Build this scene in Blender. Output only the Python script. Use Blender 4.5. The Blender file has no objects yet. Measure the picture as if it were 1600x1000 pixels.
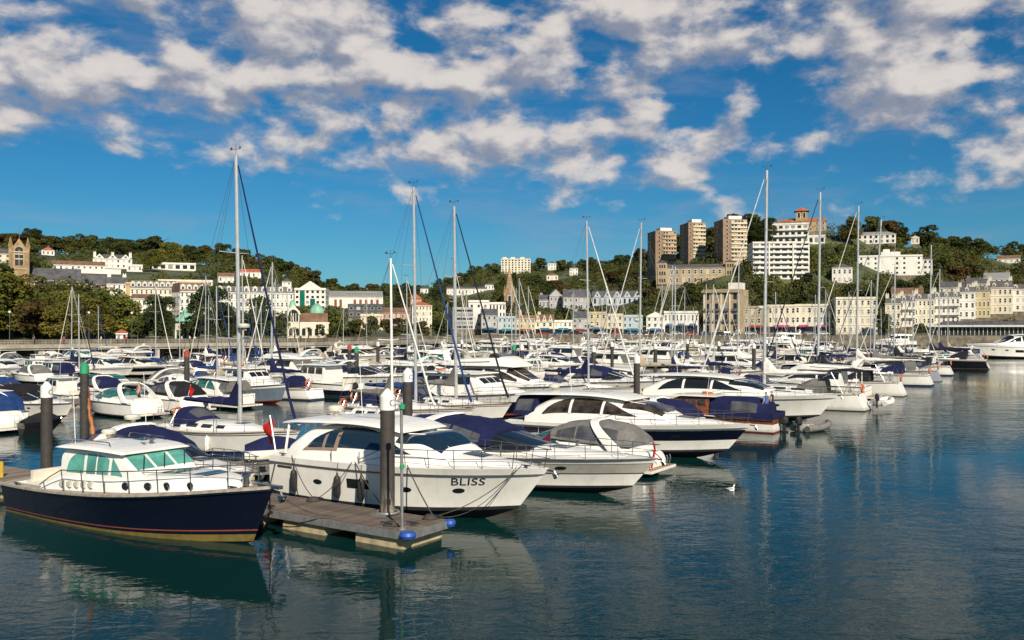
import bpy, bmesh, math, random
import numpy as np
from mathutils import Vector, Matrix

R = math.radians
rng = random.Random(7)
scene = bpy.context.scene
COL = scene.collection

# ------------------------------------------------------------------ camera
CAM_H, FPX, HOR = 6.5, 1386.0, 512.0          # eye height, focal length and horizon row of a 1600 px wide picture
cam_data = bpy.data.cameras.new('camera')
cam = bpy.data.objects.new('camera', cam_data)
COL.objects.link(cam)
cam.location = (0, 0, CAM_H)
cam.rotation_euler = (R(90), 0, 0)
cam_data.sensor_width = 36
cam_data.lens = 36 * FPX / 1600
cam_data.shift_y = 12 / 1600
cam_data.clip_start = 0.5
cam_data.clip_end = 6000
scene.camera = cam

# ------------------------------------------------------------------ light
SUN_AZ, SUN_EL = 19.0, 35.0                    # degrees right of straight behind the camera; height
sd = Vector((math.sin(R(SUN_AZ)) * math.cos(R(SUN_EL)), -math.cos(R(SUN_AZ)) * math.cos(R(SUN_EL)), math.sin(R(SUN_EL))))
sun_data = bpy.data.lights.new('sun', 'SUN')
sun_data.energy = 4.9
sun_data.angle = R(0.55)
sun_data.color = (1.0, 0.89, 0.73)
sun = bpy.data.objects.new('sun', sun_data)
COL.objects.link(sun)
sun.rotation_euler = sd.to_track_quat('Z', 'Y').to_euler()
sun.location = (30, -40, 60)

vs = scene.view_settings
vs.view_transform = 'Standard'
vs.look = 'None'
vs.exposure = 0.36
vs.gamma = 1.0
vs.use_curve_mapping = False

# ------------------------------------------------------------------ node helpers
class NT:
    def __init__(s, tree):
        s.t = tree; s.n = tree.nodes; s.l = tree.links
    def add(s, typ, **kw):
        n = s.n.new(typ)
        for k, v in kw.items():
            setattr(n, k, v)
        return n
    def put(s, sock, v):
        if isinstance(v, bpy.types.NodeSocket):
            s.l.new(v, sock)
        elif v is not None:
            sock.default_value = v
    def math(s, op, a, b=None, c=None, clamp=False):
        n = s.add('ShaderNodeMath', operation=op, use_clamp=clamp)
        s.put(n.inputs[0], a); s.put(n.inputs[1], b)
        if c is not None: s.put(n.inputs[2], c)
        return n.outputs[0]
    def vmath(s, op, a, b=None, scale=None):
        n = s.add('ShaderNodeVectorMath', operation=op)
        s.put(n.inputs[0], a); s.put(n.inputs[1], b)
        if scale is not None: s.put(n.inputs[3], scale)
        return n.outputs[0]
    def noise(s, vec, scale, detail=4, rough=.55, lac=2.0, dist=0.0):
        n = s.add('ShaderNodeTexNoise')
        s.put(n.inputs['Vector'], vec); s.put(n.inputs['Scale'], scale); s.put(n.inputs['Detail'], detail)
        s.put(n.inputs['Roughness'], rough); s.put(n.inputs['Lacunarity'], lac); s.put(n.inputs['Distortion'], dist)
        return n.outputs['Fac']
    def ramp(s, fac, a, b, lo=0.0, hi=1.0, smooth=True):
        n = s.add('ShaderNodeMapRange', interpolation_type='SMOOTHSTEP' if smooth else 'LINEAR')
        s.put(n.inputs[0], fac); s.put(n.inputs[1], a); s.put(n.inputs[2], b); s.put(n.inputs[3], lo); s.put(n.inputs[4], hi)
        return n.outputs[0]
    def mix(s, fac, a, b, blend='MIX'):
        n = s.add('ShaderNodeMix', data_type='RGBA', blend_type=blend)
        s.put(n.inputs[0], fac)
        s.put(n.inputs[6], (*a, 1) if isinstance(a, tuple) and len(a) == 3 else a)
        s.put(n.inputs[7], (*b, 1) if isinstance(b, tuple) and len(b) == 3 else b)
        return n.outputs[2]

# ------------------------------------------------------------------ sky
SKY_SEED = 55.5
world = bpy.data.worlds.new('World')
scene.world = world
world.use_nodes = True
w = NT(world.node_tree)
w.n.clear()
sky = w.add('ShaderNodeTexSky', sky_type='NISHITA')
sky.sun_disc = False
sky.sun_elevation = R(SUN_EL)
sky.sun_rotation = math.atan2(sd.x, sd.y)
sky.air_density = 1.0; sky.dust_density = 0.25; sky.ozone_density = 3.5
hsv = w.add('ShaderNodeHueSaturation')
hsv.inputs['Saturation'].default_value = 1.12
hsv.inputs['Value'].default_value = 0.58
clear = w.mix(1.0, sky.outputs[0], (0.43, 0.79, 0.97), 'MULTIPLY')       # the clean, deep blue air of the day
w.l.new(clear, hsv.inputs['Color'])
geo = w.add('ShaderNodeTexCoord')
dirv = w.vmath('NORMALIZE', geo.outputs['Generated'])
sep = w.add('ShaderNodeSeparateXYZ'); w.l.new(dirv, sep.inputs[0])
zc = w.math('MAXIMUM', sep.outputs[2], 0.0)
cp = w.vmath('ADD', w.vmath('MULTIPLY', dirv, (1.0, 1.0, 1.75)), (SKY_SEED, 1.3, 0.0))
warp = w.noise(cp, 7.0, 3, .5)
cpw = w.vmath('ADD', cp, w.vmath('SCALE', (0.05, 0.05, 0.03), scale=w.math('SUBTRACT', warp, .5)))
def cloud_field(p, detail=7):
    big = w.noise(w.vmath('MULTIPLY', p, (1, 1, 2.0)), 3.0, 2, .5)
    lump = w.noise(p, 12.5, 2, .5)
    fine = w.noise(p, 27.0, detail, .60)
    return w.math('ADD', w.math('MULTIPLY', big, .56), w.math('ADD', w.math('MULTIPLY', lump, .52), w.math('MULTIPLY', fine, .30)))
c0 = cloud_field(cpw)
# the same field a little higher in the sky: where it is thinner the cloud shows its lit crown, where thicker its grey base
c1 = cloud_field(w.vmath('ADD', cpw, (0.010, 0.0, 0.034)), 3)
# the deck has a far edge above the hills and breaks up overhead
fade = w.math('ADD', w.ramp(zc, .105, .205, -.19, .0), w.ramp(zc, .34, .60, .0, -.20))
cd = w.math('ADD', c0, fade)
dens = w.ramp(cd, .604, .728)
relief = w.ramp(w.math('SUBTRACT', c0, c1), -.085, .110)
lit = w.math('MULTIPLY', relief, w.ramp(cd, .60, .80, .62, 1.0), clamp=True)
ccol = w.mix(lit, (2.2, 2.4, 3.0), (6.4, 5.85, 5.4))
# thin high streaks
st = w.noise(w.vmath('MULTIPLY', dirv, (1.0, 1.0, 5.0)), 4.5, 6, .6, dist=.5)
streak = w.math('MULTIPLY', w.ramp(st, .48, .80), .36)
base = w.mix(streak, hsv.outputs[0], (2.7, 2.95, 3.7))
skyc = w.mix(w.math('MULTIPLY', dens, .90), base, ccol)
bg = w.add('ShaderNodeBackground')
bg.inputs[1].default_value = 0.095
w.l.new(skyc, bg.inputs[0])
wo = w.add('ShaderNodeOutputWorld')
w.l.new(bg.outputs[0], wo.inputs[0])

# ------------------------------------------------------------------ materials
_m = {}
def mat(name, col, rough=.5, metal=0., var=0.06, vscale=3.0, bump=0., bscale=40., coat=0., spec=.5, streaks=0., objvar=0., tide=False):
    """Principled with slight procedural mottling (var), relief (bump) and running dirt (streaks)."""
    if name in _m: return _m[name]
    m = bpy.data.materials.new(name); m.use_nodes = True
    t = NT(m.node_tree); b = t.n['Principled BSDF']
    b.inputs['Roughness'].default_value = rough; b.inputs['Metallic'].default_value = metal
    b.inputs['Coat Weight'].default_value = coat; b.inputs['Specular IOR Level'].default_value = spec
    tc = t.add('ShaderNodeTexCoord')
    c = (*col, 1)
    out = None
    if var:
        f = t.noise(tc.outputs['Object'], vscale, 5, .6)
        dark = tuple(x * (1 - 2.2 * var) for x in col); lite = tuple(min(1, x * (1 + 1.6 * var)) for x in col)
        out = t.mix(t.ramp(f, .3, .7), dark, lite)
    if streaks:
        f = t.noise(t.vmath('MULTIPLY', tc.outputs['Object'], (2.2, 2.2, .25)), 2.0, 5, .65)
        out = t.mix(t.math('MULTIPLY', t.ramp(f, .48, .75), streaks), out if out else c, tuple(x * .45 + .02 for x in col))
    if tide:                                            # scum left along the waterline
        sp = t.add('ShaderNodeSeparateXYZ'); t.l.new(tc.outputs['Object'], sp.inputs[0])
        n_ = t.noise(t.vmath('MULTIPLY', tc.outputs['Object'], (3, 3, 1)), 1.5, 4, .65)
        hgt = t.math('ADD', sp.outputs[2], t.math('MULTIPLY', t.math('SUBTRACT', n_, .5), .38))
        out = t.mix(t.ramp(hgt, .10, .42, .55, 0), out if out else c, (.30, .27, .16))
    if objvar:
        oi = t.add('ShaderNodeObjectInfo')
        h = t.add('ShaderNodeHueSaturation')
        t.put(h.inputs['Hue'], t.ramp(oi.outputs['Random'], 0, 1, .5 - objvar * .12, .5 + objvar * .07, False))
        t.put(h.inputs['Value'], t.ramp(t.math('FRACT', t.math('MULTIPLY', oi.outputs['Random'], 7.3)), 0, 1, 1 - objvar, 1 + objvar, False))
        t.put(h.inputs['Color'], out if out else c)
        out = h.outputs[0]
    if out: t.l.new(out, b.inputs['Base Color'])
    else: b.inputs['Base Color'].default_value = c
    if bump:
        bn = t.add('ShaderNodeBump'); bn.inputs['Strength'].default_value = bump; bn.inputs['Distance'].default_value = .02
        t.l.new(t.noise(tc.outputs['Object'], bscale, 4, .6), bn.inputs['Height']); t.l.new(bn.outputs[0], b.inputs['Normal'])
    _m[name] = m
    return m

def canvas(name, col): return mat(name, col, .85, var=.10, vscale=2.0, bump=.25, bscale=9, spec=.2)
GEL = mat('gelcoat_white', (.80, .785, .73), .28, var=.03, vscale=.9, coat=.3, streaks=.20, tide=True)
GEL2 = mat('gelcoat_cream', (.74, .70, .61), .3, var=.03, vscale=.9, coat=.2, streaks=.22, tide=True)
DECK = mat('deck_nonskid', (.70, .68, .62), .6, var=.04, vscale=2, streaks=.06)
NAVYHULL = mat('gelcoat_navy', (.005, .006, .017), .10, var=.05, coat=.6)
BLACKHULL = mat('gelcoat_black', (.010, .010, .012), .12, var=.05, coat=.5)
GREYHULL = mat('gelcoat_grey', (.33, .35, .38), .25, var=.04, coat=.4)
BLUEGREY = mat('paint_blue_grey', (.13, .17, .22), .35, var=.05)
SHADEHULL = mat('gelcoat_painted_shade', (.42, .41, .36), .3, var=.06)  # shade and water reflection on white topsides, put into the band colour
REDLINE = mat('paint_red_line', (.24, .06, .035), .4)
YELLOWLINE = mat('antifoul_ochre', (.15, .11, .026), .6, var=.1)
ANTIF = mat('antifoul_black', (.018, .018, .020), .7, var=.1)
ANTIFB = mat('antifoul_blue', (.02, .035, .09), .7, var=.1)
ANTIFR = mat('antifoul_red', (.16, .03, .02), .7, var=.1)
GLASS = mat('glass_dark', (.012, .015, .018), .04, var=0, spec=.8)
GLASSB = mat('glass_blue', (.010, .024, .042), .04, var=.06, vscale=.6, spec=.8)
GLASSBR = mat('glass_brown', (.045, .034, .026), .06, var=.4, vscale=1.6, spec=.7)
GREENGL = mat('glass_green_blinds', (.10, .34, .28), .05, var=.16, vscale=1.1, spec=.9)
TEALGL = mat('glass_teal', (.02, .12, .11), .05, var=.2, spec=.8)
VINYL = mat('clear_vinyl', (.085, .088, .095), .09, var=.22, vscale=.8, spec=.8)
STEEL = mat('stainless_steel', (.42, .42, .42), .28, 1.0, var=.05)
DARKST = mat('rail_steel_dark', (.20, .19, .18), .35, .8, var=.05)
ALU = mat('mast_aluminium', (.60, .60, .58), .38, .55, var=.05)
MASTW = mat('mast_white', (.74, .73, .69), .35, var=.04)
WIRE = mat('rig_wire', (.17, .17, .17), .45, .6, var=0)
TEAK = mat('teak_deck', (.30, .20, .12), .7, var=.14, vscale=6)
TEAKG = mat('teak_weathered', (.30, .265, .22), .8, var=.14, vscale=6)
VARN = mat('varnished_mahogany', (.22, .062, .022), .22, var=.2, vscale=4, coat=.5)
BRONZE = mat('bronze_frame', (.27, .19, .14), .4, var=.06)
RUBBER = mat('black_rubber', (.015, .015, .016), .6, var=.1)
RUBW = mat('fender_white', (.68, .67, .62), .55, var=.05)
RUBB = mat('fender_navy', (.012, .02, .07), .55)
ROPE = mat('dark_rope', (.05, .045, .04), .9, var=.2)
ROPEW = mat('pale_rope', (.45, .42, .36), .9, var=.2)
C_NAVY = canvas('canvas_navy', (.010, .014, .058))
C_BLUE = canvas('canvas_blue', (.015, .045, .16))
C_BLACK = canvas('canvas_black', (.014, .014, .017))
C_GREY = canvas('canvas_grey', (.16, .155, .145))
C_BEIGE = canvas('canvas_beige', (.38, .32, .23))
C_TEAL = canvas('canvas_teal', (.03, .20, .24))
C_WHITE = canvas('canvas_white', (.66, .65, .61))
REDF = canvas('flag_red', (.52, .02, .018))
PURP = canvas('burgee_purple', (.14, .012, .04))
ORANGE = mat('orange_paint', (.50, .13, .03), .6, var=.12)
SEATW = mat('seat_cream', (.62, .57, .47), .6, var=.05)
PILE = mat('pile_sleeve', (.040, .036, .032), .75, var=.12, vscale=4, bump=.3, bscale=14, streaks=.25)
PILEW = mat('pile_cap_white', (.76, .75, .70), .45, var=.03, streaks=.12)
PILEG = mat('pile_cap_green', (.03, .28, .13), .5)
PILER = mat('pile_cap_red', (.32, .05, .035), .5)
BLUEP = mat('blue_plastic', (.015, .07, .33), .5, var=.06)
INK = mat('lettering_black', (.012, .012, .015), .5, var=0)
INKW = mat('lettering_white', (.75, .74, .70), .5, var=0)

# ------------------------------------------------------------------ mesh building
def link(o, parent=None):
    COL.objects.link(o)
    if parent is not None: o.parent = parent
    return o

def empty(name, loc=(0, 0, 0), rz=0.0, parent=None):
    o = bpy.data.objects.new(name, None)
    o.empty_display_size = .3
    link(o, parent); o.location = loc; o.rotation_euler = (0, 0, rz)
    return o

def tag(o, label, cat, group=None, kind=None):
    if label: o['label'] = label
    if cat: o['category'] = cat
    if group: o['group'] = group
    if kind: o['kind'] = kind
    return o

class MB:
    def __init__(s):
        s.v = []; s.f = []; s.m = []
    def vert(s, p): s.v.append(tuple(p)); return len(s.v) - 1
    def face(s, ids, m=0): s.f.append(tuple(ids)); s.m.append(m)
    def poly(s, pts, m=0): s.face([s.vert(p) for p in pts], m)
    def grid(s, rows, m=0, closed=False, mfun=None):
        """rows: equally long lists of points; closed joins the ends of each row"""
        ids = [[s.vert(p) for p in r] for r in rows]
        n = len(rows[0])
        for i in range(len(ids) - 1):
            for j in range(n if closed else n - 1):
                k = (j + 1) % n
                s.face((ids[i][j], ids[i][k], ids[i + 1][k], ids[i + 1][j]), mfun(i, j) if mfun else m)
        return ids
    def box(s, c, d, m=0, rz=0.0, taper=1.0):
        cx, cy, cz = c; dx, dy, dz = (q / 2 for q in d)
        co, si = math.cos(rz), math.sin(rz)
        ids = []
        for z, k in ((-dz, 1.0), (dz, taper)):
            for x, y in ((-dx, -dy), (dx, -dy), (dx, dy), (-dx, dy)):
                x *= k; y *= k
                ids.append(s.vert((cx + x * co - y * si, cy + x * si + y * co, cz + z)))
        a = ids
        for q in ((3, 2, 1, 0), (4, 5, 6, 7), (0, 1, 5, 4), (1, 2, 6, 5), (2, 3, 7, 6), (3, 0, 4, 7)):
            s.face([a[i] for i in q], m)
        return s
    def tube(s, pts, r, n=6, m=0, cap=True, r1=None):
        pts = [Vector(p) for p in pts]
        rows = []
        up0 = None
        for i, p in enumerate(pts):
            d = (pts[min(i + 1, len(pts) - 1)] - pts[max(i - 1, 0)]).normalized()
            if up0 is None:
                up0 = Vector((0, 0, 1)) if abs(d.z) < .9 else Vector((1, 0, 0))
            a = d.cross(up0).normalized(); b = a.cross(d).normalized(); up0 = b
            rr = r if r1 is None else r + (r1 - r) * i / (len(pts) - 1)
            rows.append([p + (a * math.cos(2 * math.pi * k / n) + b * math.sin(2 * math.pi * k / n)) * rr for k in range(n)])
        ids = s.grid(rows, m, closed=True)
        if cap:
            s.face(ids[0][::-1], m); s.face(ids[-1], m)
        return s
    def lathe(s, prof, c=(0, 0, 0), n=12, m=0):
        rows = [[(c[0] + r * math.cos(2 * math.pi * k / n), c[1] + r * math.sin(2 * math.pi * k / n), c[2] + z) for k in range(n)] for r, z in prof]
        ids = s.grid(rows, m, closed=True)
        s.face(ids[0][::-1], m); s.face(ids[-1], m)
        return s
    def ball(s, c, r, n=8, m=0, sz=1.0):
        prof = [(max(.001, r * math.sin(math.pi * k / n)), -r * sz * math.cos(math.pi * k / n)) for k in range(n + 1)]
        return s.lathe(prof, c, max(8, n), m)
    def prism(s, poly, y0, y1, m=0, axis='y'):
        """poly in (x,z), extruded along y; or in (x,y) extruded along z"""
        f = (lambda p, q: (p[0], q, p[1])) if axis == 'y' else (lambda p, q: (p[0], p[1], q))
        a = [s.vert(f(p, y0)) for p in poly]; b = [s.vert(f(p, y1)) for p in poly]
        n = len(poly)
        s.face(a, m); s.face(b[::-1], m)
        for i in range(n): s.face((a[i], b[i], b[(i + 1) % n], a[(i + 1) % n]), m)
        return s
    def mesh(s, name, mats, sharp=38, flat=False):
        me = bpy.data.meshes.new(name)
        me.from_pydata(s.v, [], s.f)
        for q in (mats if isinstance(mats, (list, tuple)) else [mats]): me.materials.append(q)
        if any(s.m): me.polygons.foreach_set('material_index', s.m)
        bm = bmesh.new(); bm.from_mesh(me)
        bmesh.ops.remove_doubles(bm, verts=bm.verts, dist=1e-5)
        bmesh.ops.recalc_face_normals(bm, faces=bm.faces)
        bm.to_mesh(me); bm.free()
        if not flat:
            me.polygons.foreach_set('use_smooth', [True] * len(me.polygons))
            me.set_sharp_from_angle(angle=R(sharp))
        return me
    def build(s, name, mats, parent=None, sharp=38, flat=False, loc=None):
        o = bpy.data.objects.new(name, s.mesh(name, mats, sharp, flat))
        link(o, parent)
        if loc is not None: o.location = loc
        return o

def inst(name, me, parent=None, loc=(0, 0, 0), rz=0.0, scale=None):
    o = bpy.data.objects.new(name, me); link(o, parent)
    o.location = loc; o.rotation_euler = (0, 0, rz)
    if scale is not None: o.scale = scale
    return o

def kids(o): return [c for c in o.children]

def copy_tree(o, parent=None, swap=None):
    c = o.copy(); COL.objects.link(c); c.parent = parent
    c.matrix_parent_inverse = o.matrix_parent_inverse
    if swap and o.type == 'MESH' and o.material_slots:
        for i, sl in enumerate(o.material_slots):
            if sl.material in swap:
                c.material_slots[i].link = 'OBJECT'; c.material_slots[i].material = swap[sl.material]
    for ch in KIDS.get(o.name, ()): copy_tree(ch, c, swap)
    return c
KIDS = {}
def index_kids(root):
    """children are looked up once per prototype (Object.children scans the whole file)"""
    def walk(o):
        KIDS[o.name] = list(o.children)
        for c in KIDS[o.name]: walk(c)
    walk(root)

_txt = {}
def text_shape(s):
    """2-D lettering as (verts, faces): width along x, height along y, cap height about 0.7"""
    if s in _txt: return _txt[s]
    cu = bpy.data.curves.new('lettering', 'FONT'); cu.body = s; cu.align_x = 'CENTER'; cu.align_y = 'CENTER'; cu.resolution_u = 3
    o = bpy.data.objects.new('lettering', cu); COL.objects.link(o)
    bpy.context.view_layer.update()
    me = bpy.data.meshes.new_from_object(o.evaluated_get(bpy.context.evaluated_depsgraph_get()))
    r = ([tuple(v.co) for v in me.vertices], [tuple(p.vertices) for p in me.polygons])
    bpy.data.objects.remove(o); bpy.data.curves.remove(cu); bpy.data.meshes.remove(me)
    _txt[s] = r
    return r

def lerp(a, b, t): return a + (b - a) * t
def table(xs, ys, x):
    if x <= xs[0]: return ys[0]
    for i in range(len(xs) - 1):
        if x <= xs[i + 1]: return lerp(ys[i], ys[i + 1], (x - xs[i]) / (xs[i + 1] - xs[i]))
    return ys[-1]
# ------------------------------------------------------------------ terrain
_PX = [-900, -400, 0, 120, 240, 300, 380, 440, 500, 560, 640, 700, 760, 800, 860, 900, 960, 1000, 1040, 1110, 1180, 1240, 1330, 1400, 1450, 1500, 1560, 1600, 2000, 2600]
_SKY = [372, 365, 368, 378, 384, 392, 396, 412, 436, 450, 446, 432, 408, 404, 404, 400, 402, 392, 378, 366, 346, 348, 344, 362, 370, 378, 386, 388, 396, 404]
_DR = [560, 560, 560, 560, 560, 560, 570, 590, 640, 720, 850, 920, 960, 960, 960, 950, 900, 760, 600, 540, 520, 520, 530, 560, 580, 600, 620, 640, 640, 640]
_D0X = [-900, -400, 0, 200, 480, 600, 800, 830, 900, 1000, 1200, 1400, 1600, 2000, 2600]
_D0 = [150, 160, 172, 185, 200, 225, 285, 330, 345, 350, 340, 330, 320, 310, 300]
QZ = 3.2
def shore(p): return table(_D0X, _D0, p)
_RX = [-900, 0, 480, 600, 690, 830, 1300, 1400, 2600]                 # where the flat waterfront ends and the slope begins
_RD = [190, 206, 234, 262, 380, 398, 392, 382, 372]
def slope(p):
    """foot distance, ridge distance and ridge height of the hillside in one direction"""
    dr = table(_PX, _DR, p)
    return table(_RX, _RD, p), dr, CAM_H + (HOR - table(_PX, _SKY, p)) / FPX * dr - 8.5
def land(X, Y):
    d0, dr, zr = slope(800 + FPX * X / max(Y, 1))
    if Y <= d0: return QZ
    if Y <= dr:
        t = (Y - d0) / (dr - d0)
        return QZ + (zr - QZ) * t + .5 * math.sin(X * .06 + 1) * math.sin(Y * .05) * min(1, t * 6)
    return zr - (Y - dr) * .05
def on_land(p, y):
    """where the line of sight through a point of the picture meets the hillside: (X, Y, Z)"""
    u = (p - 800) / FPX; k = (HOR - y) / FPX
    d0, dr, zr = slope(p)
    g = (zr - QZ) / (dr - d0)
    d = dr - 4 if abs(g - k) < 1e-6 else (CAM_H - QZ + g * d0) / (g - k)
    if k < 0 and (QZ - CAM_H) / k < d0: d = (QZ - CAM_H) / k
    if d > dr or d < 0: d = dr - 4
    d = max(d, shore(p) + 3)
    return Vector((u * d, d, CAM_H + k * d))
def pix(v): return (800 + FPX * v[0] / v[1], HOR - (v[2] - CAM_H) * FPX / v[1])

GROUND = mat('hillside_earth', (.060, .075, .026), .95, var=.32, vscale=.05, bump=.5, bscale=.6)
def build_land():
    mb = MB()
    us = [-1.15 + 2.3 * i / 160 for i in range(161)]
    rows = []
    for u in us:
        p = 800 + FPX * u; d0 = shore(p)
        dr = table(_PX, _DR, p)
        f0 = slope(p)[0]
        ds = [d0, (d0 + f0) / 2, f0] + [lerp(f0, dr, k / 26) for k in range(1, 27)] + [dr + 20, dr + 60, dr + 150, dr + 400]
        rows.append([(u * d0, d0, -3)] + [(u * d, d, land(u * d, d)) for d in ds])
    mb.grid(rows)
    o = mb.build('terrain', GROUND, sharp=80)
    tag(o, None, None, kind='structure')
build_land()

# ------------------------------------------------------------------ water
def water_material():
    m = bpy.data.materials.new('harbour_water'); m.use_nodes = True
    t = NT(m.node_tree); b = t.n['Principled BSDF']
    b.inputs['Base Color'].default_value = (.0022, .022, .021, 1)
    b.inputs['Roughness'].default_value = .015
    b.inputs['IOR'].default_value = 1.333
    b.inputs['Specular IOR Level'].default_value = .27
    tc = t.add('ShaderNodeTexCoord'); p = tc.outputs['Object']
    rot = t.add('ShaderNodeMapping'); t.put(rot.inputs[0], p); rot.inputs['Rotation'].default_value = (0, 0, R(-20)); rot.inputs['Scale'].default_value = (.75, 1.25, 1)
    q = rot.outputs[0]
    patch = t.ramp(t.noise(p, .040, 4, .55), .36, .62, .18, 1.25)          # calmer and ruffled patches
    h1 = t.noise(q, .42, 2, .5, dist=.3)
    h2 = t.noise(q, 1.5, 3, .5, dist=.5)
    h3 = t.noise(q, 4.2, 3, .5, dist=.3)
    h = t.math('ADD', t.math('MULTIPLY', h1, .24), t.math('ADD', t.math('MULTIPLY', h2, .17), t.math('MULTIPLY', h3, .050)))
    bn = t.add('ShaderNodeBump'); bn.inputs['Distance'].default_value = .20
    t.put(bn.inputs['Strength'], t.math('MULTIPLY', patch, .60))
    t.l.new(h, bn.inputs['Height']); t.l.new(bn.outputs[0], b.inputs['Normal'])
    return m
mb = MB(); mb.poly([(-900, -250, 0), (900, -250, 0), (900, 420, 0), (-900, 420, 0)])
tag(mb.build('water', water_material()), None, None, kind='structure')

# ------------------------------------------------------------------ quay walls and promenade
STONE = mat('quay_stone', (.17, .145, .105), .9, var=.22, vscale=.5, bump=.5, bscale=3, streaks=.3)
CONC = mat('concrete_pale', (.46, .42, .34), .85, var=.09, vscale=.6, streaks=.25)
CONCD = mat('concrete_dark_stained', (.30, .275, .225), .9, var=.12, vscale=.6, streaks=.3)  # darker concrete with running dirt, for the promenade edge beam
ASPH = mat('quay_paving', (.20, .18, .15), .9, var=.1, vscale=.3)
def shore_pts(p0, p1, n, off=0.0):
    r = []
    for i in range(n + 1):
        p = lerp(p0, p1, i / n); u = (p - 800) / FPX; d = shore(p) + off
        r.append((u * d, d))
    return r
def strip_wall(name, p0, p1, n, off, thick, z0, z1, m):
    a = shore_pts(p0, p1, n, off); b = shore_pts(p0, p1, n, off + thick)
    mb = MB()
    rows = [[(*p, z0), (*p, z1), (*q, z1), (*q, z0)] for p, q in zip(a, b)]
    ids = mb.grid(rows, closed=True); mb.face(ids[0]); mb.face(ids[-1][::-1])
    return mb.build(name, m)
def railing(parent, p0, p1, n, off, z, h=1.1, m=None, r=.035):
    pts = shore_pts(p0, p1, n, off)
    mb = MB()
    for k in (.35, .7, 1.0):
        mb.tube([(*p, z + h * k) for p in pts], r, 4)
    for p in pts: mb.tube([(*p, z), (*p, z + h)], r * 1.2, 4)
    return mb.build('railing', m or DARKST, parent)

qw = strip_wall('quay_wall', 826, 2100, 60, -1.2, 1.5, -2, QZ + .4, STONE)
tag(qw, 'long dark stone quay wall along the far waterfront', 'quay wall')
railing(qw, 830, 1700, 180, -.6, QZ + .4)
lw = strip_wall('sea_wall', -500, 836, 60, -.6, 1.2, -2, QZ + .95, STONE)
tag(lw, 'low stone sea wall behind the concrete promenade', 'sea wall')
pr = strip_wall('promenade', -400, 822, 90, -7.5, 6.9, QZ - .95, QZ - .05, CONC)
tag(pr, 'raised concrete promenade on square piers below the left bank', 'promenade')
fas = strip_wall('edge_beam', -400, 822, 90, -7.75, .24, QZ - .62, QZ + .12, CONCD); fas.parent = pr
railing(pr, -300, 822, 210, -7.3, QZ - .05)
pm = MB(); pm.box((0, 0, -.2), (1.1, 1.4, 5.6)); pme = pm.mesh('pier', CONC)
for i in range(24):
    p = -250 + 45 * i
    (x, y), = shore_pts(p, p, 1, -6.6)[:1]
    inst('pier', pme, pr, (x, y, -.2), -math.atan2(x, y))
shade = strip_wall('back_wall', -400, 822, 60, -1.4, .5, -2, QZ - 1.0, STONE); shade.parent = pr

# lamp posts on the promenade and the quay
lampm = MB(); lampm.tube([(0, 0, 0), (0, 0, 6.2)], .09, 6, r1=.05); lampm_me = lampm.mesh('post', DARKST)
lh = MB(); lh.ball((0, 0, 6.4), .28, 6); lh_me = lh.mesh('lamp_head', C_WHITE)
lamp_px = [15, 139, 206, 320, 468, 590, 742, 900, 1060, 1240, 1402, 1520]
for i, p in enumerate(lamp_px):
    (x, y), = shore_pts(p, p, 1, 2.5)[:1]
    e = empty('street_lamp', (x, y, QZ))
    inst('post', lampm_me, e); inst('lamp_head', lh_me, e)
    where = ['beside the far left trees', 'before the broad green trees', 'right of the broad green trees', 'before the dark conifer', 'before the cream hall', 'right of the cream hall',
             'right of the grey offices', 'before the pastel shops', 'before the grand beige hotel', 'below the white hillside flats', 'before the cream hotel', 'before the glazed pavilion'][i]
    tag(e, 'slim street lamp with a globe head ' + where, 'street lamp', 'street lamps along the waterfront')

# ------------------------------------------------------------------ foliage
def foliage_mat(name, col, objvar=.28):
    m = bpy.data.materials.new(name); m.use_nodes = True
    t = NT(m.node_tree); t.n.clear()
    tc = t.add('ShaderNodeTexCoord'); oi = t.add('ShaderNodeObjectInfo'); g = t.add('ShaderNodeNewGeometry')
    f = t.noise(tc.outputs['Object'], .8, 3, .6)
    c = t.mix(t.ramp(f, .3, .7), tuple(x * .62 for x in col), (col[0] * 1.35, col[1] * 1.2, col[2] * 1.05))
    c = t.mix(t.math('MULTIPLY', g.outputs['Random Per Island'], .5), c, (col[0] * 1.6, col[1] * 1.35, col[2] * .9))
    big = t.ramp(t.noise(tc.outputs['Object'], .11, 3, .6), .34, .66)           # whole clumps differ in kind and age
    c = t.mix(big, t.mix(.65, c, (col[0] * .42, col[1] * .48, col[2] * .6)), t.mix(.35, c, (col[0] * 1.7, col[1] * 1.35, col[2] * .9)))
    h = t.add('ShaderNodeHueSaturation')
    t.put(h.inputs['Hue'], t.ramp(oi.outputs['Random'], 0, 1, .455, .525, False))
    t.put(h.inputs['Value'], t.ramp(t.math('FRACT', t.math('MULTIPLY', oi.outputs['Random'], 9.7)), 0, 1, 1 - objvar, 1 + objvar, False))
    h.inputs['Saturation'].default_value = .95
    t.put(h.inputs['Color'], c)
    d = t.add('ShaderNodeBsdfDiffuse'); t.l.new(h.outputs[0], d.inputs[0])
    tr = t.add('ShaderNodeBsdfTranslucent'); t.l.new(h.outputs[0], tr.inputs[0])
    mx = t.add('ShaderNodeMixShader'); mx.inputs[0].default_value = .22
    t.l.new(d.outputs[0], mx.inputs[1]); t.l.new(tr.outputs[0], mx.inputs[2])
    o = t.add('ShaderNodeOutputMaterial'); t.l.new(mx.outputs[0], o.inputs[0])
    return m
LEAF = foliage_mat('leaves_olive_green', (.125, .150, .030))
LEAFD = foliage_mat('leaves_dark_green', (.048, .070, .024))
LEAFB = foliage_mat('leaves_brown_green', (.080, .070, .026))
LEAFW = foliage_mat('leaves_woodland', (.070, .092, .028))
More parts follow.
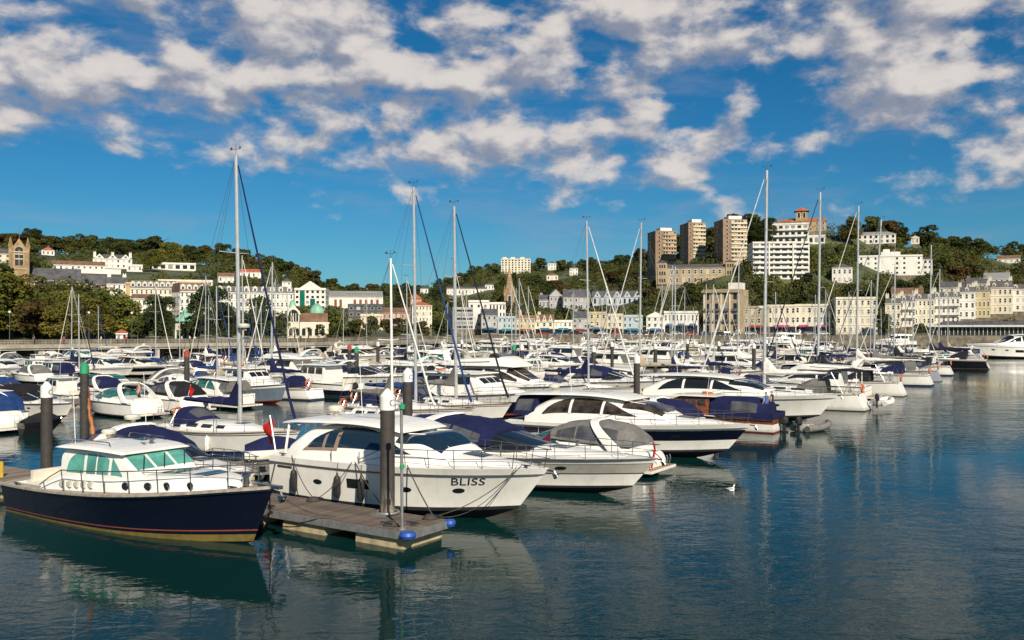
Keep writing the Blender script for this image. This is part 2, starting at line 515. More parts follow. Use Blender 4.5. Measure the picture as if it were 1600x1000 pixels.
BARK = mat('bark', (.075, .055, .04), .95, var=.2)

def leaves(name, blobs, n, size, m, seed, lo=-.45, squash=1.0):
    """many small leaf faces through the outer shell of a set of (centre, radius) clumps"""
    g = np.random.default_rng(seed)
    c = np.array([b[0] for b in blobs], float); r = np.array([b[1] for b in blobs], float)
    if r.ndim == 1: r = np.stack([r, r, r * squash], 1)
    wgt = (r[:, 0] * r[:, 2]) ** 1.0; wgt /= wgt.sum()
    k = g.choice(len(blobs), n, p=wgt)
    d = g.normal(size=(n, 3)); d /= np.linalg.norm(d, axis=1)[:, None]
    d[:, 2] = np.where(d[:, 2] < lo, -d[:, 2], d[:, 2])
    rad = (.55 + .5 * g.random(n) ** .6)[:, None]
    p = c[k] + d * r[k] * rad
    nr = d + g.normal(size=(n, 3)) * .55; nr /= np.linalg.norm(nr, axis=1)[:, None]
    a = np.cross(nr, g.normal(size=(n, 3))); a /= np.linalg.norm(a, axis=1)[:, None]
    b = np.cross(nr, a)
    s = (size * (.55 + .9 * g.random(n)))[:, None]
    e = (.55 + .5 * g.random(n))[:, None]
    V = np.stack([p - a * s * .5, p - b * s * e * .5, p + a * s * .5, p + b * s * e * .5], 1).reshape(-1, 3)
    return quad_mesh(name, V, m)
def quad_mesh(name, V, m):
    n = len(V) // 4
    me = bpy.data.meshes.new(name)
    me.vertices.add(4 * n); me.loops.add(4 * n); me.polygons.add(n)
    me.vertices.foreach_set('co', V.astype(np.float32).ravel())
    me.loops.foreach_set('vertex_index', np.arange(4 * n, dtype=np.int32))
    me.polygons.foreach_set('loop_start', np.arange(0, 4 * n, 4, dtype=np.int32))
    me.update(calc_edges=True)
    me.materials.append(m)
    return me
def trunk_mesh(h, r, limbs, seed):
    g = random.Random(seed); mb = MB()
    mb.tube([(0, 0, -1.0), (g.uniform(-.1, .1), 0, h * .3), (g.uniform(-.3, .3), g.uniform(-.3, .3), h * .62)], r, 7, r1=r * .5)
    for i in range(limbs):
        a = g.uniform(0, 6.28); z0 = h * g.uniform(.25, .5); L = h * g.uniform(.3, .45)
        mb.tube([(0, 0, z0), (math.cos(a) * L * .5, math.sin(a) * L * .5, z0 + L * .45), (math.cos(a) * L, math.sin(a) * L, z0 + L * .8)], r * .45, 5, r1=r * .12)
    return mb.mesh('trunk', BARK)
def blobs_round(h, w, n, seed, z0=.3):
    g = random.Random(seed); bl = []
    for i in range(n):
        a = g.uniform(0, 6.28); q = math.sqrt(g.random()); z = g.uniform(z0, .86)
        k = math.sqrt(max(.08, 1 - ((z - .5) / .5) ** 2 * .9))
        bl.append(((math.cos(a) * q * w * .36 * k, math.sin(a) * q * w * .36 * k, z * h), g.uniform(.15, .26) * w * (.7 + .3 * k)))
    return bl
TREES = {}
def proto_tree(key, h, w, nb, nl, size, m, seed, z0=.3, squash=.8):
    TREES[key] = (leaves('crown', blobs_round(h, w, nb, seed, z0), nl, size, m, seed, squash=squash), trunk_mesh(h, h * .022, 5, seed), h)
for i in range(3): proto_tree('broad%d' % i, 15, 15, 26, 7500, .62, LEAF, 11 + i, z0=.22)
for i in range(2): proto_tree('dark%d' % i, 16, 12, 24, 6500, .60, LEAFD, 21 + i, z0=.16)
for i in range(4): proto_tree('hill%d' % i, 11, 11, 14, 1500, .95, (LEAFW, LEAFD, LEAFW, LEAFB)[i], 31 + i, z0=.2)
# umbrella-shaped pine and layered conifer for the ridge
TREES['pine'] = (leaves('crown', [((rng.uniform(-3.6, 3.6), rng.uniform(-3, 3), rng.uniform(8.6, 10.6)), rng.uniform(1.3, 2.2)) for _ in range(14)], 1500, .8, LEAFD, 51, squash=.55), trunk_mesh(15, .42, 9, 52), 11)
TREES['conifer'] = (leaves('crown', [((rng.uniform(-1, 1) * (1 - z / 14) * 3, rng.uniform(-1, 1) * (1 - z / 14) * 3, z), .6 + 2.3 * (1 - z / 14.5)) for z in [2 + .55 * i for i in range(22)]], 2200, .75, LEAFD, 53, squash=.6), trunk_mesh(14, .3, 3, 54), 14)
def tree(name, key, loc, h, label, group, wide=1.0, rz=None):
    cr, tr, h0 = TREES[key]
    e = empty(name, loc, rng.uniform(0, 6.28) if rz is None else rz)
    k = h / h0; e.scale = (k * wide, k * wide, k)
    inst('crown', cr, e); inst('trunk', tr, e)
    tag(e, label, 'tree', group)
    return e
# palm
def palm_mesh():
    mb = MB(); g = random.Random(3)
    for i in range(16):
        a = 6.283 * i / 16 + g.uniform(-.1, .1); el = g.uniform(-.1, .9); L = g.uniform(1.3, 1.8)
        pts = []
        for k in range(5):
            t = k / 4
            pts.append((math.cos(a) * L * t, math.sin(a) * L * t, 3.2 + L * (math.sin(el) * t - .9 * t * t * .8)))
        for k in range(4):
            wd = .22 * (1 - k / 4.5); wd2 = .22 * (1 - (k + 1) / 4.5)
            nx, ny = -math.sin(a), math.cos(a)
            p, q = pts[k], pts[k + 1]
            mb.poly([(p[0] - nx * wd, p[1] - ny * wd, p[2] - .08), (p[0] + nx * wd, p[1] + ny * wd, p[2] - .08), (q[0] + nx * wd2, q[1] + ny * wd2, q[2] - .08), (q[0] - nx * wd2, q[1] - ny * wd2, q[2] - .08)])
    return mb.mesh('crown', LEAFD, flat=True)
PALM = palm_mesh()
pt = MB(); pt.tube([(0, 0, -.5), (.05, 0, 1.6), (0, 0, 3.3)], .2, 6, r1=.13); PALMT = pt.mesh('trunk', BARK)
# ------------------------------------------------------------------ buildings
W_WHITE = mat('render_white', (.67, .645, .585), .75, var=.05, vscale=.25, streaks=.12)
W_CREAM = mat('render_cream', (.60, .52, .37), .78, var=.06, vscale=.25, streaks=.14)
W_PALE = mat('render_pale_cream', (.64, .585, .46), .78, var=.05, vscale=.25, streaks=.12)
W_YELLOW = mat('render_yellow', (.48, .40, .23), .78, var=.06, vscale=.25, streaks=.12)
W_OCHRE = mat('render_ochre', (.46, .33, .13), .8, var=.06, vscale=.25)
W_BEIGE = mat('stone_beige', (.36, .285, .175), .82, var=.09, vscale=.3, streaks=.22)
W_BLUE = mat('render_pale_blue', (.36, .46, .50), .78, var=.05, vscale=.25, streaks=.12)
W_GREY = mat('render_grey', (.36, .36, .36), .78, var=.07, vscale=.25, streaks=.15)
W_DKGREY = mat('cladding_dark', (.055, .060, .068), .5, var=.1, vscale=.3)
W_BROWN = mat('brick_brown', (.25, .165, .10), .85, var=.12, vscale=.4, bump=.3, bscale=6, streaks=.1)
W_STONE = mat('church_stone', (.31, .215, .115), .88, var=.16, vscale=.5, bump=.4, bscale=2, streaks=.15)
W_CREAMST = mat('church_dressed_stone', (.42, .33, .20), .85, var=.1, vscale=.5)
W_SLATEBLUE = mat('render_blue_grey', (.42, .47, .52), .78, var=.06, vscale=.25)
W_RED = mat('panel_red_brown', (.20, .055, .03), .7, var=.06)
W_TAN = mat('cladding_tan', (.40, .29, .17), .8, var=.12, vscale=.4, streaks=.2)
W_PINK = mat('brick_pink', (.40, .24, .17), .8, var=.08, vscale=.4)
R_SLATE = mat('roof_slate', (.085, .085, .092), .65, var=.16, vscale=.5, bump=.3, bscale=3)
R_BROWN = mat('roof_brown_tile', (.17, .095, .055), .75, var=.16, vscale=.5, bump=.3, bscale=3)
R_RED = mat('roof_red_tile', (.36, .10, .045), .75, var=.14, vscale=.5, bump=.3, bscale=3)
R_COPPER = mat('roof_green_copper', (.19, .42, .30), .6, var=.12, vscale=.6)
R_LEAD = mat('roof_lead_grey', (.24, .24, .24), .7, var=.1)
WINF = mat('window_frame_white', (.70, .69, .64), .6, var=.03)
WING = mat('window_glass_town', (.020, .024, .030), .12, var=.2, vscale=.2, spec=.35)
GRGL = mat('glass_emerald', (.01, .13, .095), .08, var=.12, vscale=.4, spec=.7)
BLUEAW = canvas('awning_blue', (.03, .12, .24))
TEALAW = canvas('awning_teal', (.03, .15, .19))
PINKAW = canvas('awning_pink', (.34, .06, .18))
REDAW = canvas('awning_red', (.20, .03, .025))

def win_unit(name, frame, glass, bars=1, depth=.09, fr=.09):
    """a one by one metre sash with a real frame, recessed pane and glazing bar, its back on y = 0"""
    mb = MB()
    for x, z, sx, sz in ((-.5 + fr / 2, 0, fr, 1), (.5 - fr / 2, 0, fr, 1), (0, -.5 + fr / 2, 1 - 2 * fr, fr), (0, .5 - fr / 2, 1 - 2 * fr, fr)):
        mb.box((x, -depth / 2, z), (sx, depth, sz), 0)
    mb.box((0, -.015, 0), (1 - 2 * fr, .03, 1 - 2 * fr), 1)
    if bars: mb.box((0, -.035, 0), (1 - 2 * fr, .02, .05), 0)
    return mb.mesh(name, [frame, glass], flat=True)
WIN = {'sash': win_unit('window', WINF, WING), 'plain': win_unit('window', WINF, WING, 0, fr=.06), 'dark': win_unit('window', R_SLATE, WING, 0, fr=.05),
       'green': win_unit('window', GRGL, GRGL, 0, fr=.05), 'red': win_unit('window', W_RED, W_RED, 0, fr=.05), 'stone': win_unit('window', W_STONE, WING, 1, fr=.10)}
BLIND = mat('window_blind', (.42, .39, .33), .35, var=.05)
BLINDS = {'sash': win_unit('window', WINF, BLIND), 'plain': win_unit('window', WINF, BLIND, 0, fr=.06), 'dark': win_unit('window', R_SLATE, R_LEAD, 0, fr=.05)}
def pick(win): return BLINDS[win] if win in BLINDS and rng.random() < .16 else WIN[win]
CHIM = MB(); CHIM.box((0, 0, .7), (1.3, .7, 2.6)); CHIM.box((0, 0, 2.05), (1.45, .85, .16)); CHIM.box((-.35, 0, 2.35), (.26, .26, .5)); CHIM.box((.35, 0, 2.35), (.26, .26, .5))
CHIMS = {}
def chimney(m):
    if m.name not in CHIMS: CHIMS[m.name] = CHIM.mesh('chimney', m, flat=True)
    return CHIMS[m.name]
DORM = MB(); DORM.box((0, .7, .6), (1.5, 1.4, 1.3)); DORM.prism([(-.9, 1.25), (.9, 1.25), (0, 1.9)], -.12, 1.4)
DORMS = {}

BOXES = []     # picture rectangle and distance of every building, so that trees keep clear of it
def hip(mb, x0, x1, y0, y1, z, h, over=.35, ridge=.5, m=0):
    x0 -= over; x1 += over; y0 -= over; y1 += over
    k = min(x1 - x0, y1 - y0) * ridge
    if x1 - x0 >= y1 - y0:
        a, b = (x0 + k, (y0 + y1) / 2, z + h), (x1 - k, (y0 + y1) / 2, z + h)
    else:
        a, b = ((x0 + x1) / 2, y0 + k, z + h), ((x0 + x1) / 2, y1 - k, z + h)
    A, B, Cc, D = (x0, y0, z), (x1, y0, z), (x1, y1, z), (x0, y1, z)
    if x1 - x0 >= y1 - y0:
        mb.poly([A, B, b, a], m); mb.poly([B, Cc, b], m); mb.poly([Cc, D, a, b], m); mb.poly([D, A, a], m)
    else:
        mb.poly([A, B, a], m); mb.poly([B, Cc, b, a], m); mb.poly([Cc, D, b], m); mb.poly([D, A, a, b], m)
    mb.poly([A, D, Cc, B], m)

def building(name, label, x0, x1, yt, yb, cat='building', depth=11, d=None, rot=0, wall=W_WHITE, roof='flat', rmat=R_SLATE, rh=3.0, rows=2, cols=4,
             win='sash', ww=.42, wh=.58, side=2, chim=0, cmat=None, dormers=0, bands=0, cornice=True, balcony=0, shop=None, group=None, gables=0, skip=(), found=9.0, sill=False):
    if d is None: P = on_land((x0 + x1) / 2, yb)
    else:
        u = ((x0 + x1) / 2 - 800) / FPX; P = Vector((u * d, d, CAM_H + (HOR - yb) / FPX * d))
    d = P.y
    s = d / FPX
    A = (x1 - x0) * s
    a = R(rot)
    W = max(2.0, (A - depth * abs(math.sin(a))) / math.cos(a)); H = (yb - yt) * s
    root = empty(name, P, -math.atan2(P.x, P.y) + a)
    tag(root, label, cat, group)
    BOXES.append((x0, x1, yt - rh / s * (roof != 'flat'), yb, d))
    yf, ybk = -depth / 2, depth / 2
    # the front face stands on the measured distance
    root.location = P + Vector((math.sin(-root.rotation_euler.z), math.cos(root.rotation_euler.z), 0)) * depth / 2
    mb = MB(); mb.box((0, 0, H / 2 - .1), (W, depth, H + .2))
    wo = mb.build('wall', wall, root, flat=True)
    mb = MB(); mb.box((0, .1, -found / 2 - .15), (W - .1, depth - .1, found)); mb.build('plinth', STONE, root, flat=True)
    if roof == 'flat':
        mb = MB()
        mb.box((0, 0, H + .05), (W - .5, depth - .5, .1))
        mb.build('roof', R_LEAD, root, flat=True)
        mb = MB()
        for c, q in (((0, yf + .12, H + .28), (W + .16, .34, .55)), ((0, ybk - .12, H + .28), (W + .16, .34, .55)), ((-W / 2 + .1, 0, H + .27), (.3, depth - .6, .53)), ((W / 2 - .1, 0, H + .27), (.3, depth - .6, .53))):
            mb.box(c, q)
        mb.build('parapet', wall, root, flat=True)
    else:
        mb = MB(); wl = wall
        if roof == 'hip': hip(mb, -W / 2, W / 2, yf, ybk, H, rh)
        elif roof == 'gable':          # ridge along the facade
            mb.prism([(yf - .35, H - .05), (ybk + .35, H - .05), (0, H + rh)], -W / 2 - .3, W / 2 + .3)
            mb.v = [(q[1], q[0], q[2]) for q in mb.v]
        elif roof == 'front':          # gable faces the water
            mb.prism([(-W / 2 - .35, H), (W / 2 + .35, H), (0, H + rh)], yf + .25, ybk + .2)
            g = MB(); g.prism([(-W / 2, H), (W / 2, H), (0, H + rh - .35)], yf, yf + .5); g.build('gable', wall, root, flat=True)
        elif roof == 'mansard':
            q = 1.0
            r0 = [(-W / 2 - .1, yf - .1, H), (W / 2 + .1, yf - .1, H), (W / 2 + .1, ybk, H), (-W / 2 - .1, ybk, H)]
            r1 = [(-W / 2 + .2, yf + q, H + rh), (W / 2 - .2, yf + q, H + rh), (W / 2 - .2, ybk - q, H + rh), (-W / 2 + .2, ybk - q, H + rh)]
            ids = mb.grid([r0, r1], closed=True); mb.face(ids[1]); mb.face(ids[0][::-1])
        mb.build('roof', rmat, root, flat=True)
    if cornice:
        mb = MB(); mb.box((0, yf - .12, H - .22), (W + .2, .3, .3)); mb.build('cornice', wall, root, flat=True)
    me = WIN[win]
    fh = H / rows; cw = W / cols
    if side:
        sc = depth / side
    for i in range(rows):
        z = fh * (i + .5)
        if shop and i == 0:
            continue
        for j in range(cols):
            if (i, j) in skip: continue
            inst('window', pick(win), root, (-W / 2 + cw * (j + .5), yf - .01, z), 0, (cw * ww, 1, fh * wh))
        if side:
            for sx in ((-1,) if rot >= 0 else (1,)):
                for j in range(side):
                    inst('window', me, root, (sx * (W / 2 + .01), -depth / 2 + sc * (j + .5), z), R(90) * sx, (min(1.3, sc * .5), 1, fh * wh))
    for i in range(bands):
        mb = MB(); mb.box((0, yf - .06, fh * (i + 1)), (W + .1, .16, .22)); mb.build('string_course', wall, root, flat=True)
    if balcony:
        bm_ = MB(); bm_.box((0, -.65, 0), (W * .96, 1.3, .16)); bm_.box((0, -1.24, .55), (W * .96, .08, .95))
        bme = bm_.mesh('balcony', W_WHITE if balcony == 1 else wall, flat=True)
        for i in range(1, rows): inst('balcony', bme, root, (0, yf - .03, fh * i))
    if shop:
        aw, n = shop
        mb = MB(); mb.box((0, yf - .02, fh * .42), (W * .94, .1, fh * .78)); mb.build('shop_window', WING, root, flat=True)
        am = MB(); cwid = W / n * .55
        am.poly([(-cwid / 2, 0, 0), (cwid / 2, 0, 0), (cwid / 2, -1.3, -.65), (-cwid / 2, -1.3, -.65)]); am.poly([(-cwid / 2, -1.3, -.65), (cwid / 2, -1.3, -.65), (cwid / 2, -1.3, -.95), (-cwid / 2, -1.3, -.95)])
        ame = am.mesh('awning', aw, flat=True)
        for j in range(n): inst('awning', ame, root, (-W / 2 + W / n * (j + .5), yf - .08, fh * .97))
    for j in range(chim):
        x = -W / 2 + .8 + (W - 1.6) * (j / max(1, chim - 1) if chim > 1 else .15)
        top = H + (rh * .55 if roof in ('hip', 'gable', 'front') else rh * .9 if roof == 'mansard' else .2)
        inst('chimney', chimney(cmat or wall), root, (x, .3, top))
    if dormers:
        key = (wall.name, rmat.name)
        if key not in DORMS: DORMS[key] = DORM.mesh('dormer', wall, flat=True)
        for j in range(dormers):
            x = -W / 2 + W / dormers * (j + .5)
            q = inst('dormer', DORMS[key], root, (x, yf + .15, H + .25))
            inst('window', WIN['sash'], q, (0, -.02, .62), 0, (.95, 1, 1.0))
    for j in range(gables):
        gw = W / gables; x = -W / 2 + gw * (j + .5)
        mb = MB(); mb.prism([(-gw * .36, 0), (gw * .36, 0), (gw * .36, .2), (0, rh * .95), (-gw * .36, .2)], -.25, 2.5)
        q = mb.build('gable', wall, root, flat=True, loc=(x, yf, H - .05))
        inst('window', WIN['sash'], q, (0, -.26, rh * .38), 0, (gw * .22, 1, rh * .4))
    root['W'] = W; root['H'] = H
    return root, W, H, yf

B = building
# --- left hill and left bank
def arch_window(parent, x, z, wd, h, yf, m=WING, fr=W_PALE, panes=2):
    def outline(wd, h, n=8): return [(-wd / 2, 0), (wd / 2, 0)] + [(wd / 2 * math.cos(math.pi * k / n), h - wd / 2 + wd / 2 * math.sin(math.pi * k / n)) for k in range(n + 1)]
    f = MB(); f.prism(outline(wd + .5, h + .35), -.14, 0); fo = f.build('window', fr, parent, flat=True, loc=(x, yf, z))
    g = MB(); g.prism(outline(wd, h), -.02, .1); g.build('pane', m, fo, flat=True, loc=(0, -.16, .12))
    for k in range(1, panes):
        b = MB(); b.box((0, 0, 0), (.16, .08, h - wd * .4)); b.build('mullion', fr, fo, flat=True, loc=(-wd / 2 + wd * k / panes, -.2, .12 + (h - wd * .4) / 2))
    return fo
def church():
    P = on_land(92, 458); d = P.y; s = d / FPX
    root = empty('church', P, -math.atan2(P.x, P.y))
    tag(root, 'brown stone church with gabled tower and long slate roofs on the left bank', 'church')
    BOXES.append((26, 160, 375, 458, d))
    X = lambda p: (p - 92) * s
    Z = lambda y: (458 - y) * s
    def block(n, xa, xb, y0, dep, eave, ridge, m=W_STONE):
        mb = MB(); mb.box(((X(xa) + X(xb)) / 2, y0 + dep / 2, Z(eave) / 2 - 5), (X(xb) - X(xa), dep, Z(eave) + 10)); mb.build('wall', m, root, flat=True)
        mb = MB(); mb.prism([(y0 - .4, Z(eave) - .1), (y0 + dep + .4, Z(eave) - .1), (y0 + dep / 2, Z(ridge))], X(xa) - .2, X(xb) + .2)
        mb.v = [(q[1], q[0], q[2]) for q in mb.v]; mb.build('roof', R_SLATE, root, flat=True)
    block('nave', 50, 123, 0, 13, 441, 418)
    block('chancel', 123.6, 158, 1.5, 10, 444, 426)
    for k, p in enumerate((66, 81, 97, 113)): arch_window(root, X(p), Z(456), 3.4, 3.9, -.02, m=GLASSBR, fr=W_CREAMST, panes=3)
    for k, p in enumerate((133, 147)): arch_window(root, X(p), Z(456), 2.4, 2.8, 1.48, m=GLASSBR, fr=W_CREAMST)
    # tower
    tw = X(49.5) - X(26); cx = (X(49.5) + X(26)) / 2; y0 = -1.0
    mb = MB(); mb.box((cx, y0 + tw / 2, Z(394) / 2 - 5), (tw, tw, Z(394) + 10)); t = mb.build('tower', W_STONE, root, flat=True)
    for q in range(1):
        mb = MB(); mb.prism([(-tw / 2, 0), (tw / 2, 0), (0, Z(375) - Z(394))], -tw / 2 + .05, tw / 2 - .05)
        g = mb.build('tower_gable', W_STONE, root, flat=True, loc=(cx, y0 + tw / 2, Z(394))); g.rotation_euler = (0, 0, R(90) * q)
    pin = MB(); pin.box((0, 0, -9), (1.0, 1.0, 21)); pin.lathe([(.75, 1.5), (.02, 5.0)], n=4); pme_ = pin.mesh('pinnacle', W_STONE, flat=True)
    for sx in (-1, 1):
        for sy in (-1, 1): inst('pinnacle', pme_, root, (cx + sx * tw / 2, y0 + tw / 2 + sy * tw / 2, Z(394)))
    fi = MB(); fi.tube([(0, 0, 0), (0, 0, 5)], .09, 5); fi.box((0, 0, 4), (.9, .08, .12)); fi.build('finial_cross', DARKST, root, loc=(cx, y0 + tw / 2, Z(376)))
    aw = arch_window(root, cx, Z(417), 2.6, 6.6, y0 - .02, m=GLASSBR, fr=W_CREAMST, panes=2)
    for k in (.36, .62):
        b = MB(); b.box((0, 0, 0), (2.4, .1, .3)); b.build('transom', W_PALE, aw, flat=True, loc=(0, -.2, 6.6 * k))
    for z in (396, 422):
        b = MB(); b.box((cx, y0 - .1, Z(z)), (tw + .5, .35, .45)); b.build('string_course', W_CREAMST, root, flat=True)
church()
B('hillside_house', 'cream house with slate roof at the far left edge, left of the church tower', -24, 25, 396, 411, 'house', wall=W_CREAM, roof='hip', rh=3, rows=2, cols=5, chim=2)
B('hillside_house', 'small white house with a red roof right of the church tower', 66, 84, 391, 399, 'house', roof='hip', rmat=R_RED, rh=2.4, rows=1, cols=3, side=0, depth=8)
B('long_bungalow', 'long white bungalow with a gable behind the church roof', 86, 160, 414, 423, 'house', roof='gable', rmat=R_BROWN, rh=2.2, rows=1, cols=9, side=0, depth=9)
B('retaining_wall', 'plain long white retaining wall right of the church roof', 124, 186, 422, 429, 'wall', rows=1, cols=1, ww=.01, wh=.01, skip=((0, 0),), side=0, depth=3, cornice=False)
B('white_villa', 'large white villa with three gables and chimneys on the left hill', 148, 204, 404, 419, 'villa', roof='hip', rmat=R_SLATE, rh=2.5, rows=2, cols=7, gables=3, chim=3, depth=10)
B('flat_annex', 'small flat white annex beside the three-gabled villa', 199, 222, 415, 424, 'house', rows=1, cols=3, side=0, depth=7)
B('modern_house', 'long low modern white house with wide windows on the left hill', 240, 304, 412, 422, 'house', rows=1, cols=6, win='dark', ww=.62, wh=.6, side=0, depth=8)
B('hill_cottage', 'white cottage with brown roof among the trees behind the tall left mast', 341, 365, 432, 441, 'house', roof='gable', rmat=R_BROWN, rh=2, rows=1, cols=3, side=0, depth=7)
B('hill_bungalow', 'pale bungalow with red-brown roof right of the tall left mast', 371, 407, 425, 434, 'house', roof='gable', rmat=R_RED, rh=1.8, rows=1, cols=5, side=0, depth=7)
B('gabled_house', 'small white house with end chimneys left of the ochre gable wall', 168, 197, 443, 462, 'house', roof='gable', rh=2.6, rows=2, cols=4, chim=2, depth=9)
B('ochre_house', 'narrow ochre end wall beside the cream terrace', 197, 206, 443, 466, 'house', wall=W_OCHRE, rows=2, cols=1, side=0, skip=((0, 0), (1, 0)), depth=9)
B('terrace', 'cream stuccoed terrace with dormers behind the left trees', 206, 274, 450, 486, 'terrace', wall=W_PALE, roof='mansard', rh=2.4, rows=3, cols=10, dormers=8, side=0, bands=2)
B('lower_terrace', 'low white terrace in front of the cream stuccoed terrace', 209, 247, 466, 494, 'terrace', roof='gable', rmat=R_BROWN, rh=1.5, rows=2, cols=6, side=0)
B('upper_terrace', 'pale flat terrace high above the cream stuccoed terrace', 250, 330, 439, 448, 'terrace', wall=W_PALE, rows=1, cols=12, side=0)
B('white_hotel', 'white four-storey hotel with brown mansard left of the dark conifer', 276, 336, 455, 498, 'hotel', roof='mansard', rmat=R_BROWN, rh=2.6, rows=4, cols=7, rot=14, side=3, dormers=5, bands=2)
B('long_white_terrace', 'long white terrace with regular windows right of the dark conifer', 340, 457, 457, 494, 'terrace', roof='mansard', rh=2.0, rows=3, cols=17, side=0, bands=2, dormers=9)
B('small_hill_house', 'small white house left of the green-glass offices', 441, 455, 440, 452, 'house', roof='hip', rh=2, rows=2, cols=2, side=0, depth=7)
r, W, H, yf = B('office_block', 'white office block with tall emerald glass strips and pediment', 458, 511, 452, 484, 'offices', rows=4, cols=6, win='dark', ww=.5, wh=.45, rot=-8, side=3, skip=((0, 1), (1, 1), (2, 1), (3, 1), (0, 3), (1, 3)))
for j, (k, hh) in enumerate(((1, .92), (3, .5))):
    inst('glass_strip', WIN['green'], r, (-W / 2 + W / 6 * (k + .5), yf - .06, H * hh / 2 + .3), 0, (W / 6 * .95, 2, H * hh))
mb = MB(); mb.prism([(-W * .36, H + .4), (W * .36, H + .4), (0, H + 3.4)], yf, yf + 4); mb.build('pediment', W_WHITE, r, flat=True)
r, W, H, yf = B('modern_hall', 'long white hall with dark roof and red-brown panels in the centre left', 511, 598, 464, 484, 'hall', roof='mansard', rmat=W_DKGREY, rh=3.2, rows=2, cols=12, side=0, rot=0, win='plain', ww=.3, wh=.3, skip=[(i, j) for i in range(2) for j in range(12)])
for k in (.16, .25, .50, .60, .70, .80, .90):
    inst('red_panel', WIN['red'], r, (-W / 2 + W * k, yf - .05, H * .5), 0, (W * .045, 2, H * .6))
for k in range(12):
    inst('roof_light', WIN['plain'], r, (-W / 2 + W * (.36 + .05 * k), yf + .4, H + 1.4), 0, (W * .018, 1, 1.6))
B('dark_block', 'dark clad modern block below the hall with red panels', 544, 598, 477, 496, 'building', wall=W_DKGREY, rows=2, cols=5, win='plain', ww=.5, wh=.5, side=0, d=330)
B('beige_block', 'plain beige block with small windows below the dark clad block', 564, 598, 493, 515, 'building', wall=W_CREAM, rows=2, cols=5, win='dark', ww=.3, wh=.3, side=0, d=300)
B('brick_range', 'low pink brick range between beige block and cream hotel', 598, 640, 488, 512, 'building', wall=W_PINK, rows=2, cols=6, side=0, roof='gable', rmat=R_BROWN, rh=1.8, d=315)
# the cream hall by the water
def hall():
    d = 224; s = d / FPX
    u = (470 - 800) / FPX
    root = empty('seaside_hall', (u * d, d + 6, QZ), -math.atan2(u, 1))
    tag(root, 'cream seaside hall with arched window and green domes by the promenade', 'hall')
    BOXES.append((436, 506, 476, 534, d))
    X = lambda p: (p - 470) * s
    Z = lambda y: (533 - y) * s
    mb = MB(); mb.box(((X(440) + X(505)) / 2, 4, Z(505) / 2 - 2), (X(505) - X(440), 9, Z(505) + 4)); mb.build('wall', W_PALE, root, flat=True)
    mb = MB(); mb.prism([(X(440), Z(505)), (X(460), Z(505)), (X(460), Z(487)), (X(450), Z(476)), (X(440), Z(487))], -.6, 8); mb.build('gable_block', W_PALE, root, flat=True)
    arch_window(root, X(450), Z(503), 2.4, 3.0, -.62, panes=4)
    mb = MB(); mb.box(((X(461) + X(504)) / 2, 4, (Z(505) + Z(489)) / 2), (X(504) - X(461), 7.5, Z(489) - Z(505))); mb.build('upper_hall', R_BROWN, root, flat=True)
    mb = MB(); mb.lathe([(1.9, 0), (1.8, .9), (1.3, 1.8), (.6, 2.4), (.05, 2.7)], n=14)
    dm = mb.mesh('dome', R_COPPER)
    inst('dome', dm, root, (X(487), 3, Z(489))); inst('dome', dm, root, (X(448), 6, Z(480)), 0, (.5, .5, .8))
    for p in (446, 456, 466, 476, 486, 496): arch_window(root, X(p), Z(526), .9, 1.9, -.52, panes=1)
    mb = MB(); mb.box(((X(440) + X(505)) / 2, -.3, Z(505)), (X(505) - X(440) + .4, .5, .4)); mb.build('cornice', W_WHITE, root, flat=True)
hall()
def pavilion():
    d = 226; s = d / FPX; u = (290 - 800) / FPX
    root = empty('bandstand_pavilion', (u * d, d, QZ), 0)
    tag(root, 'pavilion with a green copper tent roof left of the dark conifer', 'pavilion')
    BOXES.append((276, 304, 482, 520, d))
    mb = MB(); mb.lathe([(2.7, 0), (2.7, 2.2)], n=8); z = (535 - 505) * s; mb.build('wall', W_PALE, root, flat=True, loc=(0, 0, z - 2.2))
    po = MB(); po.box((0, 0, z / 2 - 1), (.3, .3, z - 1.5)); pm_ = po.mesh('post', W_WHITE, flat=True)
    for k in range(8): inst('post', pm_, root, (2.5 * math.cos(k * .785), 2.5 * math.sin(k * .785), 0))
    mb = MB(); mb.lathe([(3.3, 0), (1.9, 1.1), (.8, 2.3), (.1, 3.7)], n=8); mb.build('roof', R_COPPER, root, flat=True, loc=(0, 0, z))
pavilion()
B('kiosk', 'small white kiosk with orange-red roof among the promenade trees', 182, 198, 520, 533, 'kiosk', d=196, depth=3, roof='hip', rmat=R_RED, rh=.9, rows=1, cols=2, side=0, win='dark')
# --- centre
r, W, H, yf = B('cream_hotel', 'cream hotel with orange-red turret roof in the centre', 640, 679, 477, 512, 'hotel', wall=W_PALE, rows=4, cols=6, rot=10, side=3, d=330, roof='hip', rmat=R_RED, rh=1.6)
mb = MB(); mb.box((-W * .22, 0, H + 1.3), (4.2, 4.2, 2.6)); mb.build('turret', W_PINK, r, flat=True)
mb = MB(); hip(mb, -W * .22 - 2.1, -W * .22 + 2.1, -2.1, 2.1, H + 2.6, 2.0); mb.build('turret_roof', R_RED, r, flat=True)
r, W, H, yf = B('grey_offices', 'grey offices with long window bands left of the third tall mast', 703, 744, 482, 514, 'offices', wall=W_GREY, rows=5, cols=1, side=0, d=355, ww=.94, wh=.5, win='dark', rot=12, cornice=False)
B('white_wing', 'white angular office wing behind the grey offices', 732, 764, 471, 514, 'offices', rows=3, cols=3, side=0, d=372, win='dark', ww=.3, wh=.3)
B('flat_shops', 'low white flat-roofed block left of the stone spire', 764, 790, 474, 498, 'building', wall=W_WHITE, rows=2, cols=5, side=0, d=410, win='dark')
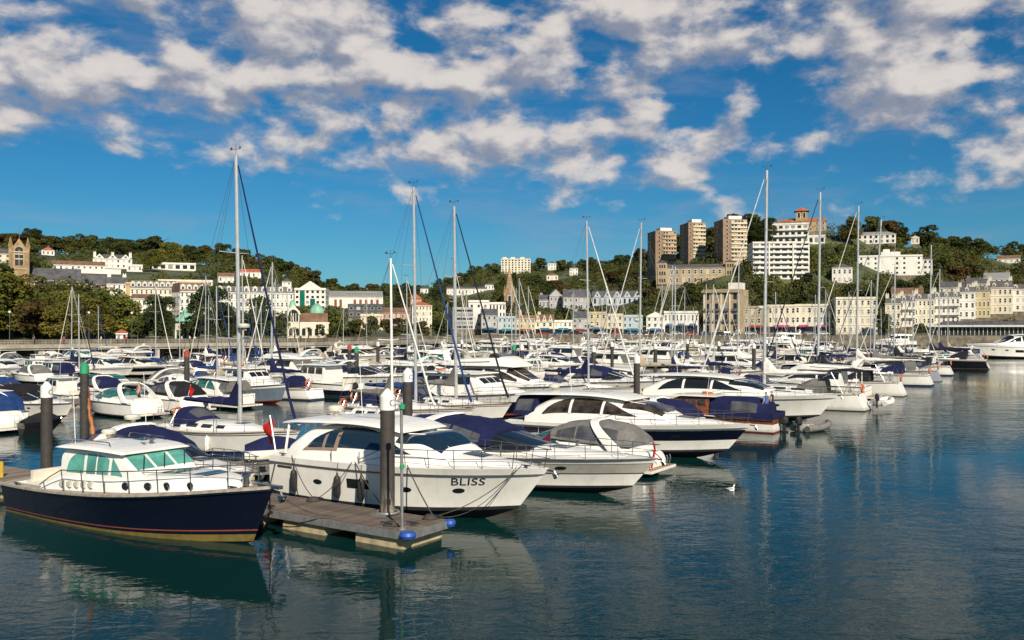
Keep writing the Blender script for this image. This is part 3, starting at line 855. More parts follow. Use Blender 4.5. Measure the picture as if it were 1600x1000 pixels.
B('hill_terrace', 'long white terrace on the wooded centre hill left of the spire', 698, 760, 451, 461, 'terrace', rows=1, cols=11, side=0, depth=8, roof='gable', rh=1.6, rmat=R_SLATE)
B('hill_villa', 'small white villa below the centre ridge', 758, 772, 445, 453, 'house', rows=1, cols=3, side=0, depth=7, roof='hip', rh=1.6)
B('hilltop_house', 'white house low on the left end of the centre hill', 657, 669, 451, 459, 'house', rows=1, cols=2, side=0, depth=7, roof='hip', rh=2)
r, W, H, yf = B('hilltop_flats', 'tall cream block of flats on the centre hilltop', 783, 829, 405, 427, 'flats', wall=W_PALE, rows=6, cols=9, win='dark', ww=.45, wh=.6, side=0, rot=0, depth=16)
for k in (.12, .4, .72): 
    mb = MB(); mb.box((-W / 2 + W * k, 0, H + 1.2), (4, 5, 2.4)); mb.build('roof_hut', W_PALE, r, flat=True)
def spire():
    d = 470; s = d / FPX; u = (796 - 800) / FPX
    base = on_land(796, 486).z
    z0 = CAM_H + (HOR - 486) * s
    root = empty('church_spire', (u * d, d, z0), 0)
    tag(root, 'slender brown stone church spire in front of the hilltop flats', 'church spire')
    BOXES.append((786, 806, 412, 486, d))
    mb = MB(); mb.box((0, 0, 1.5), (5.4, 5.4, 15)); mb.build('tower', W_STONE, root, flat=True)
    mb = MB(); mb.lathe([(2.9, 0), (.08, (456 - 412) * s)], n=8); mb.build('spire', W_STONE, root, flat=True, loc=(0, 0, 9.0))
    pn = MB(); pn.box((0, 0, 0), (.9, .9, 3)); pn.lathe([(.6, 1.5), (.02, 4.6)], n=4); me = pn.mesh('pinnacle', W_STONE, flat=True)
    for sx in (-1, 1):
        for sy in (-1, 1): inst('pinnacle', me, root, (sx * 2.5, sy * 2.5, 9))
    arch_window(root, 0, 4.0, 1.4, 4, -2.72, panes=1)
    mb = MB(); mb.prism([(-6.5, 0), (6.5, 0), (0, 5.5)], -2, 16); mb.v = [(q[0] + 6, q[1], q[2]) for q in mb.v]; mb.build('nave_roof', R_SLATE, root, flat=True, loc=(0, 0, -1))
spire()
B('hill_cottage', 'white stepped house on the hillside right of the hilltop flats', 856, 869, 411, 422, 'house', rows=2, cols=3, side=0, depth=8, roof='hip', rh=2)
B('hill_cottage', 'cream house among trees below the stepped white house', 854, 872, 430, 438, 'house', wall=W_PALE, rows=1, cols=3, side=0, depth=8, roof='hip', rh=2, rmat=R_BROWN)
B('hill_cottage', 'white house left of the fourth tall mast on the hillside', 890, 903, 419, 430, 'house', rows=2, cols=3, side=0, depth=8, roof='hip', rh=2)
B('slate_houses', 'grey front-gabled house with steep slate roof in the centre', 857, 880, 462, 482, 'house', wall=W_GREY, roof='front', rh=4, rows=2, cols=3, side=0, rot=6)
B('slate_terrace', 'dark slate-roofed terrace right of the grey gabled house', 880, 921, 464, 484, 'terrace', wall=W_GREY, roof='gable', rh=4.5, rows=2, cols=5, side=0, chim=4, cmat=W_BROWN)
B('low_grey_house', 'low grey house left of the grey gabled house', 842, 858, 468, 482, 'house', wall=W_GREY, roof='gable', rh=3, rows=1, cols=3, side=0, chim=1)
B('gabled_row', 'pale blue-grey row of five steep dormer gables on the slope', 926, 1003, 464, 477, 'terrace', wall=W_SLATEBLUE, roof='gable', rmat=R_SLATE, rh=3.8, rows=1, cols=10, gables=5, side=0, win='dark')
# pastel shops on the quay
shops = [
    ('shop_house', 'dark narrow shop house left of the pale blue one', 752, 777, 492, 521, W_GREY, 'gable', R_SLATE, 2.6, 3, 3, BLUEAW),
    ('shop_house', 'pale blue flat-fronted shop house on the far quay', 778, 806, 496, 522, W_BLUE, 'flat', R_SLATE, 0, 3, 4, TEALAW),
    ('shop_house', 'yellow shop house right of the pale blue one', 806, 836, 497, 522, W_YELLOW, 'mansard', R_BROWN, 1.2, 3, 5, REDAW),
    ('shop_house', 'three-gabled white and brown shop house on the far quay', 836, 865, 502, 522, W_PALE, 'gable', R_BROWN, 3.0, 2, 3, BLUEAW),
    ('shop_house', 'low white shop with teal fascia right of the three gables', 866, 894, 502, 522, W_WHITE, 'flat', R_SLATE, 0, 2, 4, TEALAW),
    ('shop_house', 'grey shop house with slate roof left of the fourth tall mast', 894, 919, 497, 522, W_GREY, 'gable', R_SLATE, 3, 3, 3, REDAW),
    ('shop_house', 'olive yellow shop house right of the fourth tall mast', 920, 948, 489, 522, W_YELLOW, 'flat', R_SLATE, 0, 3, 3, BLUEAW),
    ('shop_house', 'beige shop house left of the turquoise-awning shop', 948, 973, 492, 522, W_CREAM, 'flat', R_SLATE, 0, 3, 3, REDAW),
    ('shop_house', 'pale shop with broad turquoise awnings on the far quay', 973, 1004, 494, 522, W_BLUE, 'flat', R_SLATE, 0, 3, 4, TEALAW),
    ('shop_house', 'front-gabled white shop right of the fifth tall mast', 1010, 1038, 494, 522, W_WHITE, 'front', R_SLATE, 2.2, 3, 3, BLUEAW),
    ('ornate_house', 'ornate white arcaded shop house with blue awning left of the beige hotel', 1038, 1091, 488, 522, W_WHITE, 'flat', R_SLATE, 0, 2, 9, BLUEAW),
    ('shop_house', 'brown beige low building right of the grand beige hotel', 1162, 1200, 480, 522, W_BEIGE, 'flat', R_SLATE, 0, 3, 4, REDAW),
    ('shop_house', 'pale shop house with pink awning behind the right masts', 1200, 1243, 478, 522, W_PALE, 'flat', R_SLATE, 0, 3, 5, PINKAW),
    ('shop_house', 'cream shop house left of the white lettered hotel', 1243, 1296, 477, 522, W_PALE, 'flat', R_SLATE, 0, 3, 6, PINKAW),
]
for nm, lab, a, b, yt, yb, wl, rf, rm, rh, ro, co, aw in shops:
    B(nm, lab, a, b, yt, yb, 'shop', wall=wl, roof=rf, rmat=rm, rh=max(rh, .1), rows=ro, cols=co, side=0, d=table([750, 800, 900, 1300], [362, 366, 380, 372], (a + b) / 2), shop=(aw, max(1, co // 3)), gables=3 if 'three-gabled' in lab else 0,
      ww=.45 if 'ornate' not in lab else .4, wh=.6, group='shop houses on the far quay', chim=1 if rf in ('gable', 'mansard') else 0)
# grand hotel
r, W, H, yf = B('grand_hotel', 'grand four-storey beige stone hotel with tall dark windows', 1092, 1162, 454, 522, 'hotel', wall=W_BEIGE, rows=4, cols=4, ww=.36, wh=.68, side=0, d=372, bands=3, depth=14, rot=-16, win='dark')
mb = MB(); mb.box((W * .28, 1, H + 1.7), (W * .34, 7, 3.4)); mb.build('roof_hut', W_WHITE, r, flat=True)
mb = MB(); mb.box((0, yf - .35, H - .5), (W + .9, 1.0, .8)); mb.build('heavy_cornice', W_BEIGE, r, flat=True)
pil = MB(); pil.box((0, 0, H / 2), (.7, .3, H - 1)); pil_me = pil.mesh('pilaster', W_CREAM, flat=True)
for j in range(5): inst('pilaster', pil_me, r, (-W / 2 + .5 + (W - 1) * j / 4, yf - .16, 0))
bal = MB(); bal.box((0, -.5, 0), (2.6, 1.0, .2)); bal.box((0, -.96, .5), (2.6, .06, .9)); bal_me = bal.mesh('balcony', R_SLATE, flat=True)
for j in range(4):
    for i in (1, 2): inst('balcony', bal_me, r, (-W / 2 + W / 4 * (j + .5), yf - .02, H / 4 * i + .6))
# --- the three tower blocks and the villa below
def tower_block(x0, x1, yt, yb, floors, which, split):
    r, W, H, yf = B('tower_block', 'brown brick tower block with cream balcony bands, ' + which, x0, x1, yt, yb, 'tower block', wall=W_BROWN, rows=floors, cols=1, skip=[(i, 0) for i in range(floors)], side=0, rot=20, depth=15, cornice=False, found=14,
                    group='three tower blocks on the hill')
    fh = H / floors
    bx = MB(); bw = W * (1 - split)
    bx.box((0, -.3, 0), (bw, .6, fh * .40)); bme = bx.mesh('balcony', W_TAN if split > .35 else W_CREAM, flat=True)  # leftmost tower stands in shade: its balconies get a darker colour for it
    gx = MB(); gx.box((0, -.04, 0), (bw * .96, .12, fh * .50)); gme = gx.mesh('window_band', W_TAN, flat=True)
    nw = 5
    for i in range(floors):
        inst('balcony', bme, r, (W / 2 - bw / 2 - .1, yf - .02, fh * (i + .24)))
        q = inst('window_band', gme, r, (W / 2 - bw / 2 - .1, yf - .02, fh * (i + .74)))
        for j in range(nw):
            if rng.random() < .72:
                inst('window', pick('plain'), q, (-bw / 2 + bw / nw * (j + .5), -.10, 0), 0, (bw / nw * .8, 1, fh * .48))
        inst('window', WIN['plain'], r, (-W / 2 + W * split * .5, yf - .02, fh * (i + .6)), 0, (W * split * .3, 1, fh * .5))
        inst('window', WIN['plain'], r, (-W / 2 - .02, 2.0, fh * (i + .6)), -R(90), (2.0, 1, fh * .45))
    mb = MB(); mb.box((W * .1, 0, H + 1.4), (W * .55, 8, 2.8)); mb.build('roof_hut', W_WHITE, r, flat=True)
tower_block(1018, 1063, 362, 418, 9, 'leftmost and lowest of three', .36)
tower_block(1069, 1109, 349, 416, 11, 'the middle one of three', .28)
tower_block(1123, 1174, 344, 414, 11, 'rightmost and tallest of three', .34)
r, W, H, yf = B('hill_mansion', 'long golden stone mansion with two end towers below the tower blocks', 1026, 1147, 418, 444, 'mansion', wall=W_BEIGE, roof='hip', rh=2.2, rows=2, cols=13, side=0, depth=12)
for sx in (-.42, .44):
    mb = MB(); mb.box((W * sx, yf + 2.2, H * .66), (W * .12, 5.6, H * 1.32)); t = mb.build('end_tower', W_BEIGE, r, flat=True)
    mb = MB(); hip(mb, W * sx - W * .06, W * sx + W * .06, yf - .6, yf + 5, H * 1.32, 1.5); mb.build('tower_roof', R_SLATE, r, flat=True)
    for i in range(3):
        for k in (-1, 0, 1): inst('window', WIN['dark'], r, (W * sx + k * W * .03, yf - .62, H * (.25 + .42 * i)), 0, (W * .018, 1, H * .2))
# white balcony flats
r, W, H, yf = B('balcony_flats', 'large white block of flats with rows of balconies on the hill', 1174, 1267, 379, 436, 'flats', rows=7, cols=8, win='dark', ww=.7, wh=.5, side=3, rot=12, depth=13, balcony=1)
for k in (-.22, .2):
    mb = MB(); mb.box((W * k, yf - .8, H / 2), (.7, 1.7, H)); mb.build('fin_wall', W_WHITE, r, flat=True)
B('upper_flats', 'stepped white flats directly above the balcony flats', 1207, 1262, 350, 380, 'flats', rows=3, cols=6, win='dark', ww=.6, wh=.5, side=0, depth=9, balcony=1)
B('stepped_annex', 'low white annex stepping right from the upper flats', 1255, 1288, 369, 381, 'house', rows=1, cols=4, win='dark', ww=.6, side=0, depth=8)
r, W, H, yf = B('red_roof_mansion', 'stone mansion with red roofs and a square lookout tower on the hilltop', 1216, 1289, 346, 362, 'mansion', wall=W_STONE, roof='hip', rmat=R_RED, rh=2.5, rows=2, cols=8, side=0, chim=3, cmat=W_BROWN)
mb = MB(); mb.box((0, -1.5, H / 2 + 3.1), (6.6, 6.6, H + 6.2)); mb.build('lookout_tower', W_STONE, r, flat=True)
mb = MB(); hip(mb, -3.3, 3.3, -4.8, 1.8, H + 6.2, 2.6, over=1.0); mb.build('tower_roof', R_RED, r, flat=True)
for k in (-1.5, 1.5): arch_window(r, k, H + 2.2, 1.3, 3, -4.82, panes=1)
B('white_long_house', 'long white house with bay roof on the right hilltop', 1308, 1396, 367, 381, 'house', roof='hip', rmat=R_LEAD, rh=2, rows=2, cols=11, side=0, win='dark', depth=9)
r, W, H, yf = B('white_hillside_hotel', 'big plain white hotel with stair tower on the right hillside', 1341, 1440, 400, 430, 'hotel', rows=4, cols=9, win='dark', ww=.28, wh=.42, side=3, rot=10, depth=12, skip=[(i, j) for i in range(4) for j in (3, 4, 7)])
mb = MB(); mb.box((W * .02, 0, H + 1.2), (W * .3, 9, 2.4)); mb.box((-W * .03, 0, H + 3.2), (3.4, 4, 1.6)); mb.build('roof_hut', W_WHITE, r, flat=True)
B('hotel_wing', 'lower stepped white wing at the right of the hillside hotel', 1436, 1456, 405, 430, 'hotel', rows=3, cols=3, win='dark', ww=.5, wh=.4, side=0, roof='hip', rh=1.6)
B('white_house', 'white house with dark roof left of the big white hillside hotel', 1301, 1331, 418, 443, 'house', roof='hip', rh=2.4, rows=2, cols=4, side=0)
B('ruined_gable', 'small cream house on the right ridge', 1424, 1436, 371, 381, 'house', wall=W_PALE, roof='front', rh=1.5, rows=1, cols=2, side=0, depth=6)
B('ridge_house', 'white-gabled brown-roofed house at the far right of the ridge', 1560, 1592, 404, 411, 'house', roof='gable', rmat=R_BROWN, rh=2.5, rows=1, cols=4, side=0, depth=7)
# --- right waterfront terraces
def row_house(lab, a, b, yt, yb, wl, rows, cols, d, **k):
    kw = dict(roof='mansard', rh=2.2, side=0, dormers=max(1, cols // 2), bands=rows - 1, chim=2, cmat=W_PALE, group='seafront houses on the right'); kw.update(k)
    B('seafront_house', lab, a, b, yt, yb, 'house', wall=wl, rows=rows, cols=cols, d=d, **kw)
B('lettered_hotel', 'tall cream hotel with many windows behind the right masts', 1305, 1372, 466, 522, 'hotel', wall=W_PALE, rows=4, cols=7, d=362, side=2, rot=8, bands=3, depth=12)
row_house('pale house with slate mansard right of the tall cream hotel', 1384, 1407, 474, 512, W_PALE, 3, 3, 372)
row_house('cream house with iron verandah, second from the tall cream hotel', 1407, 1430, 470, 510, W_WHITE, 3, 4, 376, balcony=2)
row_house('cream house with four dormers left of the tenth mast', 1430, 1459, 467, 508, W_PALE, 3, 5, 380)
row_house('pale cream house with brown verandah right of the tenth mast', 1459, 1498, 464, 506, W_WHITE, 3, 6, 384, balcony=2)
row_house('bright white three-storey house above the glazed pavilion', 1498, 1523, 456, 498, W_WHITE, 3, 3, 388)
row_house('ochre yellow house beside the bright white house', 1523, 1546, 454, 496, W_YELLOW, 3, 4, 390)
row_house('ornate cream house with high dormers near the right edge', 1546, 1580, 449, 490, W_PALE, 3, 5, 394, rh=3.0)
row_house('white house with grey roof cut by the right edge', 1580, 1640, 451, 486, W_WHITE, 3, 7, 398)
for k, (a, b, yb) in enumerate(((1470, 1505, 458), (1512, 1540, 452), (1540, 1575, 444), (1395, 1440, 468))):
    B('back_house', ['slate-roofed house behind the pale cream house', 'cream house peeping over the bright white house', 'grey-roofed house behind the ornate dormers', 'brown-roofed house behind the seafront left end'][k], a, b, yb - 9, yb, 'house', wall=W_PALE, roof='gable', rmat=(R_SLATE, R_SLATE, R_LEAD, R_BROWN)[k], rh=3, rows=1, cols=5, side=0, d=415, chim=2, cmat=W_BROWN)
def glazed():
    d = 338; s = d / FPX; u = (1545 - 800) / FPX
    root = empty('glazed_pavilion', (u * d, d + 4, QZ + .4), -math.atan2(u, 1))
    tag(root, 'long low glazed pavilion with white fascia on the right quay', 'pavilion')
    BOXES.append((1470, 1625, 494, 526, d))
    W = 155 * s; n = 26
    mb = MB(); mb.box((0, 3, 1.6), (W, 6, 3.2)); mb.build('glass_wall', WING, root, flat=True)
    po = MB(); po.box((0, -.12, 1.6), (.22, .24, 3.2)); pm_ = po.mesh('mullion', W_WHITE, flat=True)
    for j in range(n + 1): inst('mullion', pm_, root, (-W / 2 + W * j / n, 0, 0))
    mb = MB(); mb.box((0, 2.4, 3.55), (W + 1, 8, .7)); mb.build('fascia', W_WHITE, root, flat=True)
    mb = MB(); hip(mb, -W / 2 + 2, W / 2 - 2, 0, 6, 3.9, 1.6); mb.build('roof', R_SLATE, root, flat=True)
glazed()

# ------------------------------------------------------------------ trees
def clear_of(p, y0, y1, hw, d, slack=.28):
    for a, b, t, bb, bd in BOXES:
        if d < bd + 4 and p + hw > a and p - hw < b and y1 > t and y0 < bb - (bb - t) * slack: return False
        if abs(d - bd) < 9 and a - 2 < p < b + 2: return False
    return True
# the broad trees of the left bank, one by one
near = [(-95, 203, 16, 'broad2', 1.2, 'beyond the left edge, nearer the picture'), (-165, 200, 17, 'broad1', 1.2, 'farthest beyond the left edge'), (-30, 205, 17, 'broad0', 1.2, 'cut by the left edge of the picture'), (20, 212, 15.5, 'broad1', 1.15, 'below the church tower'), (66, 205, 11.2, 'broad2', 1.1, 'left below the long church roof'), (104, 222, 12.6, 'broad0', 1.15, 'under the church chancel'),
        (150, 214, 12.6, 'broad1', 1.2, 'right of the church chancel'), (190, 210, 11.0, 'broad2', 1.1, 'at the right end of the broad green trees'), (52, 196, 9.5, 'hill3', 1.2, 'low and brownish before the broad green trees'), (96, 196, 9.0, 'broad2', 1.2, 'small and low in the row of broad trees'),
        (142, 196, 9.5, 'broad1', 1.2, 'small and rounded behind a street lamp')]
for p, d, h, key, wd, where in near:
    u = (p - 800) / FPX
    tree('broadleaf_tree', key, (u * d, d, QZ), h, 'broadleaf tree ' + where, 'broadleaf trees on the left bank', wd)
near2 = [(250, 202, 11, 'dark1', 1.0, 'dark spreading tree in front of the white hotel'), (224, 206, 6.5, 'hill0', 1.1, 'small tree left of the spreading dark tree'), (327, 204, 13.2, 'dark0', 1.0, 'tall dark conifer-like tree left of the tallest left mast'),
         (352, 210, 9, 'dark1', .9, 'smaller dark tree at the foot of the tall dark tree'), (408, 208, 10.8, 'dark1', .95, 'dark tree between the two left masts'), (300, 206, 6, 'hill1', 1.1, 'low tree beneath the green pavilion roof'), (388, 212, 7, 'hill1', 1.1, 'low tree right behind the tallest left mast'),
         (434, 214, 6.5, 'hill1', 1.0, 'low dark tree at the left corner of the cream hall'), (525, 236, 7.5, 'hill0', 1.1, 'bushy tree right of the cream hall'), (572, 240, 6.5, 'hill2', 1.2, 'bushy tree before the beige block'), (610, 250, 6, 'hill3', 1.2, 'brownish tree before the pink brick range'), (508, 232, 5, 'hill2', 1.2, 'low bush-like tree at the right end of the cream hall'), (545, 238, 5, 'hill1', 1.2, 'dark low tree before the dark clad block'),
         (632, 262, 6, 'hill0', 1.2, 'green tree left of the cream hotel'), (660, 280, 5.5, 'hill2', 1.2, 'small tree before the cream hotel'), (688, 300, 6, 'hill1', 1.2, 'dark tree between cream hotel and grey offices'), (1380, 352, 9, 'dark0', 1.1, 'dark tree right of the tall cream hotel'), (1440, 352, 5, 'hill1', 1.3, 'dark low tree before the seafront houses'),
         (1545, 362, 4.5, 'hill0', 1.8, 'round clipped tree above the glazed pavilion'), (1592, 362, 5, 'hill1', 1.8, 'dark clipped tree near the right edge')]
for p, d, h, key, wd, lab in near2:
    u = (p - 800) / FPX
    tree('shore_tree', key, (u * d, d, land(u * d, d)), h, lab, 'trees along the shore', wd)
for p, d, lab in ((460, 216, 'palm before the cream hall'), (482, 217, 'palm right before the cream hall doors'), (1418, 345, 'palm before the seafront houses')):
    u = (p - 800) / FPX
    e = empty('palm_tree', (u * d, d, QZ)); inst('crown', PALM, e); inst('trunk', PALMT, e); tag(e, 'small ' + lab, 'palm', 'palms on the promenade')
# ridge trees that stand out against the sky
for p, y, h, key, lab in ((301, 402, 12.5, 'dark0', 'single tall tree standing out on the left ridge'), (265, 402, 14, 'broad0', 'broad round tree crowning the left hill'), (236, 410, 11, 'broad1', 'bushy tree beside the modern white house'), (475, 452, 10, 'conifer', 'first dark pine above the office block'),
                          (506, 452, 10, 'conifer', 'second dark pine right of the office block'), (108, 384, 10, 'pine', 'flat-topped pine on the left ridge'), (1329, 366, 15, 'broad2', 'large rounded tree on the right hilltop'), (1200, 366, 15, 'dark0', 'dark tree right of the tallest tower block'), (1178, 375, 15, 'dark1', 'dark tree behind the tallest tower block'), (1528, 390, 11, 'pine', 'layered pine standing out on the right ridge'),
                          (1402, 374, 9, 'broad1', 'round tree at the right end of the white house'), (605, 452, 9, 'pine', 'flat pine behind the dark hall roof'), (40, 380, 12, 'broad2', 'broad tree behind the church tower'), (1000, 402, 15, 'dark1', 'dark tree left of the lowest tower block')):
    P = on_land(p, y + 14)
    tree('ridge_tree', key, P, h, lab, 'trees standing out on the ridge')
# the hillside wood: countable trees, then the growth between them
def wood_tree(p, y, h):
    P = on_land(p, y)
    if P.y > 1000 or P.y < slope(p)[0] + 8: return 0
    hpx = h * FPX / P.y
    if not clear_of(p, y - hpx, y, hpx * .34, P.y): return 0
    key = rng.choice(['hill0', 'hill1', 'hill2', 'hill0', 'hill1', 'hill2', 'hill3', 'dark1' if P.y < 600 else 'hill1', rng.choice(('conifer', 'pine', 'hill1', 'hill2'))])
    side = 'left' if p < 560 else 'centre' if p < 1010 else 'right'
    tree('woodland_tree', key, P - Vector((0, 0, .6)), h, {'left': 'rounded green tree in the wood on the left hill', 'centre': 'rounded dark tree in the wood on the centre hill', 'right': 'rounded dark tree in the wood on the right hill'}[side], side + ' hill wood', rng.uniform(.9, 1.35))
    return 1
n = 0
for i in range(150):                                     # along the ridge
    n += wood_tree(-20 + 11.0 * i + rng.uniform(-6, 6), table(_PX, _SKY, -20 + 11.0 * i) + rng.uniform(15, 24), rng.uniform(8, 14))
for i in range(6000):                                    # over the slopes
    if n >= 288: break
    p = rng.uniform(-20, 1620); sk = table(_PX, _SKY, p)
    n += wood_tree(p, sk + 18 + (500 - sk) * rng.random() ** 1.4 * .95, rng.uniform(7, 13))
def undergrowth():
    g = np.random.default_rng(5); bl = []
    k = 0
    while len(bl) < 8400 and k < 40000:
        k += 1
        p = rng.uniform(-380, 1900) if k % 5 == 0 else rng.uniform(-60, 1660); sk = table(_PX, _SKY, p)
        y = sk + 15 + (508 - sk) * rng.random() ** 1.3
        P = on_land(p, y)
        if P.y < slope(p)[0] + 3 or P.y > 1050: continue
        r = rng.choice((1.8, 2.6, 3.4, 4.4, 5.6)) * rng.uniform(.85, 1.15)
        hp = r * 1.5 * FPX / P.y
        if not clear_of(p, y - hp, y, hp * .7, P.y, .34): continue
        bl.append(((P.x, P.y, P.z + r * .45), r))
        for q in range(2): bl.append(((P.x + rng.uniform(-r, r), P.y + rng.uniform(-r, r), P.z + r * rng.uniform(.1, .7)), r * rng.uniform(.35, .6)))
    me = leaves('undergrowth', bl, 250000, .95, LEAFW, 9, lo=-.1, squash=.95)
    o = inst('woodland_undergrowth', me)
    tag(o, 'dense green shrubs and young trees covering the hillsides', 'shrubs', kind='stuff')
undergrowth()
# ------------------------------------------------------------------ boats: hull, house and fittings
def smooth_t(n, k=1.4): return [1 - (1 - i / n) ** k for i in range(n + 1)]

class Hull:
    def __init__(s, L, B, hs, hb, rake=1.5, t0=.42, p=2.3, stern=.9, zc=.12, rise=.20, cw=.93, cn=.62, flare=.55, keel=-.5, tr=0.0, sag=0.0, n=26):
        s.__dict__.update(locals())
    def sheer(s, t): return s.hs + (s.hb - s.hs) * t ** 1.5 - s.sag * math.sin(math.pi * min(1, t * 1.15))
    def beam(s, t):
        if t < s.t0: return s.B / 2 * (s.stern + (1 - s.stern) * math.sin(math.pi / 2 * t / s.t0))
        return s.B / 2 * max(0, 1 - ((t - s.t0) / (1 - s.t0)) ** s.p)
    def xof(s, t, z, sh): return t * s.L - s.rake * t ** 3 * (1 - (z + .35) / (sh + .35)) + s.tr * z * (1 - t) ** 8
    def P(s, t, q, side=1, off=0.0):
        sh = s.sheer(t); b = s.beam(t)
        zc = s.zc + s.rise * t ** 3 * (sh - s.zc) * .8
        yc = b * (s.cw - s.cn * t ** 2.4)
        z = zc + (sh - zc) * q
        y = yc + (b - yc) * q ** (1 + s.flare * t * t)
        return Vector((s.xof(t, z, sh), side * (y + off), z))
    def K(s, t):
        z = lerp(s.keel, s.zc + s.rise * s.hb * .8, t ** 5)
        return Vector((s.xof(t, z, s.sheer(t)), 0, z))
    def t_at(s, x): return max(0, min(1, x / s.L))

class House:
    """a lofted cabin, hood or roof: stations (x, z0, z1, half width below, half width above), squared-off by n"""
    def __init__(s, st, n=4.0, smooth=True):
        s.st = sorted(st); s.n = n; s.sm = smooth
    def at(s, x):
        S = s.st
        x = max(S[0][0], min(S[-1][0], x))
        for i in range(len(S) - 1):
            if x <= S[i + 1][0] + 1e-9: break
        t = (x - S[i][0]) / max(1e-9, S[i + 1][0] - S[i][0])
        if not s.sm: return [lerp(a, b, t) for a, b in zip(S[i][1:], S[i + 1][1:])]
        p0 = S[max(0, i - 1)]; p1 = S[i]; p2 = S[i + 1]; p3 = S[min(len(S) - 1, i + 2)]
        r = []
        h = p2[0] - p1[0]
        for k in range(1, 5):
            m1 = (p2[k] - p0[k]) / max(1e-9, p2[0] - p0[0]); m2 = (p3[k] - p1[k]) / max(1e-9, p3[0] - p1[0])
            sl = (p2[k] - p1[k]) / max(1e-9, h)
            lim = lambda m: max(min(m, 3 * abs(sl)), -3 * abs(sl)) if abs(sl) > 1e-6 else 0.0
            m1, m2 = lim(m1), lim(m2)
            r.append((2 * t**3 - 3 * t**2 + 1) * p1[k] + (t**3 - 2 * t**2 + t) * h * m1 + (-2 * t**3 + 3 * t**2) * p2[k] + (t**3 - t**2) * h * m2)
        return r
    def P(s, x, a):
        z0, z1, w0, w1 = s.at(x)
        th = (1 - abs(a)) * math.pi / 2
        k = max(0.0, math.sin(th)) ** (2 / s.n)
        y = (w0 + (w1 - w0) * k) * max(0.0, math.cos(th)) ** (2 / s.n)
        return Vector((x, math.copysign(y, a), z0 + (z1 - z0) * k))
    def S(s, x, r, side):
        z0, z1, w0, w1 = s.at(x)
        y = (w0 + (w1 - w0) * r) * (max(0, 1 - r ** s.n)) ** (1 / s.n)
        return Vector((x, side * y, z0 + (z1 - z0) * r))
    def mesh(s, mb, nx=None, na=12, m=0):
        x0, x1 = s.st[0][0], s.st[-1][0]
        nx = nx or 5 * (len(s.st) - 1) if s.sm else None
        xs = [lerp(x0, x1, i / nx) for i in range(nx + 1)] if nx else [q[0] for q in s.st]
        if s.sm: xs = sorted(set([round(q, 4) for q in xs] + [round(q[0], 4) for q in s.st]))
        an = []
        for i in range(2 * na + 1):
            u = i / na - 1
            an.append(math.copysign(abs(u) ** .8, u))
        ids = mb.grid([[s.P(x, a) for a in an] for x in xs], m)
        mb.face(ids[0], m); mb.face(ids[-1][::-1], m)
        for i in range(len(ids) - 1):
            mb.face((ids[i][0], ids[i + 1][0], ids[i + 1][-1], ids[i][-1]), m)

def offset_grid(fn, us, vs_, off):
    """sample fn(u, v) and push each point off its surface"""
    rows = []
    e = 1e-3
    for u in us:
        r = []
        for v in vs_:
            p = fn(u, v); du = fn(u + e, v) - fn(u - e, v); dv = fn(u, v + e) - fn(u, v - e)
            n = du.cross(dv)
            if n.length < 1e-12: n = Vector((0, 0, 1))
            n.normalize()
            if n.y * p.y < -1e-6 or (abs(n.y * p.y) <= 1e-6 and n.z < 0): n = -n
            if abs(n.z) > .75 and n.z < 0: n = -n
            r.append(p + n * off)
        rows.append(r)
    return rows

FEND = MB(); FEND.lathe([(.02, -.42), (.10, -.38), (.13, -.28), (.13, .22), (.10, .32), (.04, .38), (.03, .46)], n=8)
FEND_ME = {k: FEND.mesh('fender', v) for k, v in (('w', RUBW), ('n', RUBB), ('k', RUBBER))}
BALLF = MB(); BALLF.ball((0, 0, 0), .26, 8); BALLF_ME = BALLF.mesh('fender', RUBW)
CLEAT = MB(); CLEAT.tube([(-.14, 0, .07), (.14, 0, .07)], .018, 5); CLEAT.box((0, 0, .03), (.10, .04, .07)); CLEAT_ME = CLEAT.mesh('cleat', STEEL)
VENT = MB(); VENT.lathe([(.07, 0), (.07, .12), (.13, .16), (.13, .20), (.02, .24)], n=8); VENT_ME = VENT.mesh('vent', STEEL)
DOME = MB(); DOME.lathe([(.10, -.18), (.12, -.05), (.30, -.02), (.32, .08), (.26, .17), (.05, .20)], n=14); DOME_ME = DOME.mesh('radar_dome', GEL)
SAT = MB(); SAT.lathe([(.12, -.25), (.14, -.05), (.24, .02), (.30, .18), (.28, .36), (.16, .50), (.02, .54)], n=14); SAT_ME = SAT.mesh('satellite_dome', GEL)
ANCH = MB(); ANCH.tube([(-.35, 0, .05), (.25, 0, -.02), (.36, 0, -.18)], .03, 5); ANCH.prism([(.2, -.08), (.38, -.10), (.28, -.26)], -.08, .08); ANCH_ME = ANCH.mesh('anchor', STEEL, flat=True)
ANT = MB(); ANT.tube([(0, 0, 0), (-.15, 0, 2.2)], .016, 4, r1=.008); ANT_ME = ANT.mesh('antenna', MASTW)
def flag_mesh(m):
    mb = MB(); mb.tube([(0, 0, 0), (-.42, 0, 1.25)], .018, 5, m=0)
    rows = []
    for i in range(7):
        u = i / 6
        rows.append([(-.38 + .16 * u - .40 * v * (1 - .25 * u), .06 * math.sin(u * 5 + v * 4), 1.20 - .62 * u - .30 * v) for v in (0, .33, .66, 1)])
    mb.grid(rows, 1)
    rows2 = [[(x + .004, y + .006, z) for x, y, z in r] for r in rows]
    mb.grid(rows2, 1)
    return mb.mesh('ensign', [MASTW, m], sharp=60)
FLAG_ME = flag_mesh(REDF)
BURG = MB(); BURG.tube([(0, 0, 0), (0, 0, .6)], .012, 4); BURG.prism([(0, .58), (0, .28), (-.34, .30)], -.01, .01, 1); BURG_ME = BURG.mesh('burgee', [DARKST, PURP], flat=True)
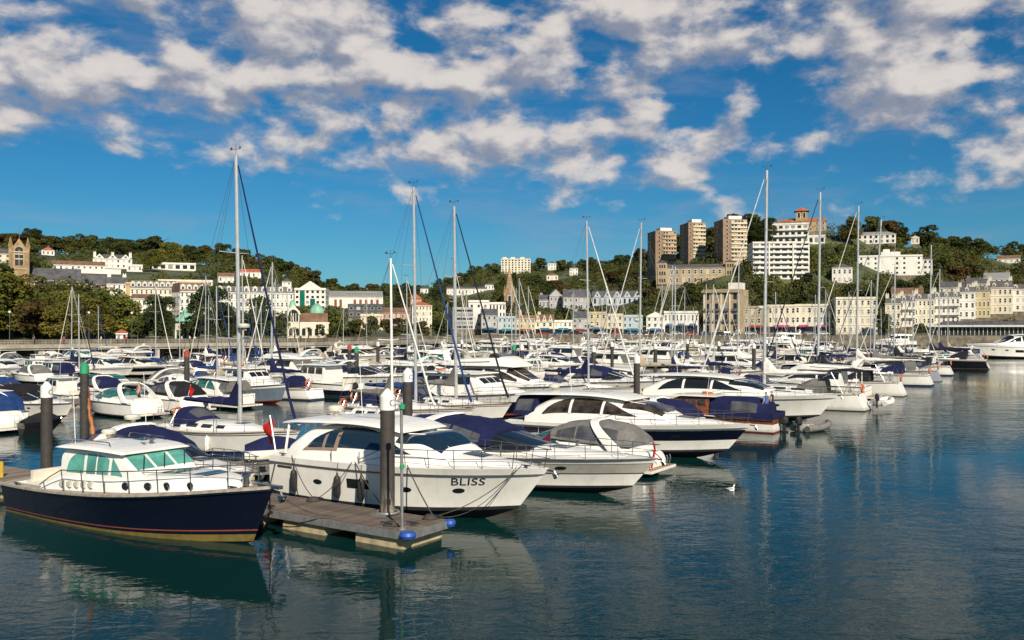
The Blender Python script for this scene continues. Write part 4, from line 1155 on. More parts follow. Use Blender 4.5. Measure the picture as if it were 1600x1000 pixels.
def outboard_mesh():
    mb = MB()
    h = House([(-.32, .35, .75, .16, .13), (-.1, .32, .92, .20, .15), (.18, .35, .80, .17, .12)], 4); h.mesh(mb, na=6)
    mb.box((-.08, 0, 0), (.22, .12, .75)); mb.box((-.12, 0, -.4), (.45, .08, .16)); mb.box((.12, 0, .3), (.2, .3, .18))
    return mb.mesh('outboard_motor', RUBBER)
OUTB_ME = outboard_mesh()
WHEEL = MB()
WHEEL.tube([(0, .42 * math.cos(k * math.pi / 8), .42 * math.sin(k * math.pi / 8)) for k in range(17)], .018, 5, cap=False)
for k in range(3): WHEEL.tube([(0, .42 * math.cos(k * 1.047), .42 * math.sin(k * 1.047)), (0, -.42 * math.cos(k * 1.047), -.42 * math.sin(k * 1.047))], .012, 4)
WHEEL_ME = WHEEL.mesh('steering_wheel', STEEL)
def seat_mesh(L=.6):
    mb = MB(); mb.box((0, 0, .22), (.55, L, .44)); mb.box((-.3, 0, .6), (.14, L, .5)); return mb.mesh('seat', SEATW)
SEAT_ME = seat_mesh(); BENCH_ME = seat_mesh(1.7)
LIFEB = MB()
LIFEB.tube([(0, .3 * math.cos(k * math.pi / 8), .3 * math.sin(k * math.pi / 8)) for k in range(17)], .07, 6, cap=False)
LIFEB_ME = LIFEB.mesh('lifebuoy', ORANGE)

class Boat:
    def __init__(s, name, hull, fine=False):
        s.root = empty(name); s.h = hull; s.fine = fine; s.L = hull.L; s.B = hull.B
    def add(s, name, mb, m, parent=None, **k): return mb.build(name, m, parent or s.root, **k)
    def put(s, name, me, loc, rz=0, scale=None, parent=None): return inst(name, me, parent or s.root, loc, rz, scale)
    def hull(s, bands, anti=ANTIF, n=None):
        """bands: [(top of band as a fraction of the topsides, material)]"""
        h = s.h; mb = MB(); mats = [anti]; lv = [0.0]; bm_ = []
        for q, m in bands:
            if m not in mats: mats.append(m)
            k = 3 if q - lv[-1] > .3 else (2 if q - lv[-1] > .12 else 1)
            a = lv[-1]
            for i in range(1, k + 1): lv.append(a + (q - a) * i / k); bm_.append(mats.index(m))
        ts = smooth_t(n or h.n)
        for side in (1, -1):
            rows = [[h.K(t), h.P(t, 0, side) + (h.K(t) - h.P(t, 0, side)) * .02] + [h.P(t, q, side) for q in lv] for t in ts]
            mb.grid(rows, mfun=lambda i, j: 0 if j == 0 else (bm_[0] if j == 1 else bm_[j - 2]))
        r0 = [h.P(0, q, 1) for q in lv]; r1 = [h.P(0, q, -1) for q in lv]
        ids = mb.grid([r0, r1], mfun=lambda i, j: bm_[j])
        mb.poly([h.K(0), r0[0], r1[0]], 0)
        return s.add('hull', mb, mats, sharp=32)
    def deck(s, m=DECK, well=None, inset=.03, drop=.02, floor=TEAK, wall=GEL):
        """well: (t0, t1, fraction of the beam, floor height)"""
        h = s.h; mb = MB()
        ts = smooth_t(20, 1.2)
        if well: ts = sorted(set(ts + [well[0], well[1]]))
        rows = []
        for t in ts:
            b = max(0, h.beam(t) - inset); z = h.sheer(t) - drop; x = h.xof(t, h.sheer(t), h.sheer(t))
            f = well[2] if well else .5
            rows.append([(x, -b, z), (x, -b * f, z + .04 * b), (x, 0, z + .06 * b), (x, b * f, z + .04 * b), (x, b, z)])
        ids = [[mb.vert(p) for p in r] for r in rows]
        for i in range(len(ts) - 1):
            inw = well and ts[i] >= well[0] - 1e-6 and ts[i + 1] <= well[1] + 1e-6
            for j in range(4):
                if inw and j in (1, 2): continue
                mb.face((ids[i][j], ids[i][j + 1], ids[i + 1][j + 1], ids[i + 1][j]))
        d = s.add('deck', mb, m, sharp=60)
        if well:
            w_ = MB()
            sel = [r for t, r in zip(ts, rows) if well[0] - 1e-6 <= t <= well[1] + 1e-6]
            zf = well[3]
            for j in (1, 3): w_.grid([[r[j], (r[j][0], r[j][1], zf)] for r in sel], 0)
            for r in (sel[0], sel[-1]): w_.poly([r[1], r[2], r[3], (r[3][0], r[3][1], zf), (r[1][0], r[1][1], zf)], 0)
            w_.grid([[(r[1][0], r[1][1], zf), (r[3][0], r[3][1], zf)] for r in sel], 1)
            s.add('cockpit', w_, [wall, floor], flat=True)
        return d
    def rub(s, q=1.0, r=.045, m=None, off=.02, t1=1.0):
        mb = MB(); ts = [x for x in smooth_t(24, 1.3) if x <= t1]
        pts = [s.h.P(t, q, 1, off) for t in ts]
        if t1 >= 1: pts += [s.h.P(t, q, -1, off) for t in ts[::-1][1:]]
        mb.tube(pts, r, 5)
        if t1 < 1: mb.tube([s.h.P(t, q, -1, off) for t in ts], r, 5)
        return s.add('rubbing_strake', mb, m or RUBBER)
    def rail(s, ta, tb, hgt=.65, inset=.10, n=6, m=STEEL, r=.016, mid=True, lean=.12, drop=True):
        """pulpit and side rail with stanchions, round the bow when tb is 1"""
        h = s.h; mb = MB()
        def top(t, side, k=1.0):
            e = min(1, (t - ta) / .10) if drop else 1
            p = h.P(t, 1, side, -inset if h.beam(t) > inset else -h.beam(t) * .9)
            return Vector((p.x + lean * k * (t > .9) * .8, p.y * (1 + .04 * k), p.z + hgt * k * (.25 + .75 * e)))
        ts = [lerp(ta, tb, i / 14) for i in range(15)]
        R1 = [top(t, 1) for t in ts]; R2 = [top(t, -1) for t in ts[::-1]]
        if tb > .95:
            mb.tube(R1 + R2, r, 5)
            if mid: mb.tube([top(t, 1, .52) for t in ts] + [top(t, -1, .52) for t in ts[::-1]], r * .7, 4)
        else:
            for q in (R1, R2): mb.tube(q, r, 5)
        ro = s.add('rail', mb, m)
        st = [lerp(ta + .02, min(tb, .985), i / (n - 1)) for i in range(n)]
        for side in (1, -1):
            for t in st:
                a = h.P(t, 1, side, -inset if h.beam(t) > inset else 0); b = top(t, side)
                q = MB(); q.tube([a, b], r * .9, 5)
                if s.fine: s.add('stanchion', q, m, parent=ro)
                else: 
                    k = len(mb.v); 
        if not s.fine:
            q = MB()
            for side in (1, -1):
                for t in st: q.tube([h.P(t, 1, side, -inset if h.beam(t) > inset else 0), top(t, side)], r * .9, 4)
            s.add('stanchion_row', q, m, parent=ro)['kind'] = 'stuff'
        return ro
    def house(s, name, st, m, n=4.0, parent=None, na=10, smooth=True, sharp=42):
        H = House(st, n, smooth); mb = MB(); H.mesh(mb, na=na)
        o = s.add(name, mb, m, parent, sharp=sharp)
        H.o = o
        return H
    def band(s, H, name, x0, x1, lo, hi, m, sides=(1, -1), nx=10, nr=3, off=.014, parent=None):
        """a pane that follows the side of a house between two height curves"""
        L0 = lo if callable(lo) else (lambda u: lo); H0 = hi if callable(hi) else (lambda u: hi)
        out = []
        for sd_ in sides:
            fn = lambda u, v: H.S(lerp(x0, x1, u), max(0.0, lerp(L0(u), H0(u), v)), sd_)
            us = [.002 + .996 * i / nx for i in range(nx + 1)]; vs_ = [.002 + .996 * i / nr for i in range(nr + 1)]
            mb = MB(); mb.grid(offset_grid(fn, us, vs_, off))
            out.append(s.add(name, mb, m, parent or H.o, sharp=60))
        return out
    def screen(s, H, name, x0, x1, a0, a1, m, nx=6, na=8, off=.014, parent=None):
        """a pane over the top or sloping front of a house"""
        fn = lambda u, v: H.P(u, v)
        us = [lerp(x0, x1, i / nx) for i in range(nx + 1)]; vs_ = [lerp(a0, a1, i / na) for i in range(na + 1)]
        mb = MB(); mb.grid(offset_grid(fn, us, vs_, off))
        return s.add(name, mb, m, parent or H.o, sharp=60)
    def screen_y(s, H, name, x0, x1, v0, v1, m, nx=4, na=4, off=.014):
        """as screen, with the edges given as fractions of the half width (for squared-off houses)"""
        def fn(u, v):
            a = 1 - math.acos(min(1, abs(v) ** (H.n / 2))) / (math.pi / 2)
            return H.P(u, math.copysign(a, v))
        us = [lerp(x0, x1, i / nx) for i in range(nx + 1)]; vs_ = [lerp(v0, v1, i / na) for i in range(na + 1)]
        mb = MB(); rows = []
        for u in us:
            r = []
            for v in vs_:
                p = fn(u, v); sl = fn(u + .01, v) - fn(u - .01, v); nn = Vector((-sl.z, 0, sl.x)).normalized(); r.append(p + nn * off)
            rows.append(r)
        mb.grid(rows)
        return s.add(name, mb, m, H.o, sharp=60)
    def bar(s, H, name, pts, r, m, parent=None):
        mb = MB(); mb.tube([H.P(x, a) for x, a in pts], r, 5)
        return s.add(name, mb, m, parent or H.o)
    def arch(s, xb, xt, zb, zt, w0, w1, chord, thick, m, name='radar_arch', n=3.0, chord_top=None):
        mb = MB(); rows = []
        for i in range(17):
            a = math.pi * i / 16
            k = math.sin(a) ** (2 / n)
            y = (w0 + (w1 - w0) * k) * math.copysign(abs(math.cos(a)) ** (2 / n), math.cos(a)); z = zb + (zt - zb) * k
            x = xb + (xt - xb) * k
            c = lerp(chord, chord_top or chord, k) / 2
            ny, nz = math.cos(a), math.sin(a)
            rows.append([(x - c, y - ny * thick / 2, z - nz * thick / 2), (x + c, y - ny * thick / 2, z - nz * thick / 2), (x + c * .8, y + ny * thick / 2, z + nz * thick / 2), (x - c * .8, y + ny * thick / 2, z + nz * thick / 2)])
        ids = mb.grid(rows, closed=True); mb.face(ids[0]); mb.face(ids[-1][::-1])
        return s.add(name, mb, m, sharp=50)
    def hullpane(s, name, ta, tb, q0, q1, m, sides=(1, -1), off=.015, nx=5, oval=False):
        for sd_ in sides:
            if oval:
                cx, cq = (ta + tb) / 2, (q0 + q1) / 2; n = 12
                mb = MB()
                rim = [s.h.P(cx + (tb - ta) / 2 * math.cos(2 * math.pi * k / n), cq + (q1 - q0) / 2 * math.sin(2 * math.pi * k / n), sd_, off) for k in range(n)]
                mb.poly(rim)
                s.add(name, mb, m)
            else:
                fn = lambda u, v: s.h.P(u, v, sd_)
                mb = MB(); mb.grid([[s.h.P(lerp(ta, tb, i / nx), lerp(q0, q1, j / 2), sd_, off) for j in range(3)] for i in range(nx + 1)])
                s.add(name, mb, m)
    def letters(s, txt, t_mid, q_mid, size, m=INK, side=-1, off=.02, stretch=1.0):
        """lettering laid on the hull side"""
        v, f = text_shape(txt); mb = MB(); h = s.h
        for x, y, _ in v:
            t = t_mid + (-side) * x * size * stretch / h.L
            zspan = h.sheer(t) - h.zc
            mb.vert(h.P(t, q_mid + y * size / zspan, side, off))
        for q in f: mb.face(q)
        return s.add('lettering', mb, m, flat=True)
    def platform(s, d=.9, z=.32, w_=.44):
        mb = MB(); mb.box((-d / 2 + .1, 0, z), (d, s.B * 2 * w_, .14)); mb.box((-d / 2 + .1, 0, z + .078), (d * .9, s.B * 1.9 * w_, .016), 1)
        return s.add('swim_platform', mb, [GEL, TEAK], flat=True)
    def bathing_ladder(s, y=-.5):
        mb = MB()
        for k in (-.16, .16): mb.tube([(-.75, y + k, .4), (-.82, y + k, .9), (-.78, y + k, 1.05)], .016, 4)
        for q in (.5, .68, .86): mb.tube([(-.78, y - .16, q), (-.78, y + .16, q)], .014, 4)
        return s.add('bathing_ladder', mb, STEEL)
    def fenders(s, ts, side=-1, kind='w', z=None):
        for t in ts:
            p = s.h.P(t, .55, side, .14)
            f = s.put('fender', FEND_ME[kind], (p.x, p.y, p.z if z is None else z))
            top = s.h.P(t, 1, side, .02)
            mb = MB(); mb.tube([(0, 0, .44), Vector(top) - Vector((p.x, p.y, p.z if z is None else z))], .012, 4); s.add('lanyard', mb, ROPE, parent=f)
    def done(s, look, cat, group):
        s.look = look; s.cat = cat; s.group = group
        return s

def arc(lo, hi, e=.6):
    """height curve rising from lo at both ends to hi"""
    return lambda u: lo + (hi - lo) * max(0, 1 - abs(2 * u - 1) ** (2 / e)) ** .5

# --- sports cruiser with canvas cockpit hood
def sport_cruiser(name='sports_cruiser', L=10.5, B=3.4, hs=1.15, hb=1.65, bands=None, canvas_m=C_NAVY, hood=True, arch=True, fine=False, glass=GLASS, anti=ANTIF, hull_m=GEL, stripe=None, clear=True, screen_m=None, tender=False):
    h = Hull(L, B, hs, hb, rake=1.7, p=2.4, zc=.14, flare=.5, tr=.12)
    b = Boat(name, h, fine)
    b.hull(bands or [(.10, ANTIF), (.55, hull_m), (.60, stripe or hull_m), (1, GEL)], anti)
    b.rub(.97, .035, RUBBER if stripe else DARKST)
    b.deck(well=(.03, .40, .74, hs - .45))
    z = h.sheer
    # raised foredeck
    tr = b.house('foredeck_trunk', [(.40 * L, z(.4) - .05, z(.4) + .46, .40 * B, .35 * B), (.60 * L, z(.6) - .05, z(.6) + .40, .34 * B, .28 * B), (.78 * L, z(.78) - .05, z(.78) + .22, .22 * B, .16 * B), (.90 * L, z(.9) - .05, z(.9) + .05, .10 * B, .05 * B)], GEL, 3.2)
    co = b.house('cockpit_coaming', [(.02 * L, z(0) - .05, z(0) + .34, .44 * B, .40 * B), (.25 * L, z(.2) - .05, z(.2) + .42, .45 * B, .41 * B), (.46 * L, z(.45) - .05, z(.45) + .50, .43 * B, .38 * B)], GEL, 6)
    b.screen(tr, 'deck_hatch', .66 * L, .72 * L, -.18, .18, glass, off=.02)
    ws = b.house('windscreen', [(.34 * L, z(.4) + .3, z(.4) + 1.02, .40 * B, .33 * B), (.48 * L, z(.4) + .3, z(.4) + 1.03, .39 * B, .31 * B), (.56 * L, z(.4) + .3, z(.4) + .78, .36 * B, .28 * B), (.63 * L, z(.6) + .3, z(.6) + .42, .30 * B, .22 * B)], screen_m or glass, 3.4)
    for a in (-.52, 0, .52): b.bar(ws, 'screen_frame', [(.49 * L, a), (.56 * L, a), (.625 * L, a)], .022, GEL if not fine else STEEL)
    mb = MB(); mb.tube([ws.P(.485 * L, a / 8) for a in range(-8, 9)], .03, 5); b.add('screen_top_rail', mb, STEEL)
    if arch:
        b.arch(.10 * L, .27 * L, z(.1) + .1, z(.2) + 1.66, .475 * B, .385 * B, .85, .09, GEL, chord_top=.42, n=3.6)
    if hood:
        ho = b.house('canopy', [(.03 * L, z(0) + .38, z(0) + .85, .41 * B, .33 * B), (.10 * L, z(0) + .36, z(0) + 1.40, .42 * B, .34 * B), (.26 * L, z(.2) + .40, z(.2) + 1.57, .43 * B, .34 * B), (.42 * L, z(.4) + .42, z(.4) + 1.38, .415 * B, .33 * B), (.50 * L, z(.4) + .46, z(.4) + 1.09, .405 * B, .315 * B)], canvas_m, 3.6)
        if fine:
            for q in (.07, .105, .215, .345, .43): b.bar(ho, 'hood_seam', [(q * L, k / 8) for k in range(-8, 9)], .022, canvas_m)
            mb = MB(); mb.tube([ho.P(.06 * L + .42 * L * k / 10, 0) for k in range(11)], .018, 4); b.add('hood_zip', mb, canvas_m, parent=ho.o)
        if clear:
            b.band(ho, 'canopy_window', .11 * L, .21 * L, .16, .78, VINYL); b.band(ho, 'canopy_window', .22 * L, .34 * L, .16, .78, VINYL); b.band(ho, 'canopy_window', .35 * L, .46 * L, .16, lambda u: .76 - .2 * u, VINYL)
    else:
        for x, y in ((.33, .18), (.33, -.18)): b.put('seat', SEAT_ME, (x * L, y * B, hs - .43))
        b.put('bench', BENCH_ME, (.10 * L, 0, hs - .43))
        b.put('steering_wheel', WHEEL_ME, (.39 * L, -.18 * B, hs + .35), 0, (.5, .5, .5))
    b.rail(.45, 1.0, .55, .10, 7)
    b.platform()
    tl = b.house('transom_locker', [(-.42, .40, hs - .18, .36 * B, .33 * B), (-.30, .40, hs + .02, .39 * B, .35 * B), (.10, .40, hs + .12, .42 * B, .38 * B), (.22, .40, hs + .10, .42 * B, .38 * B)], GEL, 4.5)
    b.bathing_ladder()
    for sy in (-1, 1): b.put('cleat', CLEAT_ME, h.P(.04, 1, sy, -.1))
    b.put('anchor', ANCH_ME, (L - .05, 0, h.hb - .05))
    for t in (.62, .75): b.hullpane('porthole', t - .018, t + .018, .62, .74, GLASS, oval=True)
    return b

# --- hardtop cruiser
def hardtop(name='hardtop_cruiser', L=12.3, B=3.9, hs=1.6, hb=1.95, bands=None, fine=False, roof_h=1.85, glass=GLASS, frame=None, canvas_m=C_NAVY, anti=ANTIF, side_hi=.88, aft_canvas=True, stripe=None, roof_m=GEL, ports=(.30, .62, .76), hw=(.44, .53), pq=.58):
    h = Hull(L, B, hs, hb, rake=1.9, p=2.5, zc=.2, flare=.5, tr=.05)
    b = Boat(name, h, fine)
    b.hull(bands or [(.08, ANTIF), (.82, GEL), (.845, stripe or DARKST), (1, GEL)], anti)
    b.rub(.84, .03, DARKST)
    b.deck(well=(.03, .16, .72, hs - .5))
    z = h.sheer
    # raised foredeck
    tr = b.house('foredeck_trunk', [(.50 * L, z(.5) - .05, z(.5) + .55, .41 * B, .36 * B), (.66 * L, z(.66) - .05, z(.66) + .44, .33 * B, .26 * B), (.82 * L, z(.82) - .05, z(.82) + .22, .20 * B, .14 * B), (.93 * L, z(.93) - .05, z(.93) + .04, .08 * B, .04 * B)], GEL, 3.0)
    rz_ = z(.4) + roof_h
    cab = b.house('cabin', [(.10 * L, z(.1) - .05, z(.1) + .62, .455 * B, .43 * B), (.15 * L, z(.1) - .05, z(.1) + 1.05, .46 * B, .41 * B), (.22 * L, z(.2) - .05, rz_ - .16, .46 * B, .37 * B), (.36 * L, z(.3) - .05, rz_ - .02, .455 * B, .34 * B), (.48 * L, z(.4) - .05, rz_ - .10, .45 * B, .325 * B), (.54 * L, z(.5) - .05, rz_ - .30, .44 * B, .33 * B), (.62 * L, z(.6) - .05, z(.6) + 1.02, .40 * B, .31 * B), (.70 * L, z(.7) - .05, z(.7) + .48, .33 * B, .26 * B)], roof_m, 4.2, na=12)
    ws = b.screen(cab, 'windscreen', .525 * L, .685 * L, -.66, .66, glass, nx=8, na=14)
    for a in (-.22, .22): b.bar(cab, 'screen_frame', [(.53 * L, a), (.60 * L, a), (.685 * L, a)], .03, GEL)
    b.band(cab, 'side_window', .18 * L, .60 * L, lambda u: .37 + .04 * u, lambda u: .40 + (side_hi - .40) * max(0, 1 - abs(2 * (u ** .8) - .98) ** 2.6), glass, nx=20, nr=5)
    if frame: 
        b.band(cab, 'window_surround', .165 * L, .31 * L, lambda u: .30, lambda u: .32 + .60 * u ** .75, frame, nx=10, nr=4, off=.02)
        b.band(cab, 'aft_window', .185 * L, .245 * L, lambda u: .38, lambda u: .40 + .36 * u ** .85, glass, nx=8, nr=3, off=.034)
        b.band(cab, 'aft_window', .256 * L, .295 * L, lambda u: .38, lambda u: .76 + .08 * u, glass, nx=5, nr=3, off=.034)
    else:
        for u in (.30, .44): b.band(cab, 'window_pillar', u * L, (u + .012) * L, .36, .86, GEL, nx=2, off=.03)
    # hardtop with overhang to the stern
    top = b.house('hardtop_roof', [(.03 * L, rz_ - .22, rz_ - .12, .34 * B, .30 * B), (.12 * L, rz_ - .12, rz_ + .02, .38 * B, .34 * B), (.36 * L, rz_ - .04, rz_ + .14, .375 * B, .31 * B), (.50 * L, rz_ - .14, rz_ + .03, .35 * B, .29 * B), (.545 * L, rz_ - .24, rz_ - .12, .33 * B, .27 * B)], roof_m, 3.4)
    b.screen(top, 'sunroof', .30 * L, .42 * L, -.2, .2, GEL2, off=.015)
    if aft_canvas:
        ca = b.house('aft_canopy', [(.035 * L, z(0) + .35, rz_ - .22, .42 * B, .30 * B), (.14 * L, z(0) + .35, rz_ - .12, .44 * B, .33 * B)], canvas_m, 5, smooth=False)
        b.band(ca, 'canopy_window', .045 * L, .125 * L, .22, .8, VINYL)
    else:
        for sy in (-1, 1):
            mb = MB(); mb.tube([(.05 * L, sy * .36 * B, z(0)), (.06 * L, sy * .33 * B, rz_ - .15)], .05, 6); b.add('roof_post', mb, GEL)
        b.put('bench', BENCH_ME, (.07 * L, 0, hs - .48))
    b.rail(.42, 1.0, .6, .12, 8, STEEL if not fine else DARKST)
    b.platform(1.1, .36)
    b.screen(tr, 'deck_hatch', .72 * L, .79 * L, -.22, .22, glass, off=.02)
    b.put('anchor', ANCH_ME, (L - .05, 0, h.hb - .08))
    b.put('radar_dome', DOME_ME, (.16 * L, 0, rz_ + .25)); b.put('antenna', ANT_ME, (.20 * L, .25 * B, rz_))
    b.hullpane('hull_window', hw[0], hw[1], .42, .64, GLASS)
    for t in ports: b.hullpane('porthole', t - .02, t + .02, pq - .06, pq + .06, GLASS, oval=True)
    b.top_z = rz_
    return b

# --- flybridge yacht
def flybridge(name='flybridge_yacht', L=14.5, B=4.4, hs=1.7, hb=2.3, bands=None, fine=False, glass=GLASS, canvas_m=C_NAVY, anti=ANTIF, bimini=True, mastarch=True):
    h = Hull(L, B, hs, hb, rake=2.2, p=2.5, zc=.22, flare=.6)
    b = Boat(name, h, fine)
    b.hull(bands or [(.07, ANTIF), (.60, GEL), (.63, DARKST), (1, GEL)], anti)
    b.rub(.98, .035, RUBBER)
    b.deck(well=(.03, .20, .74, hs - .55))
    z = h.sheer; rz_ = z(.4) + 1.75
    b.house('foredeck_trunk', [(.52 * L, z(.5) - .05, z(.5) + .5, .40 * B, .35 * B), (.70 * L, z(.7) - .05, z(.7) + .38, .28 * B, .21 * B), (.88 * L, z(.88) - .05, z(.88) + .06, .12 * B, .06 * B)], GEL, 3.2)
    cab = b.house('saloon', [(.18 * L, z(.2) - .05, rz_ - .05, .44 * B, .39 * B), (.40 * L, z(.4) - .05, rz_, .44 * B, .38 * B), (.52 * L, z(.5) - .05, rz_ - .12, .43 * B, .36 * B), (.60 * L, z(.6) - .05, z(.6) + 1.0, .38 * B, .31 * B), (.68 * L, z(.68) - .05, z(.68) + .44, .31 * B, .24 * B)], GEL, 4.4, na=12)
    b.screen(cab, 'windscreen', .525 * L, .665 * L, -.64, .64, glass, nx=8, na=12)
    for a in (-.24, .24): b.bar(cab, 'screen_frame', [(.53 * L, a), (.60 * L, a), (.665 * L, a)], .035, GEL)
    b.band(cab, 'side_window', .20 * L, .36 * L, .42, .84, glass, nx=8); b.band(cab, 'side_window', .375 * L, .60 * L, .42, lambda u: .84 - .26 * u ** 2, glass, nx=12)
    fl = b.house('flybridge', [(.05 * L, rz_ - .05, rz_ + .10, .40 * B, .39 * B), (.14 * L, rz_ - .08, rz_ + .42, .43 * B, .42 * B), (.36 * L, rz_ - .06, rz_ + .62, .43 * B, .40 * B), (.48 * L, rz_ - .04, rz_ + .70, .40 * B, .36 * B), (.58 * L, rz_ - .12, rz_ + .10, .34 * B, .30 * B)], GEL, 5)
    b.band(fl, 'fly_stripe', .20 * L, .42 * L, .42, .52, DARKST)
    fw = b.house('fly_screen', [(.40 * L, rz_ + .6, rz_ + .98, .34 * B, .31 * B), (.47 * L, rz_ + .6, rz_ + .74, .34 * B, .31 * B)], GLASSBR, 4)
    if mastarch: b.arch(.10 * L, .05 * L, rz_ + .3, rz_ + 1.25, .38 * B, .30 * B, .8, .09, GEL, chord_top=.5)
    b.put('radar_dome', DOME_ME, (.06 * L, 0, rz_ + 1.45)); b.put('antenna', ANT_ME, (.07 * L, .25 * B, rz_ + 1.2))
    if bimini:
        b.house('bimini', [(.12 * L, rz_ + 1.5, rz_ + 1.58, .36 * B, .32 * B), (.24 * L, rz_ + 1.52, rz_ + 1.72, .37 * B, .32 * B), (.36 * L, rz_ + 1.46, rz_ + 1.56, .35 * B, .31 * B)], canvas_m, 3)
        for x in (.14, .34):
            mb = MB(); mb.tube([(x * L + .2, -.38 * B, rz_ + .4), (x * L, -.33 * B, rz_ + 1.52), (x * L, .33 * B, rz_ + 1.52), (x * L + .2, .38 * B, rz_ + .4)], .02, 4)
            b.add('bimini_hoop', mb, STEEL)
    for sy in (-1, 1):
        mb = MB(); mb.tube([(.07 * L, sy * .36 * B, z(0)), (.07 * L, sy * .35 * B, rz_)], .05, 6); b.add('roof_post', mb, GEL)
    b.rail(.36, 1.0, .7, .12, 9)
    b.platform(1.2, .36)
    b.put('anchor', ANCH_ME, (L - .05, 0, h.hb - .1))
    for t in (.48, .60, .70): b.hullpane('hull_window', t - .03, t + .03, .44, .56, GLASS)
    return b

# --- wheelhouse motor boat / small fishing boat
def wheelhouse(name='wheelhouse_boat', L=7.6, B=2.8, hs=.95, hb=1.5, bands=None, fine=False, glass=GLASS, wood=False, anti=ANTIFR, canvas_m=None, roof_m=GEL, cab=(.30, .62), gear=True):
    h = Hull(L, B, hs, hb, rake=.9, p=2.1, zc=.02, cw=.9, flare=.5, stern=.84)
    b = Boat(name, h, fine)
    b.hull(bands or [(.10, ANTIFR), (.90, GEL), (1, C_NAVY)], anti)
    b.rub(.95, .04, RUBBER)
    b.deck(well=(.04, .30, .78, hs - .4), floor=TEAKG)
    z = h.sheer; x0, x1 = cab
    b.house('cuddy', [(x1 * L - .2, z(x1) - .05, z(x1) + .55, .40 * B, .34 * B), ((x1 + .16) * L, z(x1 + .16) - .05, z(x1 + .16) + .42, .28 * B, .21 * B), ((x1 + .25) * L, z(x1 + .25) - .05, z(x1 + .25) + .10, .13 * B, .08 * B)], GEL, 3.6)
    zt = z(.4) + 1.6
    H = b.house('cabin', [(x0 * L, z(x0) - .05, zt, .39 * B, .36 * B), ((x1 - .05) * L, z(x1) - .05, zt, .39 * B, .34 * B), (x1 * L, z(x1) - .05, zt - .25, .385 * B, .335 * B), ((x1 + .05) * L, z(x1) - .05, z(x1) + .75, .36 * B, .32 * B)], VARN if wood else GEL, 9, smooth=False)
    nwin = 3
    for k in range(nwin):
        a = lerp(x0 + .02, x1 - .03, k / nwin); c = lerp(x0 + .02, x1 - .03, (k + .86) / nwin)
        b.band(H, 'side_window', a * L, c * L, .50, .86, glass, nx=3)
    for a0, a1 in ((-.90, -.36), (-.28, .28), (.36, .90)): b.screen_y(H, 'windscreen', (x1 + .004) * L, (x1 + .044) * L, a0, a1, glass)
    b.house('cabin_roof', [((x0 - .05) * L, zt, zt + .06, .40 * B, .38 * B), ((x0 + x1) / 2 * L, zt, zt + .13, .41 * B, .38 * B), ((x1 + .01) * L, zt - .02, zt + .06, .38 * B, .36 * B)], roof_m, 4)
    if canvas_m:
        ho = b.house('aft_canopy', [(.05 * L, hs + .05, zt - .35, .40 * B, .34 * B), (.16 * L, hs + .05, zt + .02, .41 * B, .35 * B), ((x0 - .01) * L, hs + .05, zt - .02, .40 * B, .35 * B)], canvas_m, 4)
        b.band(ho, 'canopy_window', .10 * L, .26 * L, .3, .8, VINYL)
    elif gear:
        b.put('bench', BENCH_ME, (.09 * L, 0, hs - .38))
    b.put('antenna', ANT_ME, (x0 * L + .3, .2 * B, zt + .1), 0, (1, 1, .8))
    b.rail(.52, 1.0, .5, .08, 6)
    b.put('outboard_motor', OUTB_ME, (-.22, 0, .45))
    if fine: b.put('lifebuoy', LIFEB_ME, (x0 * L + .5, 0, zt + .22), 0).rotation_euler = (0, R(80), 0)
    return b

